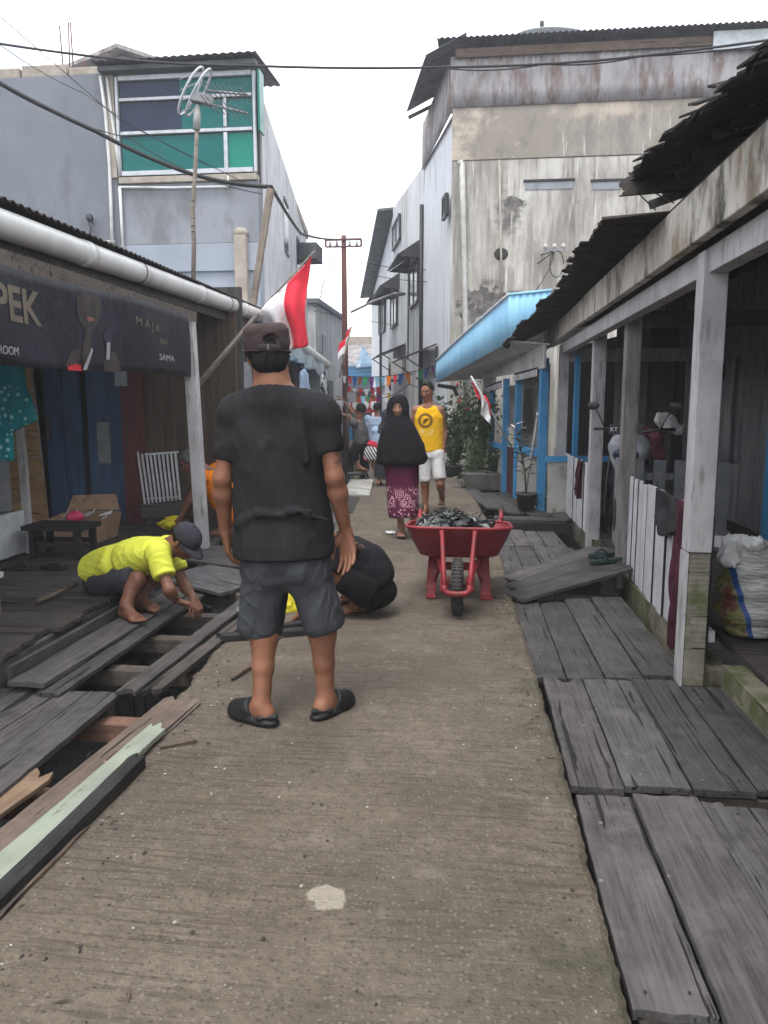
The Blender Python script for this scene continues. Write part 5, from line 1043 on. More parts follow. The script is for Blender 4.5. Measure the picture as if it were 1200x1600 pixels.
# floor, sill, walls
plank((1.34, -2, .09), (1.34, 3.90, .09), .11, .20, MT['mossywood'], Q, 'sill_beam'); plank((1.33, 4.06, .01), (1.30, 6.62, .01), .10, .20, MT['mossywood'], Q, 'sill_beam'); plank((1.30, 7.9, .02), (1.26, 11.3, .02), .10, .21, MT['mossywood'], Q, 'sill_beam')
m = MB(); m.box((1.42, -3, .06), (4.2, 11.2, .10)); m.build('floor', MT['deck_dark'], Q)
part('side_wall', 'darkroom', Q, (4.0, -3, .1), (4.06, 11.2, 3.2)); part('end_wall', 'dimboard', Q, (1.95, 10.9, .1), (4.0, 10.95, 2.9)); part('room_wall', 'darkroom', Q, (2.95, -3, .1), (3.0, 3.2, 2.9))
for k in range(9): part('wall_board', 'dimboard', Q, (2.9+.004*(k % 2), 7.0+.42*k, .1), (2.93, 7.0+.42*k+.41, 2.8), .004)
dd = part('door_frame', 'bluepaint', Q, (2.72, 7.35, .1), (2.82, 7.47, 2.2)); part('door_panel', 'dimboard', dd, (2.75, 6.3, .1), (2.80, 7.345, 2.1)); part('lintel', 'bluepaint', dd, (2.72, 6.2, 2.11), (2.82, 7.345, 2.22))
m = MB(); m.grid(lambda u, v: (2.1+.55*u, 7.95+.035*math.sin(u*22), .8+1.05*v), 40, 6); o = m.build('curtain', MT['dimboard'], None, True, solid=.004); tag(recenter(o), 'pale curtain hanging in the dim veranda left of the blue door frame', 'curtain')
MB().tube([(2.30+.11*math.cos(a), 7.8, 1.70+.15*math.sin(a)) for a in np.linspace(0, 6.28, 20)], .012, 6).build('cable_coil', MT['cable'], Q, True)
# picket fences
def fence(label, pts, z0, z1, wboard, mat, gap=.012, top=None, rail=True, th=.018):
    (xa, ya), (xb, yb) = pts; L = math.hypot(xb-xa, yb-ya); n = max(1, int(L/(wboard+gap))); t = thing('picket_fence', ((xa+xb)/2, (ya+yb)/2, z0), label, 'fence', 'picket fences of the veranda'); d = unit(V(xb-xa, yb-ya, 0)); nn = V(-d[1], d[0], 0)
    for k in range(n):
        s_ = (k+.5)*L/n; c = V(xa, ya, 0)+d*s_; zt_ = z1+RNG.normal()*.006; m = MB(); hw = wboard/2
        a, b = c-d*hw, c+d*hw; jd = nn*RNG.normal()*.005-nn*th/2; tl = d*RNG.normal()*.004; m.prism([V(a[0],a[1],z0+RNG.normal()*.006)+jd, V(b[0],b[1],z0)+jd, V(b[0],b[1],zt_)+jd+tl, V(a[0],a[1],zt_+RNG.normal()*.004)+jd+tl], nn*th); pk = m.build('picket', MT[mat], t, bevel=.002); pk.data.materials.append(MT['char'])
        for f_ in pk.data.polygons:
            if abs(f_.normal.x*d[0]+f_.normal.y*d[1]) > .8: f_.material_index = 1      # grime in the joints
    if rail:
        for z in (z0+.15, z1-.14): MB().bar(V(xa,ya,z)-nn*.03, V(xb,yb,z)-nn*.03, .03, .06).build('rail', MT[mat], t)
    return t
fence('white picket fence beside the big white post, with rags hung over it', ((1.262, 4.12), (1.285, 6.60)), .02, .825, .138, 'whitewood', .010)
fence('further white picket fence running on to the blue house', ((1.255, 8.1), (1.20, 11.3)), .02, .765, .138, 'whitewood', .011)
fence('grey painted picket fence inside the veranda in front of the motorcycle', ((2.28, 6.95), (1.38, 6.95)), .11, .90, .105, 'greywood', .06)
t = thing('picket_gate', (1.33, 7.3, .1), 'narrow grey board gate half open behind the ramp', 'gate')
for k in range(3): MB().box((1.33+.012*k, 7.00+.14*k, .10), (1.348+.012*k, 7.125+.14*k, .90)).build('picket', MT['greywood'], t, bevel=.003)
for z in (.3, .72): MB().box((1.372, 6.98, z), (1.395, 7.44, z+.05)).build('rail', MT['greywood'], t)
# rags
def rag_cloth(label, fn, mat, nu=24, nv=26, name='rag'):
    m = MB(); m.grid(fn, nu, nv); o = m.build(name, MT[mat], None, True, solid=.006, sub=1); return tag(recenter(o), label, 'cloth', 'rags hung over the picket fences')
def hang(y0, y1, zt_, l0, l1, xo, xi, slant=0.0, seed=0):
    def f(u, v):
        y = y0+(y1-y0)*u; L_ = l0+(l1-l0)*u; w = .030*math.sin(u*11+seed+v*2.1)+.016*math.sin(u*27+seed*2-v*3)+.02*math.sin(v*9+u*4+seed)*u
        if v < .2: k = v/.2; return (xi+(xo-xi)*k, y, zt_-.16*(1-k)+.012*math.sin(3.1*k))
        k = (v-.2)/.8; return (xo-.012+w*(.3+k), y+slant*k+(y1-y0)*-.25*k*(u-.5), zt_-L_*k+.012*math.sin(u*17+seed)*k)
    return f
rag_cloth('black rag slung over the white picket fence', hang(4.72, 5.28, .845, .20, .30, 1.245, 1.29, -.15, 1), 'blackrag')
rag_cloth('long plum coloured cloth trailing down the white picket fence', hang(4.13, 4.72, .85, .98, .80, 1.235, 1.285, .1, 2), 'plum', 26, 40)
rag_cloth('dark purple rag over the further picket fence', hang(8.55, 8.95, .775, .42, .36, 1.225, 1.275, 0, 3), 'plum')
# sacks and bag on the veranda edge
def sackmat():
    mm, t_, b_ = newmat('woven_plastic_sack', .4, 0, .5); v = coord(t_); xyz = nd(t_, 'ShaderNodeSeparateXYZ', i0=v); wv = noise(t_, coord(t_, (3, 3, 30)), 4, 4, .6)
    col = mixc(t_, sstep(t_, wv, .4, .62), (.30,.30,.29), (.60,.595,.575)); k = mth(t_, 'ADD', mth(t_, 'MULTIPLY', xyz.outputs[0], 1.0), mth(t_, 'MULTIPLY', xyz.outputs[2], .30))
    col = mixc(t_, sstep(t_, k, -.035, -.04), col, (.02,.075,.26)); col = mixc(t_, sstep(t_, k, -.062, -.067), col, (.20,.19,.07))
    col = mixc(t_, mth(t_, 'MULTIPLY', sstep(t_, k, -.07, -.075), sstep(t_, noise(t_, v, 11, 5), .52, .58)), col, (.15,.05,.04)); t_.links.new(col, b_.inputs['Base Color']); bump(t_, b_, wv, .5, .02); return mm
MT['sack'] = sackmat(); SG = 'woven sacks of rubbish on the veranda edge'
t = thing('sack', (1.60, 4.35, .10), 'white woven rubbish sack with blue and yellow print behind the big post', 'sack', SG)
s_ = Sdf(); s_.loft((1.60,4.38,.12), (1.56,4.36,.66), [(0,.15,.13),(.3,.185,.15),(.7,.17,.14),(.92,.13,.10),(1,.08,.06)], (1,0,0), round_=.05, k=.03); s_.folds(.022, 26, 4, (1,1,2.5)); put(s_, .010, 'sack_body', MT['sack'], t)
s_ = Sdf(); s_.ell((1.47,4.28,.655), (.11,.06,.035), None, .02); s_.ell((1.40,4.26,.60), (.05,.04,.08), None, .03); s_.folds(.02, 60, 7, (1,1,1), 7); put(s_, .008, 'plastic_film', MT['plasticwhite'], t)
t = thing('sack', (1.72, 3.85, .10), 'second white woven sack cut off by the right picture edge', 'sack', SG)
s_ = Sdf(); s_.loft((1.76,3.9,.12), (1.74,3.88,.86), [(0,.17,.16),(.4,.2,.17),(.85,.16,.13),(1,.1,.09)], (1,0,0), round_=.05); s_.folds(.016, 24, 9, (1,1,2.5)); put(s_, .013, 'sack_body', MT['plasticwhite'], t); MB().box((1.56,3.72,.2),(1.60,3.80,.42)).build('orange_print', MT['orangetee'], t, bevel=.01)
for lab, px, py, a in (('dark green rubber sandal on the ramp, the front one', 948, 868, 2.95), ('dark green rubber sandal on the ramp, the rear one', 957, 859, 3.15)):
    p = atx(px, py, 1.10 if px < 950 else 1.13); c = V(p[0], 6.25 if px < 950 else 6.5, 0); z_ = .012+(c[0]-.33)/.89*.125+.0; t = thing('sandal', (c[0], c[1], z_), lab, 'sandal', 'green sandals on the ramp'); sandal(t, (c[0], c[1], z_+.006), (math.cos(a), math.sin(a)*.3, -.14), .27, .10, 'greensandal', 'greensandal', th=.03)
# ------------------------------------------------------------------ blue trimmed house
N = thing('blue_house', (1.2, 12, -.5), 'small white house with bright blue posts, rails and a sky blue canopy', 'house')
NB = V(.945, 9.92, 0); ND = unit(V(-.16, .985, 0)); NN = V(ND[1], -ND[0], 0)       # NN points into the house
def nb(s, inn=0.0, z=0.0): q = NB+ND*s+NN*inn; return V(q[0], q[1], z)
sp = []
for px in (847, 808, 789, 768):
    h_ = colhit(px, 700, NB[0], NB[1], ND[0], ND[1]); sp.append(float((h_-NB)@ND)); 
for i, s in enumerate(sp): MB().bar(nb(s, 0, -.1), nb(s, 0, 1.98-.10*s*.8), (.10, .085, .085, .085)[i], .09, tuple(ND)).build('post', MT['bluepaint'], N, bevel=.004)
def nslab(name, mat, s0, s1, z0, z1, inn=0.0, th=.05, par=N):
    m = MB(); slab(m, (nb(s0, inn, z0), nb(s1, inn, z0), nb(s1, inn, z1), nb(s0, inn, z1)), th); return m.build(name, MT[mat], par, bevel=.003)
nslab('low_wall', 'lowwall', sp[0]+.05, sp[1]-.04, -.15, .70, .02); nslab('low_wall', 'lowwall', sp[2]+.05, sp[3]-.05, -.15, .66, .02)
nslab('rail', 'bluepaint', sp[0]+.055, sp[1]-.045, .705, .79, .0, .09); nslab('rail', 'bluepaint', sp[2]+.05, sp[3]-.05, .665, .745, 0, .09); nslab('half_door', 'maroonwood', sp[1]+.05, sp[2]-.05, -.05, .72, .04, .03)
m = MB(); slab(m, (nb(-.06, .03, -.15), nb(-.06, .5, -.15), nb(-.06, .5, .66), nb(-.06, .03, .66)), .05); m.build('low_wall', MT['lowwall'], N); m = MB(); slab(m, (nb(-.06, .0, .67), nb(-.06, 1.1, .67), nb(-.06, 1.1, .74), nb(-.06, .0, .74)), .09); m.build('rail', MT['bluepaint'], N)
for q in (.36, 1.1): MB().bar(nb(-.06, q, -.1), nb(-.06, q, 2.0), .06, .06, tuple(ND)).build('post', MT['bluepaint' if q < .5 else 'dimboard'], N)
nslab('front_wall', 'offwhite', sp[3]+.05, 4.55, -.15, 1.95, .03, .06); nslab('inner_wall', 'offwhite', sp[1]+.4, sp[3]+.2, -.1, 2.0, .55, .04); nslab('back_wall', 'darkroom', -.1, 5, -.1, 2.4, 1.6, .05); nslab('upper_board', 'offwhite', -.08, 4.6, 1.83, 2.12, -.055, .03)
w = nslab('window', 'darkroom', sp[3]+.55, sp[3]+1.15, .85, 1.55, .0, .03)
for s in (sp[3]+.55, sp[3]+.85, sp[3]+1.15): MB().bar(nb(s, -.02, .83), nb(s, -.02, 1.57), .05, .05, tuple(ND)).build('window_frame', MT['brownwood'], w)
for z in (.85, 1.2, 1.55): MB().bar(nb(sp[3]+.55, -.02, z), nb(sp[3]+1.15, -.02, z), .05, .05).build('window_frame', MT['brownwood'], w)
# lace trim: hanging tabs
for s0, s1, z0, z1 in ((sp[0]+.06, sp[1]-.02, 1.83, 1.80), (sp[2]+.05, sp[3]+.3, 1.73, 1.66)):
    n = int((s1-s0)/.075); m = MB()
    for k in range(n):
        s = s0+(s1-s0)*(k+.25)/n; z = z0+(z1-z0)*k/n; slab(m, (nb(s, -.075, z-.085), nb(s+.042, -.075, z-.085), nb(s+.042, -.075, z), nb(s, -.075, z)), .006)
    m.build('lace_trim', MT['whitewood'], N); m = MB(); slab(m, (nb(s0, -.068, z0-.09), nb(s1, -.068, z1-.09), nb(s1, -.068, z1+.03), nb(s0, -.068, z0+.03)), .005); m.build('trim_backing', MT['blackcloth'], N)
nslab('hanging_curtain', 'offwhite', sp[2]+.15, sp[3]+.05, 1.0, 1.7, .3, .02)
# canopy
ca, cb, ct, cu = at(795,535,10.35), at(681,598,15.0), at(795,462,10.35), at(682,564,15.0); cn, cm = at(862,501,10.35), at(862,455,10.35)
def cl(u, v): b = ca+(cb-ca)*u; t_ = ct+(cu-ct)*u+V(0,0,.02*math.sin(math.pi*u)); return b+(t_-b)*v
m = MB(); n = 150; m.grid(lambda u, v: cl(u, v)+V(-.005*math.sin(u*n*1.9), 0, 0), n*4, 2); m.build('canopy_front', MT['skyblue'], N, True, solid=.004)
m = MB(); m.grid(lambda u, v: (ca+(cn-ca)*u)*(1-v)+(ct+(cm-ct)*u)*v+V(0, -.005*math.sin(u*40), 0), 60, 2); m.build('canopy_end', MT['skyblue'], N, True, solid=.004)
m = MB(); m.tube([cl(u, 1.0)+V(-.005,0,.012) for u in np.linspace(0, 1, 20)], .022, 8); m.build('canopy_rim', MT['alu'], N, True); MB().tube([ct+V(-.005,0,.012), cm+V(0,0,.012)], .02, 8).build('canopy_rim', MT['skyblue'], N, True)
m = MB(); slab(m, (ct+V(0,0,-.02), cu+V(0,0,-.02), cu+V(2.2,0,.25), cm+V(1.8,.2,.15)), .02); m.build('roof', MT['zinc'], N)
m = MB(); slab(m, (ca+V(.02,.0,.02), cb+V(.02,0,.02), nb(4.6, .0, 1.86), nb(-.08, .0, 2.12)), .02); m.build('soffit', MT['offwhite'], N)
MB().tube([cb+V(.05,0,-.05), cb+V(.35,-.1,-.10), cb+V(.42,-.1,-.25)], .04, 10).build('gutter_pipe', MT['iron'], N, True)
t = thing('broom', nb(sp[0]+.35, -.12, 0), 'white handled broom leaning on the blue rail', 'broom'); a, b = nb(sp[0]+.42, -.12, .04), nb(sp[0]+.18, -.02, 1.28); MB().tube([a, b], .016, 8).build('handle', MT['pvcgrey'], t, True); MB().tube([b-(b-a)*.05, b+(b-a)*.004], .021, 8).build('grip', MT['alu'], t, True); MB().bar(a+V(-.12,0,.03), a+V(.12,0,.03), .05, .08).build('bristles', MT['brownwood'], t)
# ------------------------------------------------------------------ plants
def leaf(m, p, d, up, L, w):
    d = unit(d); s = unit(np.cross(d, up)); n = np.cross(s, d); m.add([p, p+d*L*.35+s*w/2+n*.1*w, p+d*L*.75+s*w*.38, p+d*L-n*.15*L, p+d*L*.75-s*w*.38, p+d*L*.35-s*w/2+n*.1*w], [(0,1,2,3,4,5)])
def shrub(label, base, h, rad, n, mat, L=.06, w=.028, stems=7, seed=0, group=None, name='shrub', flowers=0, pot=None, droop=.2, zmin=.25):
    r = np.random.default_rng(seed); t = thing(name, base, label, 'plant', group); st = MB(); lf = MB(); fl = MB(); b = V(*base)+V(0,0,pot[1] if pot else 0)
    for k in range(stems):
        a = r.uniform(0, 6.28); tip = b+V(math.cos(a)*rad*r.uniform(.3,1), math.sin(a)*rad*r.uniform(.3,1), h*r.uniform(.6,1)); mid = b+(tip-b)*.5+V(r.normal()*.06, r.normal()*.06, .05)
        pts = [b+V(r.normal()*.02, r.normal()*.02, -.03), mid, tip]; st.tube(pts, [.011, .007, .003], 5)
        for q in range(n//stems):
            u = r.uniform(zmin, 1.02); p = (pts[0]*(1-u)**2+2*mid*u*(1-u)+tip*u*u) if u < 1 else tip; p = p+r.normal(size=3)*V(.35,.35,.3)*rad*.45*(.4+u*.6); d = unit(r.normal(size=3)+V(0,0,.1)-V(0,0,droop)); leaf(lf, p, d, unit(r.normal(size=3)+V(0,0,1.5)), L*r.uniform(.6,1.3), w*r.uniform(.7,1.3))
        if k < flowers: fl.sphere(tip+V(0,-.02,.02), (.03,.03,.025), 8, 5)
    st.build('stems', MT['stem'], t, True); lf.build('foliage', MT[mat], t)['kind'] = 'stuff'
    if flowers: fl.build('flowers', MT['petal'], t, True)
    if pot:
        pr, ph, pm = pot; po = MB(); po.lathe(V(*base), [(.001,0),(pr*.72,0),(pr*.95,ph*.92),(pr*1.04,ph*.93),(pr*1.04,ph),(pr*.92,ph),(pr*.88,ph*.9)], 22); po.build('pot', MT[pm], t, True); MB().lathe(V(*base)+V(0,0,ph*.88), [(.001,.012),(pr*.9,0)], 18).build('soil', MT['soil'], t)
    return t
PG = 'potted plants and bushes by the blue house'
b1 = gr(745, 757, .02)
shrub('tall rose bush with small red flowers before the blue house', (b1[0]+.05, b1[1]+.15, .0), 1.45, .42, 1000, 'leaf', .085, .045, 14, 1, PG, flowers=5, pot=(.30,.28,'clay'), zmin=.15)
shrub('dark leafy bush behind the man in the yellow vest', (b1[0]-.42, b1[1]+1.6, -.03), 1.35, .55, 1000, 'leaf', .12, .055, 14, 2, PG, pot=(.22,.25,'potblack'), zmin=.12)
shrub('feathery light green bush in front of the rose bush', (b1[0]-.12, b1[1]-.1, .0), .85, .33, 900, 'leaf_light', .07, .014, 12, 3, PG, zmin=.1)
shrub('low green plant in the long grey trough', (b1[0]+.33, b1[1]-.25, .02), .42, .28, 260, 'leaf', .09, .05, 7, 4, PG, pot=(.20,.26,'clay'))
t = thing('planter_trough', (b1[0]+.2, b1[1]-.35, 0), 'long grey cement trough of plants at the foot of the rose bush', 'planter'); tx, ty = b1[0]+.12, b1[1]-.42; m = MB(); m.add([(tx-.28,ty-.14,.0),(tx+.28,ty-.14,.0),(tx+.28,ty+.14,0),(tx-.28,ty+.14,0),(tx-.36,ty-.19,.26),(tx+.36,ty-.19,.26),(tx+.36,ty+.19,.26),(tx-.36,ty+.19,.26)], [(0,3,2,1),(0,1,5,4),(1,2,6,5),(2,3,7,6),(3,0,4,7)]); m.build('trough', MT['clay'], t, solid=.03); MB().box((tx-.33,ty-.16,.2),(tx+.33,ty+.16,.225)).build('soil', MT['soil'], t); plank((tx+.40,ty,.05),(tx+.62,ty+.1,.55),.2,.02,MT['brownwood'],t,'leaning_board',up=(-1,0,.3))
shrub('broad leaved seedling at the planks below the trough', (b1[0]-.22, b1[1]-.45, 0), .30, .14, 14, 'leaf_light', .2, .05, 5, 5, PG, zmin=.6)
# young plant in black pot
p = gr(822, 797, .03); t = thing('potted_plant', p, 'single stemmed young plant in a black pot beside the blue post', 'plant', PG)
MB().lathe(p, [(.001,0),(.095,0),(.13,.20),(.142,.20),(.142,.225),(.125,.225),(.12,.19)], 22).build('pot', MT['potblack'], t, True); MB().lathe(p+V(0,0,.195), [(.001,.01),(.12,0)], 16).build('soil', MT['soil'], t)
m = MB(); lf = MB(); lg = MB(); tip = p+V(-.17,.03,1.12); pts = [p+V(0,0,.18), p+V(-.03,0,.5), p+V(-.09,.01,.8), tip]; m.tube(pts, [.012,.01,.008,.004], 6); m.build('stem', MT['stem'], t, True)
for k in range(30):
    u = .28+.72*k/30; i = min(int(u*3), 2); q = pts[i]+(pts[i+1]-pts[i])*(u*3-i); a = k*2.4; leaf(lg if u > .86 else lf, q, V(math.cos(a), math.sin(a)*.7, .35), Z, .15, .05)
lf.build('leaves', MT['leaf_dark'], t); lg.build('new_leaves', MT['whitewood'], t)
shrub('small weed in the corner beside the blue post', (.98, 10.05, -.02), .25, .12, 60, 'leaf', .06, .025, 4, 8, PG)
# ------------------------------------------------------------------ utility poles, wires, flags, bunting, antenna
def upole(name, label, px, py0, pyb, Y, r, mat, arm, yaw=0.0, group='utility poles along the lane'):
    top = at(px, py0, Y); x = float(at(px+4, pyb, Y)[0]); t = thing(name, (x, Y, -.2), label, 'utility pole', group); MB().tube([(x, Y, -.6), (x*.5+top[0]*.5, Y, top[2]*.5), tuple(top)], [r*1.15, r, r*.8], 14).build('pole', MT[mat], t, True)
    z = top[2]-.12; a = MB(); dx = arm/2; a.bar((top[0]-dx, Y-.06, z), (top[0]+dx, Y-.06, z), .07, .05); a.bar((top[0]-dx, Y-.06, z-.19), (top[0]+dx, Y-.06, z-.19), .05, .04)
    for q in (-1, 1): a.bar((top[0]+dx*q, Y-.06, z-.19), (top[0]+dx*q, Y-.06, z), .05, .05, (0,1,0))
    ar = a.build('cross_arm', MT[mat], t)
    for q in (-.75, -.35, .35, .75): MB().lathe((top[0]+dx*q, Y-.06, z-.165), [(.0,0),(.035,0),(.045,.03),(.03,.06),(.04,.09),(.02,.12),(0,.12)], 10).build('insulator', MT['offwhite' if name == 'utility_pole' else 'iron'], ar, True)
    return t, top
UP, utop = upole('utility_pole', 'rusty red utility pole with street lamp arm on the left of the lane', 537, 368, 715, 22, .085, 'rustpole', 1.0)
z = float(at(552, 487, 22)[2]); la, lb = V(*at(548, 488, 22)), V(*at(617, 458, 22)); MB().tube([la, (la+lb)/2+V(0,0,.03), lb], .03, 8).build('lamp_arm', MT['steel'], UP, True); MB().sphere(lb+V(.1,0,-.03), (.22,.09,.06), 12, 7).build('lamp_head', MT['steel'], UP, True)
q = at(550, 620, 21.9); MB().box((q[0]-.13, 21.85, q[2]-.16), (q[0]+.13, 21.9, q[2]+.14)).build('notice_plate', MT['whiteprint'], UP)
upole('distant_pole', 'plain wooden utility pole far off at the left', 508, 512, 640, 34, .11, 'polewood', .8)
WG = 'overhead cables'
def wire(label, pts, r, sag=.0, name='cable', n=18):
    P = []; pts = [V(*p) for p in pts]
    for a, b in zip(pts[:-1], pts[1:]):
        for k in range(n): u = k/n; P.append(a+(b-a)*u-V(0,0,sag*4*u*(1-u)))
    P.append(pts[-1]); m = MB(); m.tube(P, r, 6); o = m.build(name, MT['cable'], None, True); recenter(o); return tag(o, label, 'cable', WG)
lp0, lp1 = at(391, 482, 9.3), at(424, 296, 9.3)
wire('thick twisted black cable drooping from the left over the antenna pole to the utility pole', [at(-60, 95, 8.2), at(150, 205, 8.6), at(300, 272, 9.0), lp1+V(0,0,.03), at(470, 365, 14), utop+V(-.3,-.05,-.1)], .024, .03)
wire('long black cable crossing above the lane between both buildings', [at(-80, 55, 11.3), at(180, 92, 11.5), at(400, 103, 11.7), at(700, 105, 12), at(950, 93, 11.8), at(1300, 48, 11.6)], .017, .02)
wire('second cable twisted beside the long crossing cable at right', [at(700, 107, 11.95), at(850, 100, 11.9), at(1000, 88, 11.8), at(1300, 52, 11.6)], .010, .05)
wire('thin wire just under the thick left cable', [at(-40, 108, 9), at(200, 215, 9.4), at(410, 303, 9.8)], .006, .10)
wire('thin wire from the top left corner across the grey wall', [at(-30, 0, 11), at(190, 190, 11.8), at(395, 292, 12.3)], .006, .0)
wire('thin wire high at the left corner of the picture', [at(-20, 55, 11), at(130, 145, 11.6), at(330, 260, 12.2)], .005, .06)
ins = at(866, 392, 15.7); q = at(555, 382, 21.9)
wire('upper thin wire to the bracket on the stained wall', [at(560, 407, 22), at(700, 420, 18.5), ins], .010, .10)
wire('lower thin wire to the bracket on the stained wall', [at(575, 428, 22), at(690, 440, 18.5), at(800, 430, 16.5), ins], .010, .06)
wire('service wire dropping from the pole cross arm to the stall', [utop+V(-.2,-.05,-.15), at(505, 440, 17), at(487, 473, 14.6)], .010, .25)
wire('thin wire from the pole toward the right row house', [at(490, 485, 24), at(545, 492, 22.1), at(625, 508, 20.6)], .008, .05)
wire('wire from the wall bracket down to the blue canopy', [ins, at(855, 425, 14), at(826, 462, 11)], .008, .06)
wire('loose wire strung under the bunting along the right wall', [at(560, 612, 21), at(640, 600, 19.5), at(705, 570, 17.8)], .010, .25)
t = thing('wire_bracket', ins, 'cable bracket with insulators and looped wires on the stained wall', 'bracket'); MB().bar(ins+V(0,.3,0), ins+V(0,-.05,0), .05, .05).bar(ins+V(-.2,0,.02), ins+V(.2,0,.02), .05, .05).build('arm', MT['steel'], t)
for dx in (-.17, 0, .17): MB().lathe(ins+V(dx,0,.045), [(0,0),(.04,0),(.05,.04),(.03,.08),(.0,.1)], 10).build('insulator', MT['offwhite'], t, True)
MB().tube([ins+V(.05+.22*math.cos(a)*.6, -.02, -.25+.25*math.sin(a)) for a in np.linspace(0, 5.8, 18)], .010, 5).build('wire_loop', MT['cable'], t, True)
# antenna
AN = thing('tv_antenna', at(301, 452, 7.3), 'television antenna on a crooked wooden pole rising from the left roof', 'antenna'); pb, pt = at(301, 455, 7.3), at(309, 168, 7.3)
MB().tube([pb-V(0,0,.1), at(303, 380, 7.3), at(301, 330, 7.3), at(306, 250, 7.3), at(308, 195, 7.3)], [.024,.023,.021,.02,.019], 8).build('mast', MT['polewood'], AN, True); MB().tube([at(307, 203, 7.3), at(308, 180, 7.3), pt+V(0,0,.03)], [.034,.034,.018], 10).build('mast_sleeve', MT['pvcgrey'], AN, True)
bx_ = at(316, 152, 7.3); MB().bar(bx_+V(-.09,-.03,.0), bx_+V(.09,.03,-.03), .07, .09).build('junction_box', MT['steel'], AN, bevel=.008)
for dz, L_ in ((.06, .50), (-.05, .46)):
    a = bx_+V(.02,0,dz); b = bx_+V(.46,-.12,dz-.10 if dz > 0 else dz-.15); bo = MB(); bo.tube([a, b], .010, 6); el = MB()
    for k in range(8): c = a+(b-a)*(k+.6)/8; el.tube([c+V(-.025,-.12,.035)*(1-.04*k), c+V(.025,.12,-.035)*(1-.04*k)], .005, 5)
    bo.build('boom', MT['steel'], AN, True); el.build('director_rods', MT['steel'], AN, True)
for q in (-1, 1):
    c = bx_+V(-.05+.03*q, -.02*q, .02); e1 = V(.13,-.02,.20); e2 = V(.055*q*.6,.18*q,-.02); m = MB(); m.tube([c+e1*math.cos(s)*.95+e2*.45*math.sin(s)+V(-.12*q*.5-.02,0,.03) for s in np.linspace(0, 2*math.pi, 26)], .011, 7, False); m.build('loop_dipole', MT['alu'], AN, True)
m = MB()
for k in range(4): m.tube([bx_+V(-.16-.02*k,-.12+.05*k,-.16+.11*k), bx_+V(-.06-.02*k,.1+.02*k,-.04+.11*k)], .006, 5)
m.build('reflector_rods', MT['steel'], AN, True)
o = plank(lp0-V(0,0,.2), lp1, .075, .06, MT['polewood'], None, 'cable_pole', up=(0,1,0)); tag(o, 'leaning square wooden pole that carries the thick cable', 'pole')
# flags
def flag(label, base, tip, fly, drop, seed, pole_r=.013, fl=.62, hoist=.42, polemat='polewood'):
    """red over white flag on a slanting staff"""
    b, e = V(*base), V(*tip); t = thing('flag', b, label, 'flag', 'red and white flags'); MB().tube([b, e], pole_r, 8).build('flagpole', MT[polemat], t, True); d = unit(e-b); fl_ = V(*fly); r = np.random.default_rng(seed)
    def f(u, v): return e-d*hoist*v*1.0+fl_*u*fl-V(0,0,drop*u*(1+.2*v))+V(.02*math.sin(u*9+v*3+seed), .05*math.sin(u*8+v*4+seed)*(.3+u), .015*math.sin(u*12+v*2))
    for nm, v0, v1, mt in (('red_stripe', 0, .5, 'flagred'), ('white_stripe', .5, 1, 'flagwhite')):
        m = MB(); m.grid(lambda u, v: f(u, v0+(v1-v0)*v), 26, 8); m.build(nm, MT[mt], t, True, solid=.003)
    return t
# large near flag hangs limp: red to the outside, white towards the wall
FB, FT = at(392, 500, 9.0), at(490, 394, 9.0)
t = thing('flag', FB, 'large red and white flag on a thin staff above the standing man', 'flag', 'red and white flags'); MB().tube([FB+(FB-FT)*.3, FT+(FT-FB)*.02], .011, 8).build('flagpole', MT['polewood'], t, True)
outl = [(487,400),(473,420),(474,450),(477,500),(479,537),(458,546),(440,542),(420,540),(404,520),(402,497),(406,482)]
def fq(u, v):      # u along the staff (0 at the tip), v down the cloth
    a = np.array([487,399])+(np.array([404,490])-np.array([487,399]))*u; b = np.array([478,538])+(np.array([428,560])-np.array([478,538]))*u; q = a+(b-a)*v; q = q+np.array([-6*math.sin(math.pi*v)*(1-u), 3*math.sin(u*11)*v]); return at(q[0], q[1], 9.0)+V(0, .10*math.sin(u*14+v*2)*(.15+v)+.05*math.sin(v*7+u*5), 0)
for nm, u0, u1, mt in (('red_stripe', 0, .47, 'flagred'), ('white_stripe', .47, 1, 'flagwhite')):
    m = MB(); m.grid(lambda u, v: fq(u0+(u1-u0)*u+(.05*math.sin(v*5) if (u0 if u == 0 else u1) == .47 and u in (0, 1) else 0), v), 20, 22); m.build(nm, MT[mt], t, True, solid=.003)
flag('smaller red and white flag hanging at the stall corner by the utility pole', at(530, 590, 13.8), at(549, 510, 13.8), (-.55, 0, -.35), .16, 2, fl=.34, hoist=.38)
t = thing('flag', at(806, 715, 10.6), 'drooping red and white flag on a white staff at the blue posts', 'flag', 'red and white flags'); ya = 10.3
MB().tube([at(800, 700, 10.4), at(736, 588, 10.0)], .014, 8).build('flagpole', MT['alu'], t, True)
def fr_(u, v): a = np.array([737,594])+(np.array([752,632])-np.array([737,594]))*u; b = np.array([741,618])+(np.array([772,650])-np.array([741,618]))*u; q = a+(b-a)*v; return at(q[0]+2, q[1], 10.1)+V(0, .05*math.sin(u*9+v*6), 0)
m = MB(); m.grid(lambda u, v: at((737+10*u)+(7-4*u)*v, 595+14*u+(22+4*u)*v-8*u*v, 10.08)+V(0, .03*math.sin(v*5), 0), 10, 10); m.build('red_stripe', MT['flagred'], t, True, solid=.003)
m = MB(); m.grid(lambda u, v: at(746+8*u+(4+9*u)*v+4*math.sin(v*3), 607+12*u+(40+6*u)*v, 10.1)+V(0, .05*math.sin(u*7+v*6), 0), 12, 16); m.build('white_stripe', MT['flagwhite'], t, True, solid=.003)
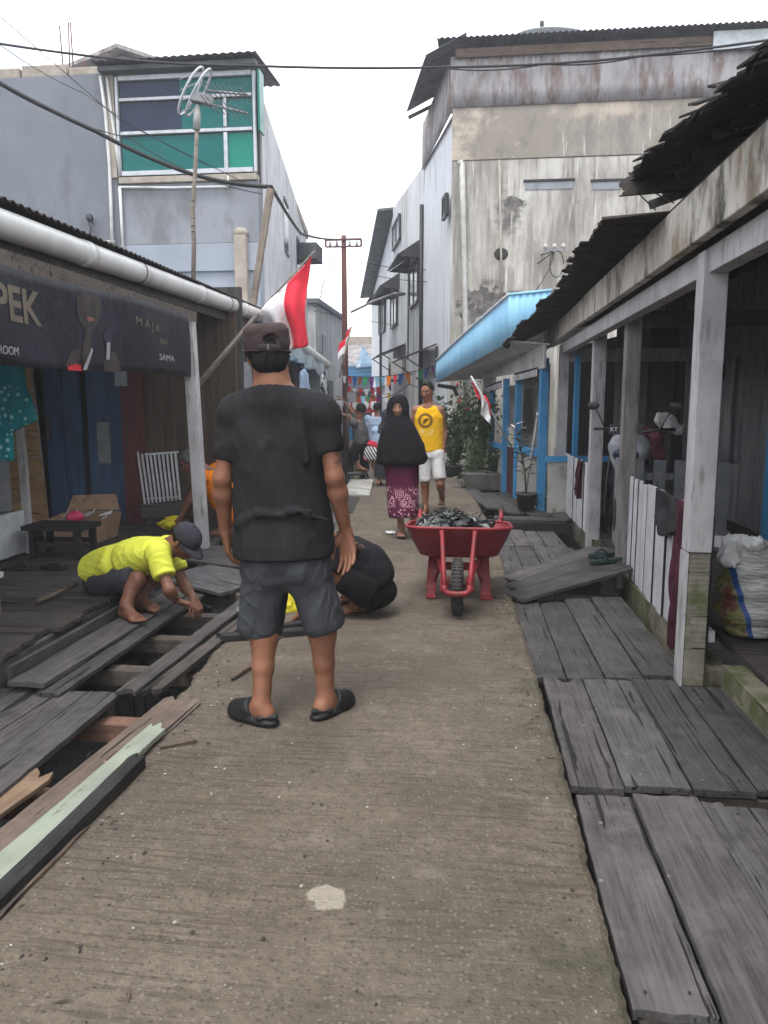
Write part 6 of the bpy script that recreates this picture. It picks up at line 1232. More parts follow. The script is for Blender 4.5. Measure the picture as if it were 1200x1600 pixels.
m = MB(); m.tube([at(757, 618, 10.06), at(764, 630, 10.05), at(767, 650, 10.06)], .012, 6); m.build('red_hem', MT['flagred'], t, True)
# bunting
BC = [('flagred', (.6,.02,.04)), ('orangetee', 0), ('flagwhite', 0), ('bluepennant', (.02,.07,.35)), ('greenpennant', (.01,.33,.10)), ('purplepennant', (.14,.02,.20)), ('skyblue', 0), ('yellowpennant', (.75,.45,.02))]
for n_, c in BC:
    if n_ not in MT: MT[n_] = plain(n_+'_cloth', c, .8)
def bunting(label, pa, Ya, pb, Yb, n, size, order, sag):
    a, b = at(*pa, Ya), at(*pb, Yb); t = thing('bunting', (a+b)/2, label, 'bunting', 'pennant strings across the lane'); f = lambda u: a+(b-a)*u-V(0,0,sag*4*u*(1-u)); m = MB(); m.tube([f(u) for u in np.linspace(0, 1, 20)], .008, 5); m.build('cord', MT['cable'], t, True); d = unit(b-a)
    for k in range(n):
        c = f((k+.5)/n); s = size*RNG.uniform(.85,1.15); tw = V(RNG.normal()*.03, RNG.normal()*.06, 0); m = MB()
        m.prism([c-d*s*.5, c+d*s*.5, c+d*s*(.18)-V(0,0,s*1.25)+tw, c-d*s*.18-V(0,0,s*1.25)+tw], V(0, .006, 0)); m.build('pennant', MT[BC[order[k % len(order)]][0]], t)
bunting('topmost string of coloured pennants from the rusty pole to the right wall', (534,586), 20.5, (694,566), 17.8, 17, .19, [2,0,3,1,4,5,6,6,1,0,3,1,2,4,3,5,0], .16)
bunting('red and white pennant string just below the coloured one', (540,603), 23, (612,598), 24.5, 8, .20, [0,2,0,2,0,0,2,5], .12)
bunting('lowest small pennant string in front of the red stall', (538,617), 26, (620,612), 27, 10, .18, [2,0,1,6,4,1,5,2,7,0], .08)
# ------------------------------------------------------------------ people
def person(loc, label): return thing('person', loc, label, 'person')
def sleeve(S, a, b, frac, r0, r1, X, k=.03):
    e = a+(b-a)*frac; L = np.linalg.norm(e-a); S.loft(a, e, [(0, r0, r0), (.5, r0*.5+r1*.5, r0*.5+r1*.5), (1, r1, r1)], X, k=k, round_=.012); S.ell(a, (r0*1.02,)*3, None, k)
def perp(d, ref=(0, 1, 0)): d = unit(d); r = V(*ref); return unit(r-d*(r@d))

# ---- the standing man seen from behind
Ym = 3.27
def A(px, py, dy=0.0): return at(px, py, Ym+dy)
gl, gr_ = gr(416, 1112), gr(514, 1103)
PM = person((A(445,900)[0], Ym, 0), 'man in black t-shirt, grey shorts and brown cap standing with his back turned')
J = dict(SL=A(366,646), EL=A(347,748,-.03), WL=A(352,832,.06), SR=A(505,648), ER=A(523,747,-.03), WR=A(540,830,.05),
         HL=A(416,855), KL=A(417,948,.02), HR=A(476,855), KR=A(503,945,.03))
J['AL'] = V(A(419,1085)[0], 3.155, .085); J['AR'] = V(A(509,1078)[0], 3.265, .085); J['calfL'] = J['calfR'] = V(0, -1, 0); J['calf'] = 1.1
neckb = A(427,606, .0); hc = A(419,558,.02); hf = V(-.34, .90, -.26)
S = Sdf(); limbs(S, J, 1.0)
S.loft(A(446,880), A(430,635), [(0,.15,.11),(.5,.14,.10),(.85,.17,.10),(1,.13,.08)], (1,0,0), k=.04, round_=.05)
S.cone(A(428,622,-.005), A(425,584,.0), .086, .071, .05); S.cone(A(426,616,-.01), J['SL']+V(.03,0,.03), .055, .05, .04); S.cone(A(428,616,-.01), J['SR']+V(-.03,0,.03), .055, .05, .04)
head(S, hc, hf, Z, 1.03, A(424,592,-.01), .058)
hand(S, J['WL'], A(357,872,.08)-J['WL'], (.85,.45,0), (.3,1,.1), .55, 1.06); hand(S, J['WR'], A(546,878,.04)-J['WR'], (-.35,-.85,.1), (-.9,.3,0), .38, 1.08)
dl, dr = gr(374,1113)-gr(436,1131), gr(556,1086)-gr(503,1112); dl[2] = dr[2] = 0
foot(S, J['AL'], .022, dl, (0,1,0), .92); foot(S, J['AR'], .022, dr, (-.6,.6,0), .92)
MT['skin_main'] = MT['skin'].copy(); MT['skin_main'].name = 'tanned_skin_with_tattoo'; pb_ = put(S, .0045, 'body', MT['skin_main'], PM)
t_ = MT['skin_main'].node_tree; b_ = t_.nodes['Principled BSDF']; src = b_.inputs['Base Color'].links[0].from_socket; v = coord(t_); dv = nd(t_, 'ShaderNodeVectorMath', dict(operation='DISTANCE'), i0=v, i1=tuple(map(float, A(532,716,-.03)-V(*PM.location)))).outputs['Value']
t_.links.new(mixc(t_, mth(t_, 'MULTIPLY', sstep(t_, dv, .05, .03), mth(t_, 'MULTIPLY', sstep(t_, noise(t_, v, 70, 3), .46, .56), .75)), src, (.045,.035,.035)), b_.inputs['Base Color'])
# hair below the cap
S = Sdf(); u_ = unit(Z-unit(hf)*(Z@unit(hf))); f_ = unit(hf); r_ = np.cross(f_, u_)
S.ell(hc+u_*.012-f_*.012, (.0875,.108,.098), (r_,f_,u_), .01); S.ell(hc-u_*.052-f_*.062, (.068,.042,.046), (r_,f_,u_), .03)
S.cut(hc+f_*.035, f_, .01); S.cut(hc-u_*.083, -u_+f_*.25, .006); S.folds(.004, 170, 5, (1,1,.3)); put(S, .0045, 'hair', MT['hair'], PM)
# cap: band, soft crown with the arched gap and strap at the back
cu_ = unit(V(-.05,-.10,1)); cb_ = hc+cu_*.040; ct_ = hc+cu_*.142; S = Sdf()
S.loft(cb_-cu_*.022, ct_, [(0,.094,.112),(.4,.0985,.117),(.75,.097,.112),(1,.083,.098)], np.cross(unit(V(f_[0],f_[1],0)), Z), k=.01, round_=.022, p=2.15)
bk = hc-unit(V(f_[0],f_[1],0))*.118+cu_*.062; S.ell(bk+V(.012,0,-.002), (.041,.028,.031), None, .006, 'sub'); S.folds(.0026, 62, 8, (1,1,1.6)); cap = put(S, .004, 'cap', MT['capbrown'], PM)
m = MB(); fz = unit(V(f_[0],f_[1],0)); rz = np.cross(fz, Z)
def band(z0, z1, out, a0, a1, n=26):
    return lambda u, v: cb_+cu_*(z0+(z1-z0)*v)+rz*(.0965+out)*math.sin(a0+(a1-a0)*u)-fz*(.1145+out)*math.cos(a0+(a1-a0)*u)
m.grid(band(-.016,.006,.003,-.62,.50), 24, 3); m.build('cap_strap', MT['capbrown'], cap, True, solid=.003); m = MB(); m.grid(band(-.017,.007,.0065,-.12,-.07), 4, 3); m.build('buckle', MT['steel'], cap, solid=.002)
m = MB(); m.grid(band(-.021,-.015,.0025,-math.pi,math.pi), 60, 2); m.build('cap_seam', MT['capbrown'], cap, True, solid=.003)
m = MB(); m.grid(lambda u, v: cb_-cu_*(.018+.02*v*v)+rz*(.085+.01*v)*math.sin(math.pi*(u-.5))*1.0+fz*(.10*math.cos(math.pi*(u-.5))*(1+.0*v)+.065*v*math.cos(math.pi*(u-.5)*.9)), 20, 5); m.build('brim', MT['capbrown'], cap, True, solid=.004)
# t-shirt
S = Sdf(); a, b = A(443.5,868), A(431,636); sh = lambda px, y: (A(px,y)[0]-(a+(b-a)*((y-868)/(636-868)))[0])
S.loft(a, b, [(0,.222,.166,0,.0),(.1,.216,.160,0,.0),(.28,.208,.145,.006,.01),(.55,.198,.135,.0,.0),(.75,.205,.130,.0,.0),(.9,.192,.112,0,0),(1,.165,.088,0,0)], (1,0,0), k=.03, p=2.35, round_=.012)
for q in 'LR': S.cone(A(427,622,-.005), J['S'+q]+V(0,0,.006), .066, .063, .05, ((0,1,0), 1.0))
sleeve(S, J['SL']+V(-.002,0,.0), J['EL'], .72, .064, .0535, (0,1,0), .03); sleeve(S, J['SR']+V(.003,0,0), J['ER'], .60, .065, .057, (0,1,0), .035)
S.cone(A(428,630,-.01), A(427,608,-.004), .105, .083, .05)
S.cone(A(428,618,-.01), J['SL']+V(.05,0,.03), .072, .058, .05); S.cone(A(428,618,-.01), J['SR']+V(-.05,0,.03), .072, .058, .05)
S.cut(A(427,609), V(0,.25,1), .006, A(427,603)-V(.13,.13,.05), A(427,603)+V(.13,.13,.12))
for p_, q_ in (((372,818,-.10),(400,804,-.138)),((405,803,-.138),(440,806,-.146)),((452,800,-.146),(486,797,-.138)),((480,806,-.138),(512,812,-.10)),((392,735,-.108),(420,690,-.122)),((470,640,-.09),(478,720,-.117))): S.cone(A(*p_), A(*q_), .006, .004, .036)
S.folds(.0062, 23, 12, (2.0,2.0,1.0), 6); tee = put(S, .005, 't_shirt', MT['blacktee'], PM, 2)
nc = A(427,609.5,.0); MB().tube([nc+V(.0805*math.cos(t_), .078*math.sin(t_), -.020*math.sin(t_)+.012*math.cos(t_)**2) for t_ in np.linspace(0, 2*math.pi, 40)], .006, 8, False).build('collar_rib', MT['blacktee'], tee, True)
# shorts
S = Sdf(); S.loft(A(446,905), A(445,846), [(0,.186,.124),(1,.18,.115)], (1,0,0), k=.03, p=2.3, round_=.04)
S.loft(A(406,989), A(420,872), [(0,.098,.108),(.5,.099,.112),(1,.108,.125)], (1,0,0), k=.03, p=2.3, round_=.012); S.loft(A(511,984), A(474,872), [(0,.084,.105),(.5,.094,.112),(1,.108,.125)], (1,0,0), k=.03, p=2.3, round_=.012)
S.ell(A(423,886,-.045), (.08,.085,.09), None, .06); S.ell(A(470,886,-.045), (.08,.085,.09), None, .06); S.folds(.009, 26, 21, (2,2,.9)); sho = put(S, .005, 'shorts', MT['greyshorts'], PM, 2)
m = MB()
for k in range(9):
    p = A(371.5+k*1.7-(k % 2)*.2, 951+(k % 3)*1.3, -.062+.012*(4-k)*.4); m.box((p[0]-.0018, p[1]-.012, p[2]-.006), (p[0]+.0018, p[1]+.001, p[2]+.006+.003*(k % 2)))
m.build('leg_print', MT['whiteprint'], sho)
# clogs
def clog(par, a, d, sd):
    d = unit(d); g = V(a[0], a[1], 0); S = Sdf(); c = g+d*.045
    S.loft(c+Z*.002, c+Z*.034, [(0,.133,.047),(.4,.138,.051),(1,.131,.045)], d, k=.012, round_=.012, p=2.5)
    S.ell(g+d*.108+Z*.034, (.083,.051,.054), (d, np.cross(Z, d), Z), .02); S.ell(g+d*.06+Z*.058, (.055,.053,.047), (d, np.cross(Z, d), Z), .02)
    S.cut(g+d*.05+Z*.085, -d*.8+Z*.55, .006, g+V(-.2,-.2,.038), g+V(.2,.2,.2)); S.ell(g-d*.035+Z*.075, (.085,.040,.052), (d, np.cross(Z, d), Z), .01, 'sub')
    S.cone(g-d*.02+np.cross(Z,d)*.044+Z*.04, g-d*.08+Z*.045, .011, .011, .01); S.cone(g-d*.02-np.cross(Z,d)*.042+Z*.04, g-d*.08+Z*.045, .011, .011, .01)
    return put(S, .004, 'clog', MT['foam'], par, 2)
clog(PM, J['AL'], dl, 0); clog(PM, J['AR'], dr, 0)

# ---- squatting man in neon yellow
PY = person(gr(200,965,.03), 'barefoot man in neon yellow t-shirt and dark cap squatting over the opened boards')
F = unit(V(.88,-.42,0)); R_ = np.cross(F, Z); P = at(170,911,4.93); P[2] = max(P[2], .24)
g1, g2 = gr(203,966,.04), gr(226,951,.04); d1 = gr(232,979,.04)-gr(192,962,.04); d2 = gr(250,955,.04)-gr(215,948,.04)
J = dict(HR=P+R_*.09, HL=P-R_*.09, AR=V(g1[0], g1[1], .125)-unit(d1)*.045, AL=V(g2[0], g2[1], .125)-unit(d2)*.045)
J['KR'] = at(215,905,4.66); J['KL'] = at(240,903,4.98); J['calfR'] = J['calfL'] = -F*.8
J['SR'] = at(246,864,4.63); J['SL'] = at(262,853,4.98); J['ER'] = at(264,921,4.52); J['WR'] = at(275,938,4.62); J['EL'] = at(287,913,4.93); J['WL'] = at(303,935,4.86)
S = Sdf(); limbs(S, J, .94); hc = at(290,846,4.78); hf = V(.72,-.30,-.62); S.loft(P, (J['SR']+J['SL'])/2, [(0,.14,.10),(1,.15,.09)], R_, k=.04, round_=.05); S.cone((J['SR']+J['SL'])/2+F*.02, hc-F*.05+Z*.01, .065, .056, .04)
hu = V(.55,-.2,.8); head(S, hc, hf, hu, .98, (J['SR']+J['SL'])/2+F*.05, .055)
hand(S, J['WR'], V(.55,.35,-.25), (.2,.1,-1), (.3,.9,0), .6, 1.0); hand(S, J['WL'], V(.5,-.35,-.75), (-.3,.1,-.8), (.4,-.8,0), 1.1, 1.0)
foot(S, J['AR'], .038, d1, -R_, .98); foot(S, J['AL'], .038, d2, R_, .98); put(S, .0055, 'body', MT['skin_dark'], PY); eyes(hc, hf, hu, .98, PY)
hair_cap(hc, hf, hu, .98, PY, MT['hair'], -.035, .006)
S = Sdf(); f_ = unit(hf); u_ = unit(hu-f_*(hu@f_)); r_ = np.cross(f_, u_); S.ell(hc+u_*.038-f_*.008, (.088,.108,.088), (r_,f_,u_), .01); S.cut(hc+u_*.024, -u_, .006); cap = put(S, .0055, 'cap', MT['capblue'], PY)
m = MB(); m.grid(lambda u, v: hc+u_*(.028-.022*v*v-.012*math.cos(math.pi*(u-.5)*.0))+r_*.078*math.sin(math.pi*(u-.5)*.95)+f_*(.092*math.cos(math.pi*(u-.5)*.95)+.075*v*math.cos(math.pi*(u-.5)*.8)), 18, 5); m.build('brim', MT['capblue'], cap, True, solid=.004); MB().sphere(hc+u_*.128-f_*.008, .009, 8, 6).build('cap_button', MT['capblue'], cap, True)
S = Sdf(); sc = (J['SR']+J['SL'])/2; mid = at(200,868,4.84); hemc = at(157,893,4.95)
S.loft(hemc+V(-.01,0,-.0), mid+V(0,0,-.03), [(0,.186,.112,0,-.02),(.5,.19,.125,0,-.012),(1,.185,.128)], R_, k=.06, p=2.2, round_=.03); S.loft(mid+V(-.02,0,-.03), sc+F*.01+V(0,0,-.01), [(0,.183,.128),(.5,.188,.125),(.85,.182,.105),(1,.15,.08)], R_, k=.06, p=2.2, round_=.05)
for q in 'LR': S.cone(sc+F*.03, J['S'+q], .06, .062, .04)
sleeve(S, J['SR'], J['ER'], .66, .072, .072, (1,0,0)); sleeve(S, J['SL'], J['EL'], .66, .072, .072, (1,0,0)); S.folds(.009, 26, 31, (1,1,1)); put(S, .006, 't_shirt', MT['yellowtee'], PY, 2)
S = Sdf(); S.ell(P-F*.02-Z*.05, (.135,.168,.105), (F, R_, Z), .04); S.loft(J['HR']+F*.02-Z*.02, J['KR']-F*.015+V(0,0,.005), [(0,.10,.10),(.6,.098,.10),(1,.085,.088)], R_, k=.05, round_=.015); S.loft(J['HL']+F*.02-Z*.02, J['KL']-F*.03, [(0,.10,.10),(.6,.1,.1),(1,.088,.09)], R_, k=.05, round_=.015); S.folds(.005, 26, 32); put(S, .006, 'shorts', MT['darkshorts'], PY, 3)
t = thing('crowbar', at(300,944,4.85), 'short dark iron bar held against the board by the man in yellow', 'tool'); MB().tube([at(279,940,4.72), at(298,943,4.83), at(322,947,4.92)], [.013,.012,.010], 8).build('bar', MT['iron'], t, True); MB().tube([at(322,947,4.92), at(328,950,4.94), at(330,955,4.95)], [.011,.012,.007], 8).build('claw', MT['iron'], t, True)

# ---- squatting man in black behind the standing man
PB = person(gr(560,958), 'man in black t-shirt and flip flops squatting on the concrete, seen from the side')
F = unit(V(-.95,.12,0)); R_ = np.cross(F, Z); P = at(584,915,4.95)
g1 = gr(566,958,.0); d1 = gr(538,964)-gr(575,957); d1[2] = 0; g2 = g1+V(-.06,.30,0)
J = dict(HL=P+V(0,-.09,.0), HR=P+V(0,.09,0), AL=V(g1[0],g1[1],.10), AR=V(g2[0],g2[1],.10), KL=at(520,897,4.80), KR=at(512,890,5.1)); J['calfL'] = J['calfR'] = V(.8,0,-.2)
J['SL'] = at(541,853,4.78); J['SR'] = at(536,846,5.12); J['EL'] = at(500,915,4.72); J['WL'] = at(474,955,4.75); J['ER'] = at(492,900,5.1); J['WR'] = at(462,945,5.0)
S = Sdf(); limbs(S, J, .94); hc = at(500,832,4.9); hf = V(-.75,-.1,-.6); hu = V(-.5,0,.8); sc = (J['SL']+J['SR'])/2
S.loft(P, sc, [(0,.14,.10),(1,.15,.09)], (0,1,0), k=.04, round_=.05); head(S, hc, hf, hu, .97, sc+F*.05, .055); hand(S, J['WL'], V(-.6,.1,-.5), (.2,0,-.9), (-.2,1,0), .5); hand(S, J['WR'], V(-.6,0,-.5), (.2,0,-.9), (-.2,-1,0), .6)
foot(S, J['AL'], .022, d1, (0,1,0), .98); foot(S, J['AR'], .022, d1, (0,-1,0), .98); put(S, .006, 'body', MT['skin'], PB); hair_cap(hc, hf, hu, .97, PB, MT['hair'], -.05, .014); eyes(hc, hf, hu, .97, PB)
S = Sdf(); mid = at(577,873,4.95); S.loft(P+V(.06,0,-.02), sc+F*.02, [(0,.172,.132,0,.0),(.2,.18,.137,0,-.018),(.45,.185,.137,0,-.035),(.75,.185,.122,0,-.022),(1,.15,.08,0,0)], (0,1,0), k=.07, p=2.2, round_=.05)
for q in 'LR': S.cone(sc+F*.03, J['S'+q], .06, .064, .04)
sleeve(S, J['SL'], J['EL'], .6, .07, .066, (0,1,0)); sleeve(S, J['SR'], J['ER'], .6, .07, .066, (0,1,0)); S.folds(.010, 24, 41); tee = put(S, .0065, 't_shirt', MT['blackcloth'], PB, 3)
S = Sdf(); S.ell(P+V(-.006,0,-.03), (.160,.175,.128), None, .06); 
for q in 'LR': S.loft(J['H'+q]+F*.0, J['K'+q]-F*.05+V(0,0,-.01), [(0,.125,.125),(.6,.105,.11),(1,.09,.095)], (0,1,0), k=.05, round_=.015)
S.folds(.006, 24, 42); put(S, .0065, 'shorts', MT['blackcloth'], PB, 3)
ec = at(559,838,4.80)-V(*PB.location); MT['printtee'] = cloth('black_jersey_with_back_print', (.012,.012,.0145), .25, bmp=.5)
t_ = MT['printtee'].node_tree; b_ = t_.nodes['Principled BSDF']; src = b_.inputs['Base Color'].links[0].from_socket; v = coord(t_); dv = nd(t_, 'ShaderNodeVectorMath', dict(operation='DISTANCE'), i0=v, i1=tuple(map(float, ec))).outputs['Value']
t_.links.new(mixc(t_, mth(t_, 'MULTIPLY', sstep(t_, dv, .095, .07), sstep(t_, noise(t_, v, 55, 2), .50, .54)), src, (.22,.13,.07)), b_.inputs['Base Color']); tee.data.materials[0] = MT['printtee']
for gg in (g1, g2): sandal(PB, V(gg[0], gg[1], .0)+unit(d1)*.04, d1, .27, .098, 'flipsole', 'strap')
t = thing('plastic_bag', at(456,940,4.9), 'yellow plastic bag on the ground seen between the legs of the standing man', 'bag'); S = Sdf(); c = at(456,940,5.0); S.ell(c+V(0,0,-.02), (.075,.07,.11), None, .02); S.cone(c+V(-.01,0,.06), c+V(-.03,0,.17), .05, .015, .03); S.folds(.012, 40, 43); put(S, .008, 'bag', MT['bagyellow'], t)

# ---- bending man in orange behind the porch post
PO = person((-2.3, 7.2, .12), 'man in an orange shirt bending down behind the white porch post')
Yo = 7.25; O = lambda px, py, dy=0: at(px, py, Yo+dy); P = O(368,798,.1); sc = O(324,738,-.02); F = unit(V(-1,-.2,0)); R_ = np.cross(F, Z)
J = dict(HL=P+V(-.02,-.09,0), HR=P+V(.02,.09,0), KL=O(352,838,-.05), KR=O(372,836,.15), AL=V(O(356,860)[0], Yo-.05, .2), AR=V(O(372,860)[0], Yo+.2, .2), SL=sc+V(0,-.17,-.02), SR=sc+V(.02,.17,.0)); J['EL'] = O(302,770,-.2); J['WL'] = O(283,808,-.22); J['ER'] = O(305,775,.15); J['WR'] = O(280,812,.05)
S = Sdf(); limbs(S, J, .94); hc = O(297,722,-.05); hf = V(-.72,-.42,-.5); hu = V(-.35,-.2,.85); S.cone(sc, hc-F*.03, .065, .055, .04); S.loft(P, sc, [(0,.14,.10),(1,.15,.09)], R_, k=.04, round_=.05); head(S, hc, hf, hu, .97, sc+F*.06); hand(S, J['WL'], V(-.25,0,-1), (-.4,.3,0), (-.7,0,0), .7); hand(S, J['WR'], V(-.25,0,-1), (-.4,-.3,0), (-.7,0,0), .7)
for q in 'LR': foot(S, J['A'+q], .12, V(-1,-.25,0), (0,1 if q == 'L' else -1,0))
put(S, .007, 'body', MT['skin_dark'], PO); hair_cap(hc, hf, hu, .97, PO, MT['greyhair'], -.05, .012, .007); eyes(hc, hf, hu, .97, PO)
S = Sdf(); S.loft(P+V(.05,0,-.06), sc+F*.03, [(0,.19,.15),(.5,.19,.15),(1,.15,.09)], R_, k=.05, p=2.2, round_=.05); sleeve(S, J['SL'], J['EL'], .55, .075, .07, (0,1,0)); sleeve(S, J['SR'], J['ER'], .55, .075, .07, (0,1,0)); S.folds(.007, 24, 51); put(S, .008, 'shirt', MT['orangetee'], PO, 3)
S = Sdf(); S.ell(P, (.15,.17,.14), None, .04)
for q in 'LR': S.loft(J['H'+q], J['A'+q]+V(0,0,.04), [(0,.115,.115),(.5,.09,.09),(1,.065,.065)], (1,0,0), k=.05, round_=.015)
S.folds(.006, 24, 52); put(S, .009, 'trousers', MT['blackcloth'], PO, 3)
c = O(264,818,-.2); S = Sdf(); S.ell(c, (.10,.07,.05), None, .02); S.ell(c+V(.08,0,.035), (.05,.05,.05), None, .03); S.folds(.02, 40, 53); o = put(S, .01, 'yellow_cloth', MT['bagyellow'], None); tag(recenter(o), 'crumpled yellow cloth under the hand of the man in orange', 'cloth')

# ---- woman in a black veil walking towards the camera
PW = person((-.73, 8.0, 0), 'woman in a long black veil and plum batik skirt walking up the lane')
Yw_ = 8.0; W = lambda px, py, dy=0: at(px, py, Yw_+dy); F = unit(V(.05,-1,0)); hc = W(622,637); hf = V(.0,-1,-.10); sc = W(625,666)
J = dict(HL=W(637,735), HR=W(617,735), KL=W(636,775,-.02), KR=W(620,775,-.12)); J['AR'] = V(W(626,829,-.1)[0], 7.98, .11); J['AL'] = V(W(642,823)[0], 8.38, .13)
J['SL'] = W(646,672); J['SR'] = W(604,672); J['EL'] = W(646,698,-.02); J['ER'] = W(605,698,-.02); J['WL'] = W(634,708,-.06); J['WR'] = W(617,708,-.06)
S = Sdf(); limbs(S, J, .84); head(S, hc, hf, Z, .93, sc+V(0,0,.02), .048, .95); S.loft(W(627,735), sc, [(0,.15,.11),(.5,.13,.1),(1,.15,.09)], (1,0,0), k=.04, round_=.05)
foot(S, J['AR'], .025, V(.05,-1,0), (1,0,0), .92); foot(S, J['AL'], .03, V(.15,-1,0), (-1,0,0), .92); hand(S, J['WL'], V(-1,0,.2), (0,1,0), (0,0,1), .4, .85); hand(S, J['WR'], V(1,0,.2), (0,1,0), (0,0,1), .4, .85); put(S, .006, 'body', MT['skin_light'], PW); eyes(hc, hf, Z, .93, PW)
S = Sdf(); bot = W(628,722,-.02); top = W(623,656)
S.loft(bot, top, [(0,.268,.20),(.3,.25,.19),(.6,.212,.165),(.8,.175,.145),(1,.105,.105)], (1,0,0), k=.05, p=2.1, round_=.02); S.ell(hc+V(0,.015,.012), (.101,.122,.132), None, .05); S.cone(hc+V(0,.0,-.05), top-V(0,0,.05), .095, .13, .06)
S.ell(bot+V(.02,-.02,.01), (.22,.17,.06), None, .06); S.ell(hc+V(.0,-.118,-.018), (.0575,.085,.080), None, .012, 'sub'); S.folds(.012, 19, 61, (2.4,2.4,.5), 6); put(S, .007, 'veil', MT['hijab'], PW, 3)
def batik():
    mm, t_, b_ = newmat('plum_batik', .85, 0, .1); v = coord(t_); xyz = nd(t_, 'ShaderNodeSeparateXYZ', i0=v); z_ = xyz.outputs[2]
    f1 = nd(t_, 'ShaderNodeTexVoronoi', dict(feature='F1'), Vector=v, Scale=9.5).outputs['Distance']; f2 = nd(t_, 'ShaderNodeTexVoronoi', dict(feature='F1'), Vector=v, Scale=30.0).outputs['Distance']
    pet = mth(t_, 'MULTIPLY', sstep(t_, f1, .62, .5), sstep(t_, mth(t_, 'SINE', mth(t_, 'MULTIPLY', f1, 34.0)), -.1, .3)); dot = sstep(t_, f2, .36, .28)
    low = sstep(t_, mth(t_, 'ADD', z_, mth(t_, 'MULTIPLY', noise(t_, v, 8, 3), .16)), .64, .58); mid = sstep(t_, z_, .36, .32)
    k = mth(t_, 'MULTIPLY', mth(t_, 'MAXIMUM', mth(t_, 'MULTIPLY', pet, mth(t_, 'SUBTRACT', 1.0, mid)), mth(t_, 'MULTIPLY', dot, mth(t_, 'MAXIMUM', mid, .6))), low)
    col = mixc(t_, k, (.075,.012,.036), (.50,.25,.32)); t_.links.new(col, b_.inputs['Base Color']); bump(t_, b_, noise(t_, coord(t_, (1,1,.3)), 14, 4), .2, .01); return mm
MT['batik'] = batik()
S = Sdf(); S.loft(W(631,809,-.10), W(627,715,-.0), [(0,.150,.145,0,-.02),(.3,.166,.15),(.7,.175,.15),(1,.18,.14)], (1,0,0), k=.03, p=2.2, round_=.012); S.folds(.010, 15, 62, (2,2,.35)); put(S, .007, 'skirt', MT['batik'], PW, 3)
sandal(PW, V(J['AR'][0]+.005, J['AR'][1]-.04, .0), (.05,-1), .25, .095, 'flipsole', 'strap', th=.02); sandal(PW, V(J['AL'][0]+.01, J['AL'][1]-.04, .0), (.15,-1), .25, .095, 'flipsole', 'strap', th=.022)
c = gr(612,833,.01); S = Sdf(); S.ell(c+V(0,0,.008), (.065,.05,.012), None, .01); S.folds(.008, 60, 63); o = put(S, .006, 'plastic_scrap', MT['plasticwhite'], None); tag(recenter(o), 'crumpled white plastic scrap on the path by the veiled woman\'s foot', 'litter')

# ---- man in a yellow vest and white shorts
PV = person((-.52, 9.75, 0), 'barefoot man in a yellow sleeveless shirt and white shorts walking behind the woman')
Yv = 9.75; N_ = lambda px, py, dy=0: at(px, py, Yv+dy); hc = N_(667,611,-.02); hf = V(-.35,-.88,-.28); sc = N_(669,638)
J = dict(SL=N_(687,641), EL=N_(694,673,.04), WL=N_(693,703,-.02), SR=N_(650,641), ER=N_(643,672), WR=N_(645,700,-.1), HL=N_(683,708), HR=N_(664,708), KL=N_(688,756,-.12), KR=N_(664,757,-.04)); J['AR'] = V(N_(665,798)[0], 9.72, .09); J['AL'] = V(N_(688,784)[0], 10.35, .14); J['calfL'] = J['calfR'] = V(0,1,0)
S = Sdf(); limbs(S, J, .92); head(S, hc, hf, Z, .97, sc+V(0,0,.03), .055); S.loft(N_(674,712), sc, [(0,.14,.1),(.5,.135,.1),(.85,.17,.105),(1,.14,.08)], (1,.1,0), k=.05, round_=.05); S.cone(sc, J['SL'], .06, .055, .03); S.cone(sc, J['SR'], .06, .055, .03)
hand(S, J['WL'], V(.02,-.15,-1), (-1,0,0), (0,-1,0), .45); hand(S, J['WR'], V(.0,-.15,-1), (1,0,0), (0,-1,0), .45); foot(S, J['AR'], .012, V(-.25,-1,0), (1,0,0)); foot(S, J['AL'], .05, V(.0,-1,-.0), (-1,0,0)); put(S, .0065, 'body', MT['skin'], PV); eyes(hc, hf, Z, .97, PV); hair_cap(hc, hf, Z, .97, PV, MT['hair'], -.005, .014, .005, front=.05)
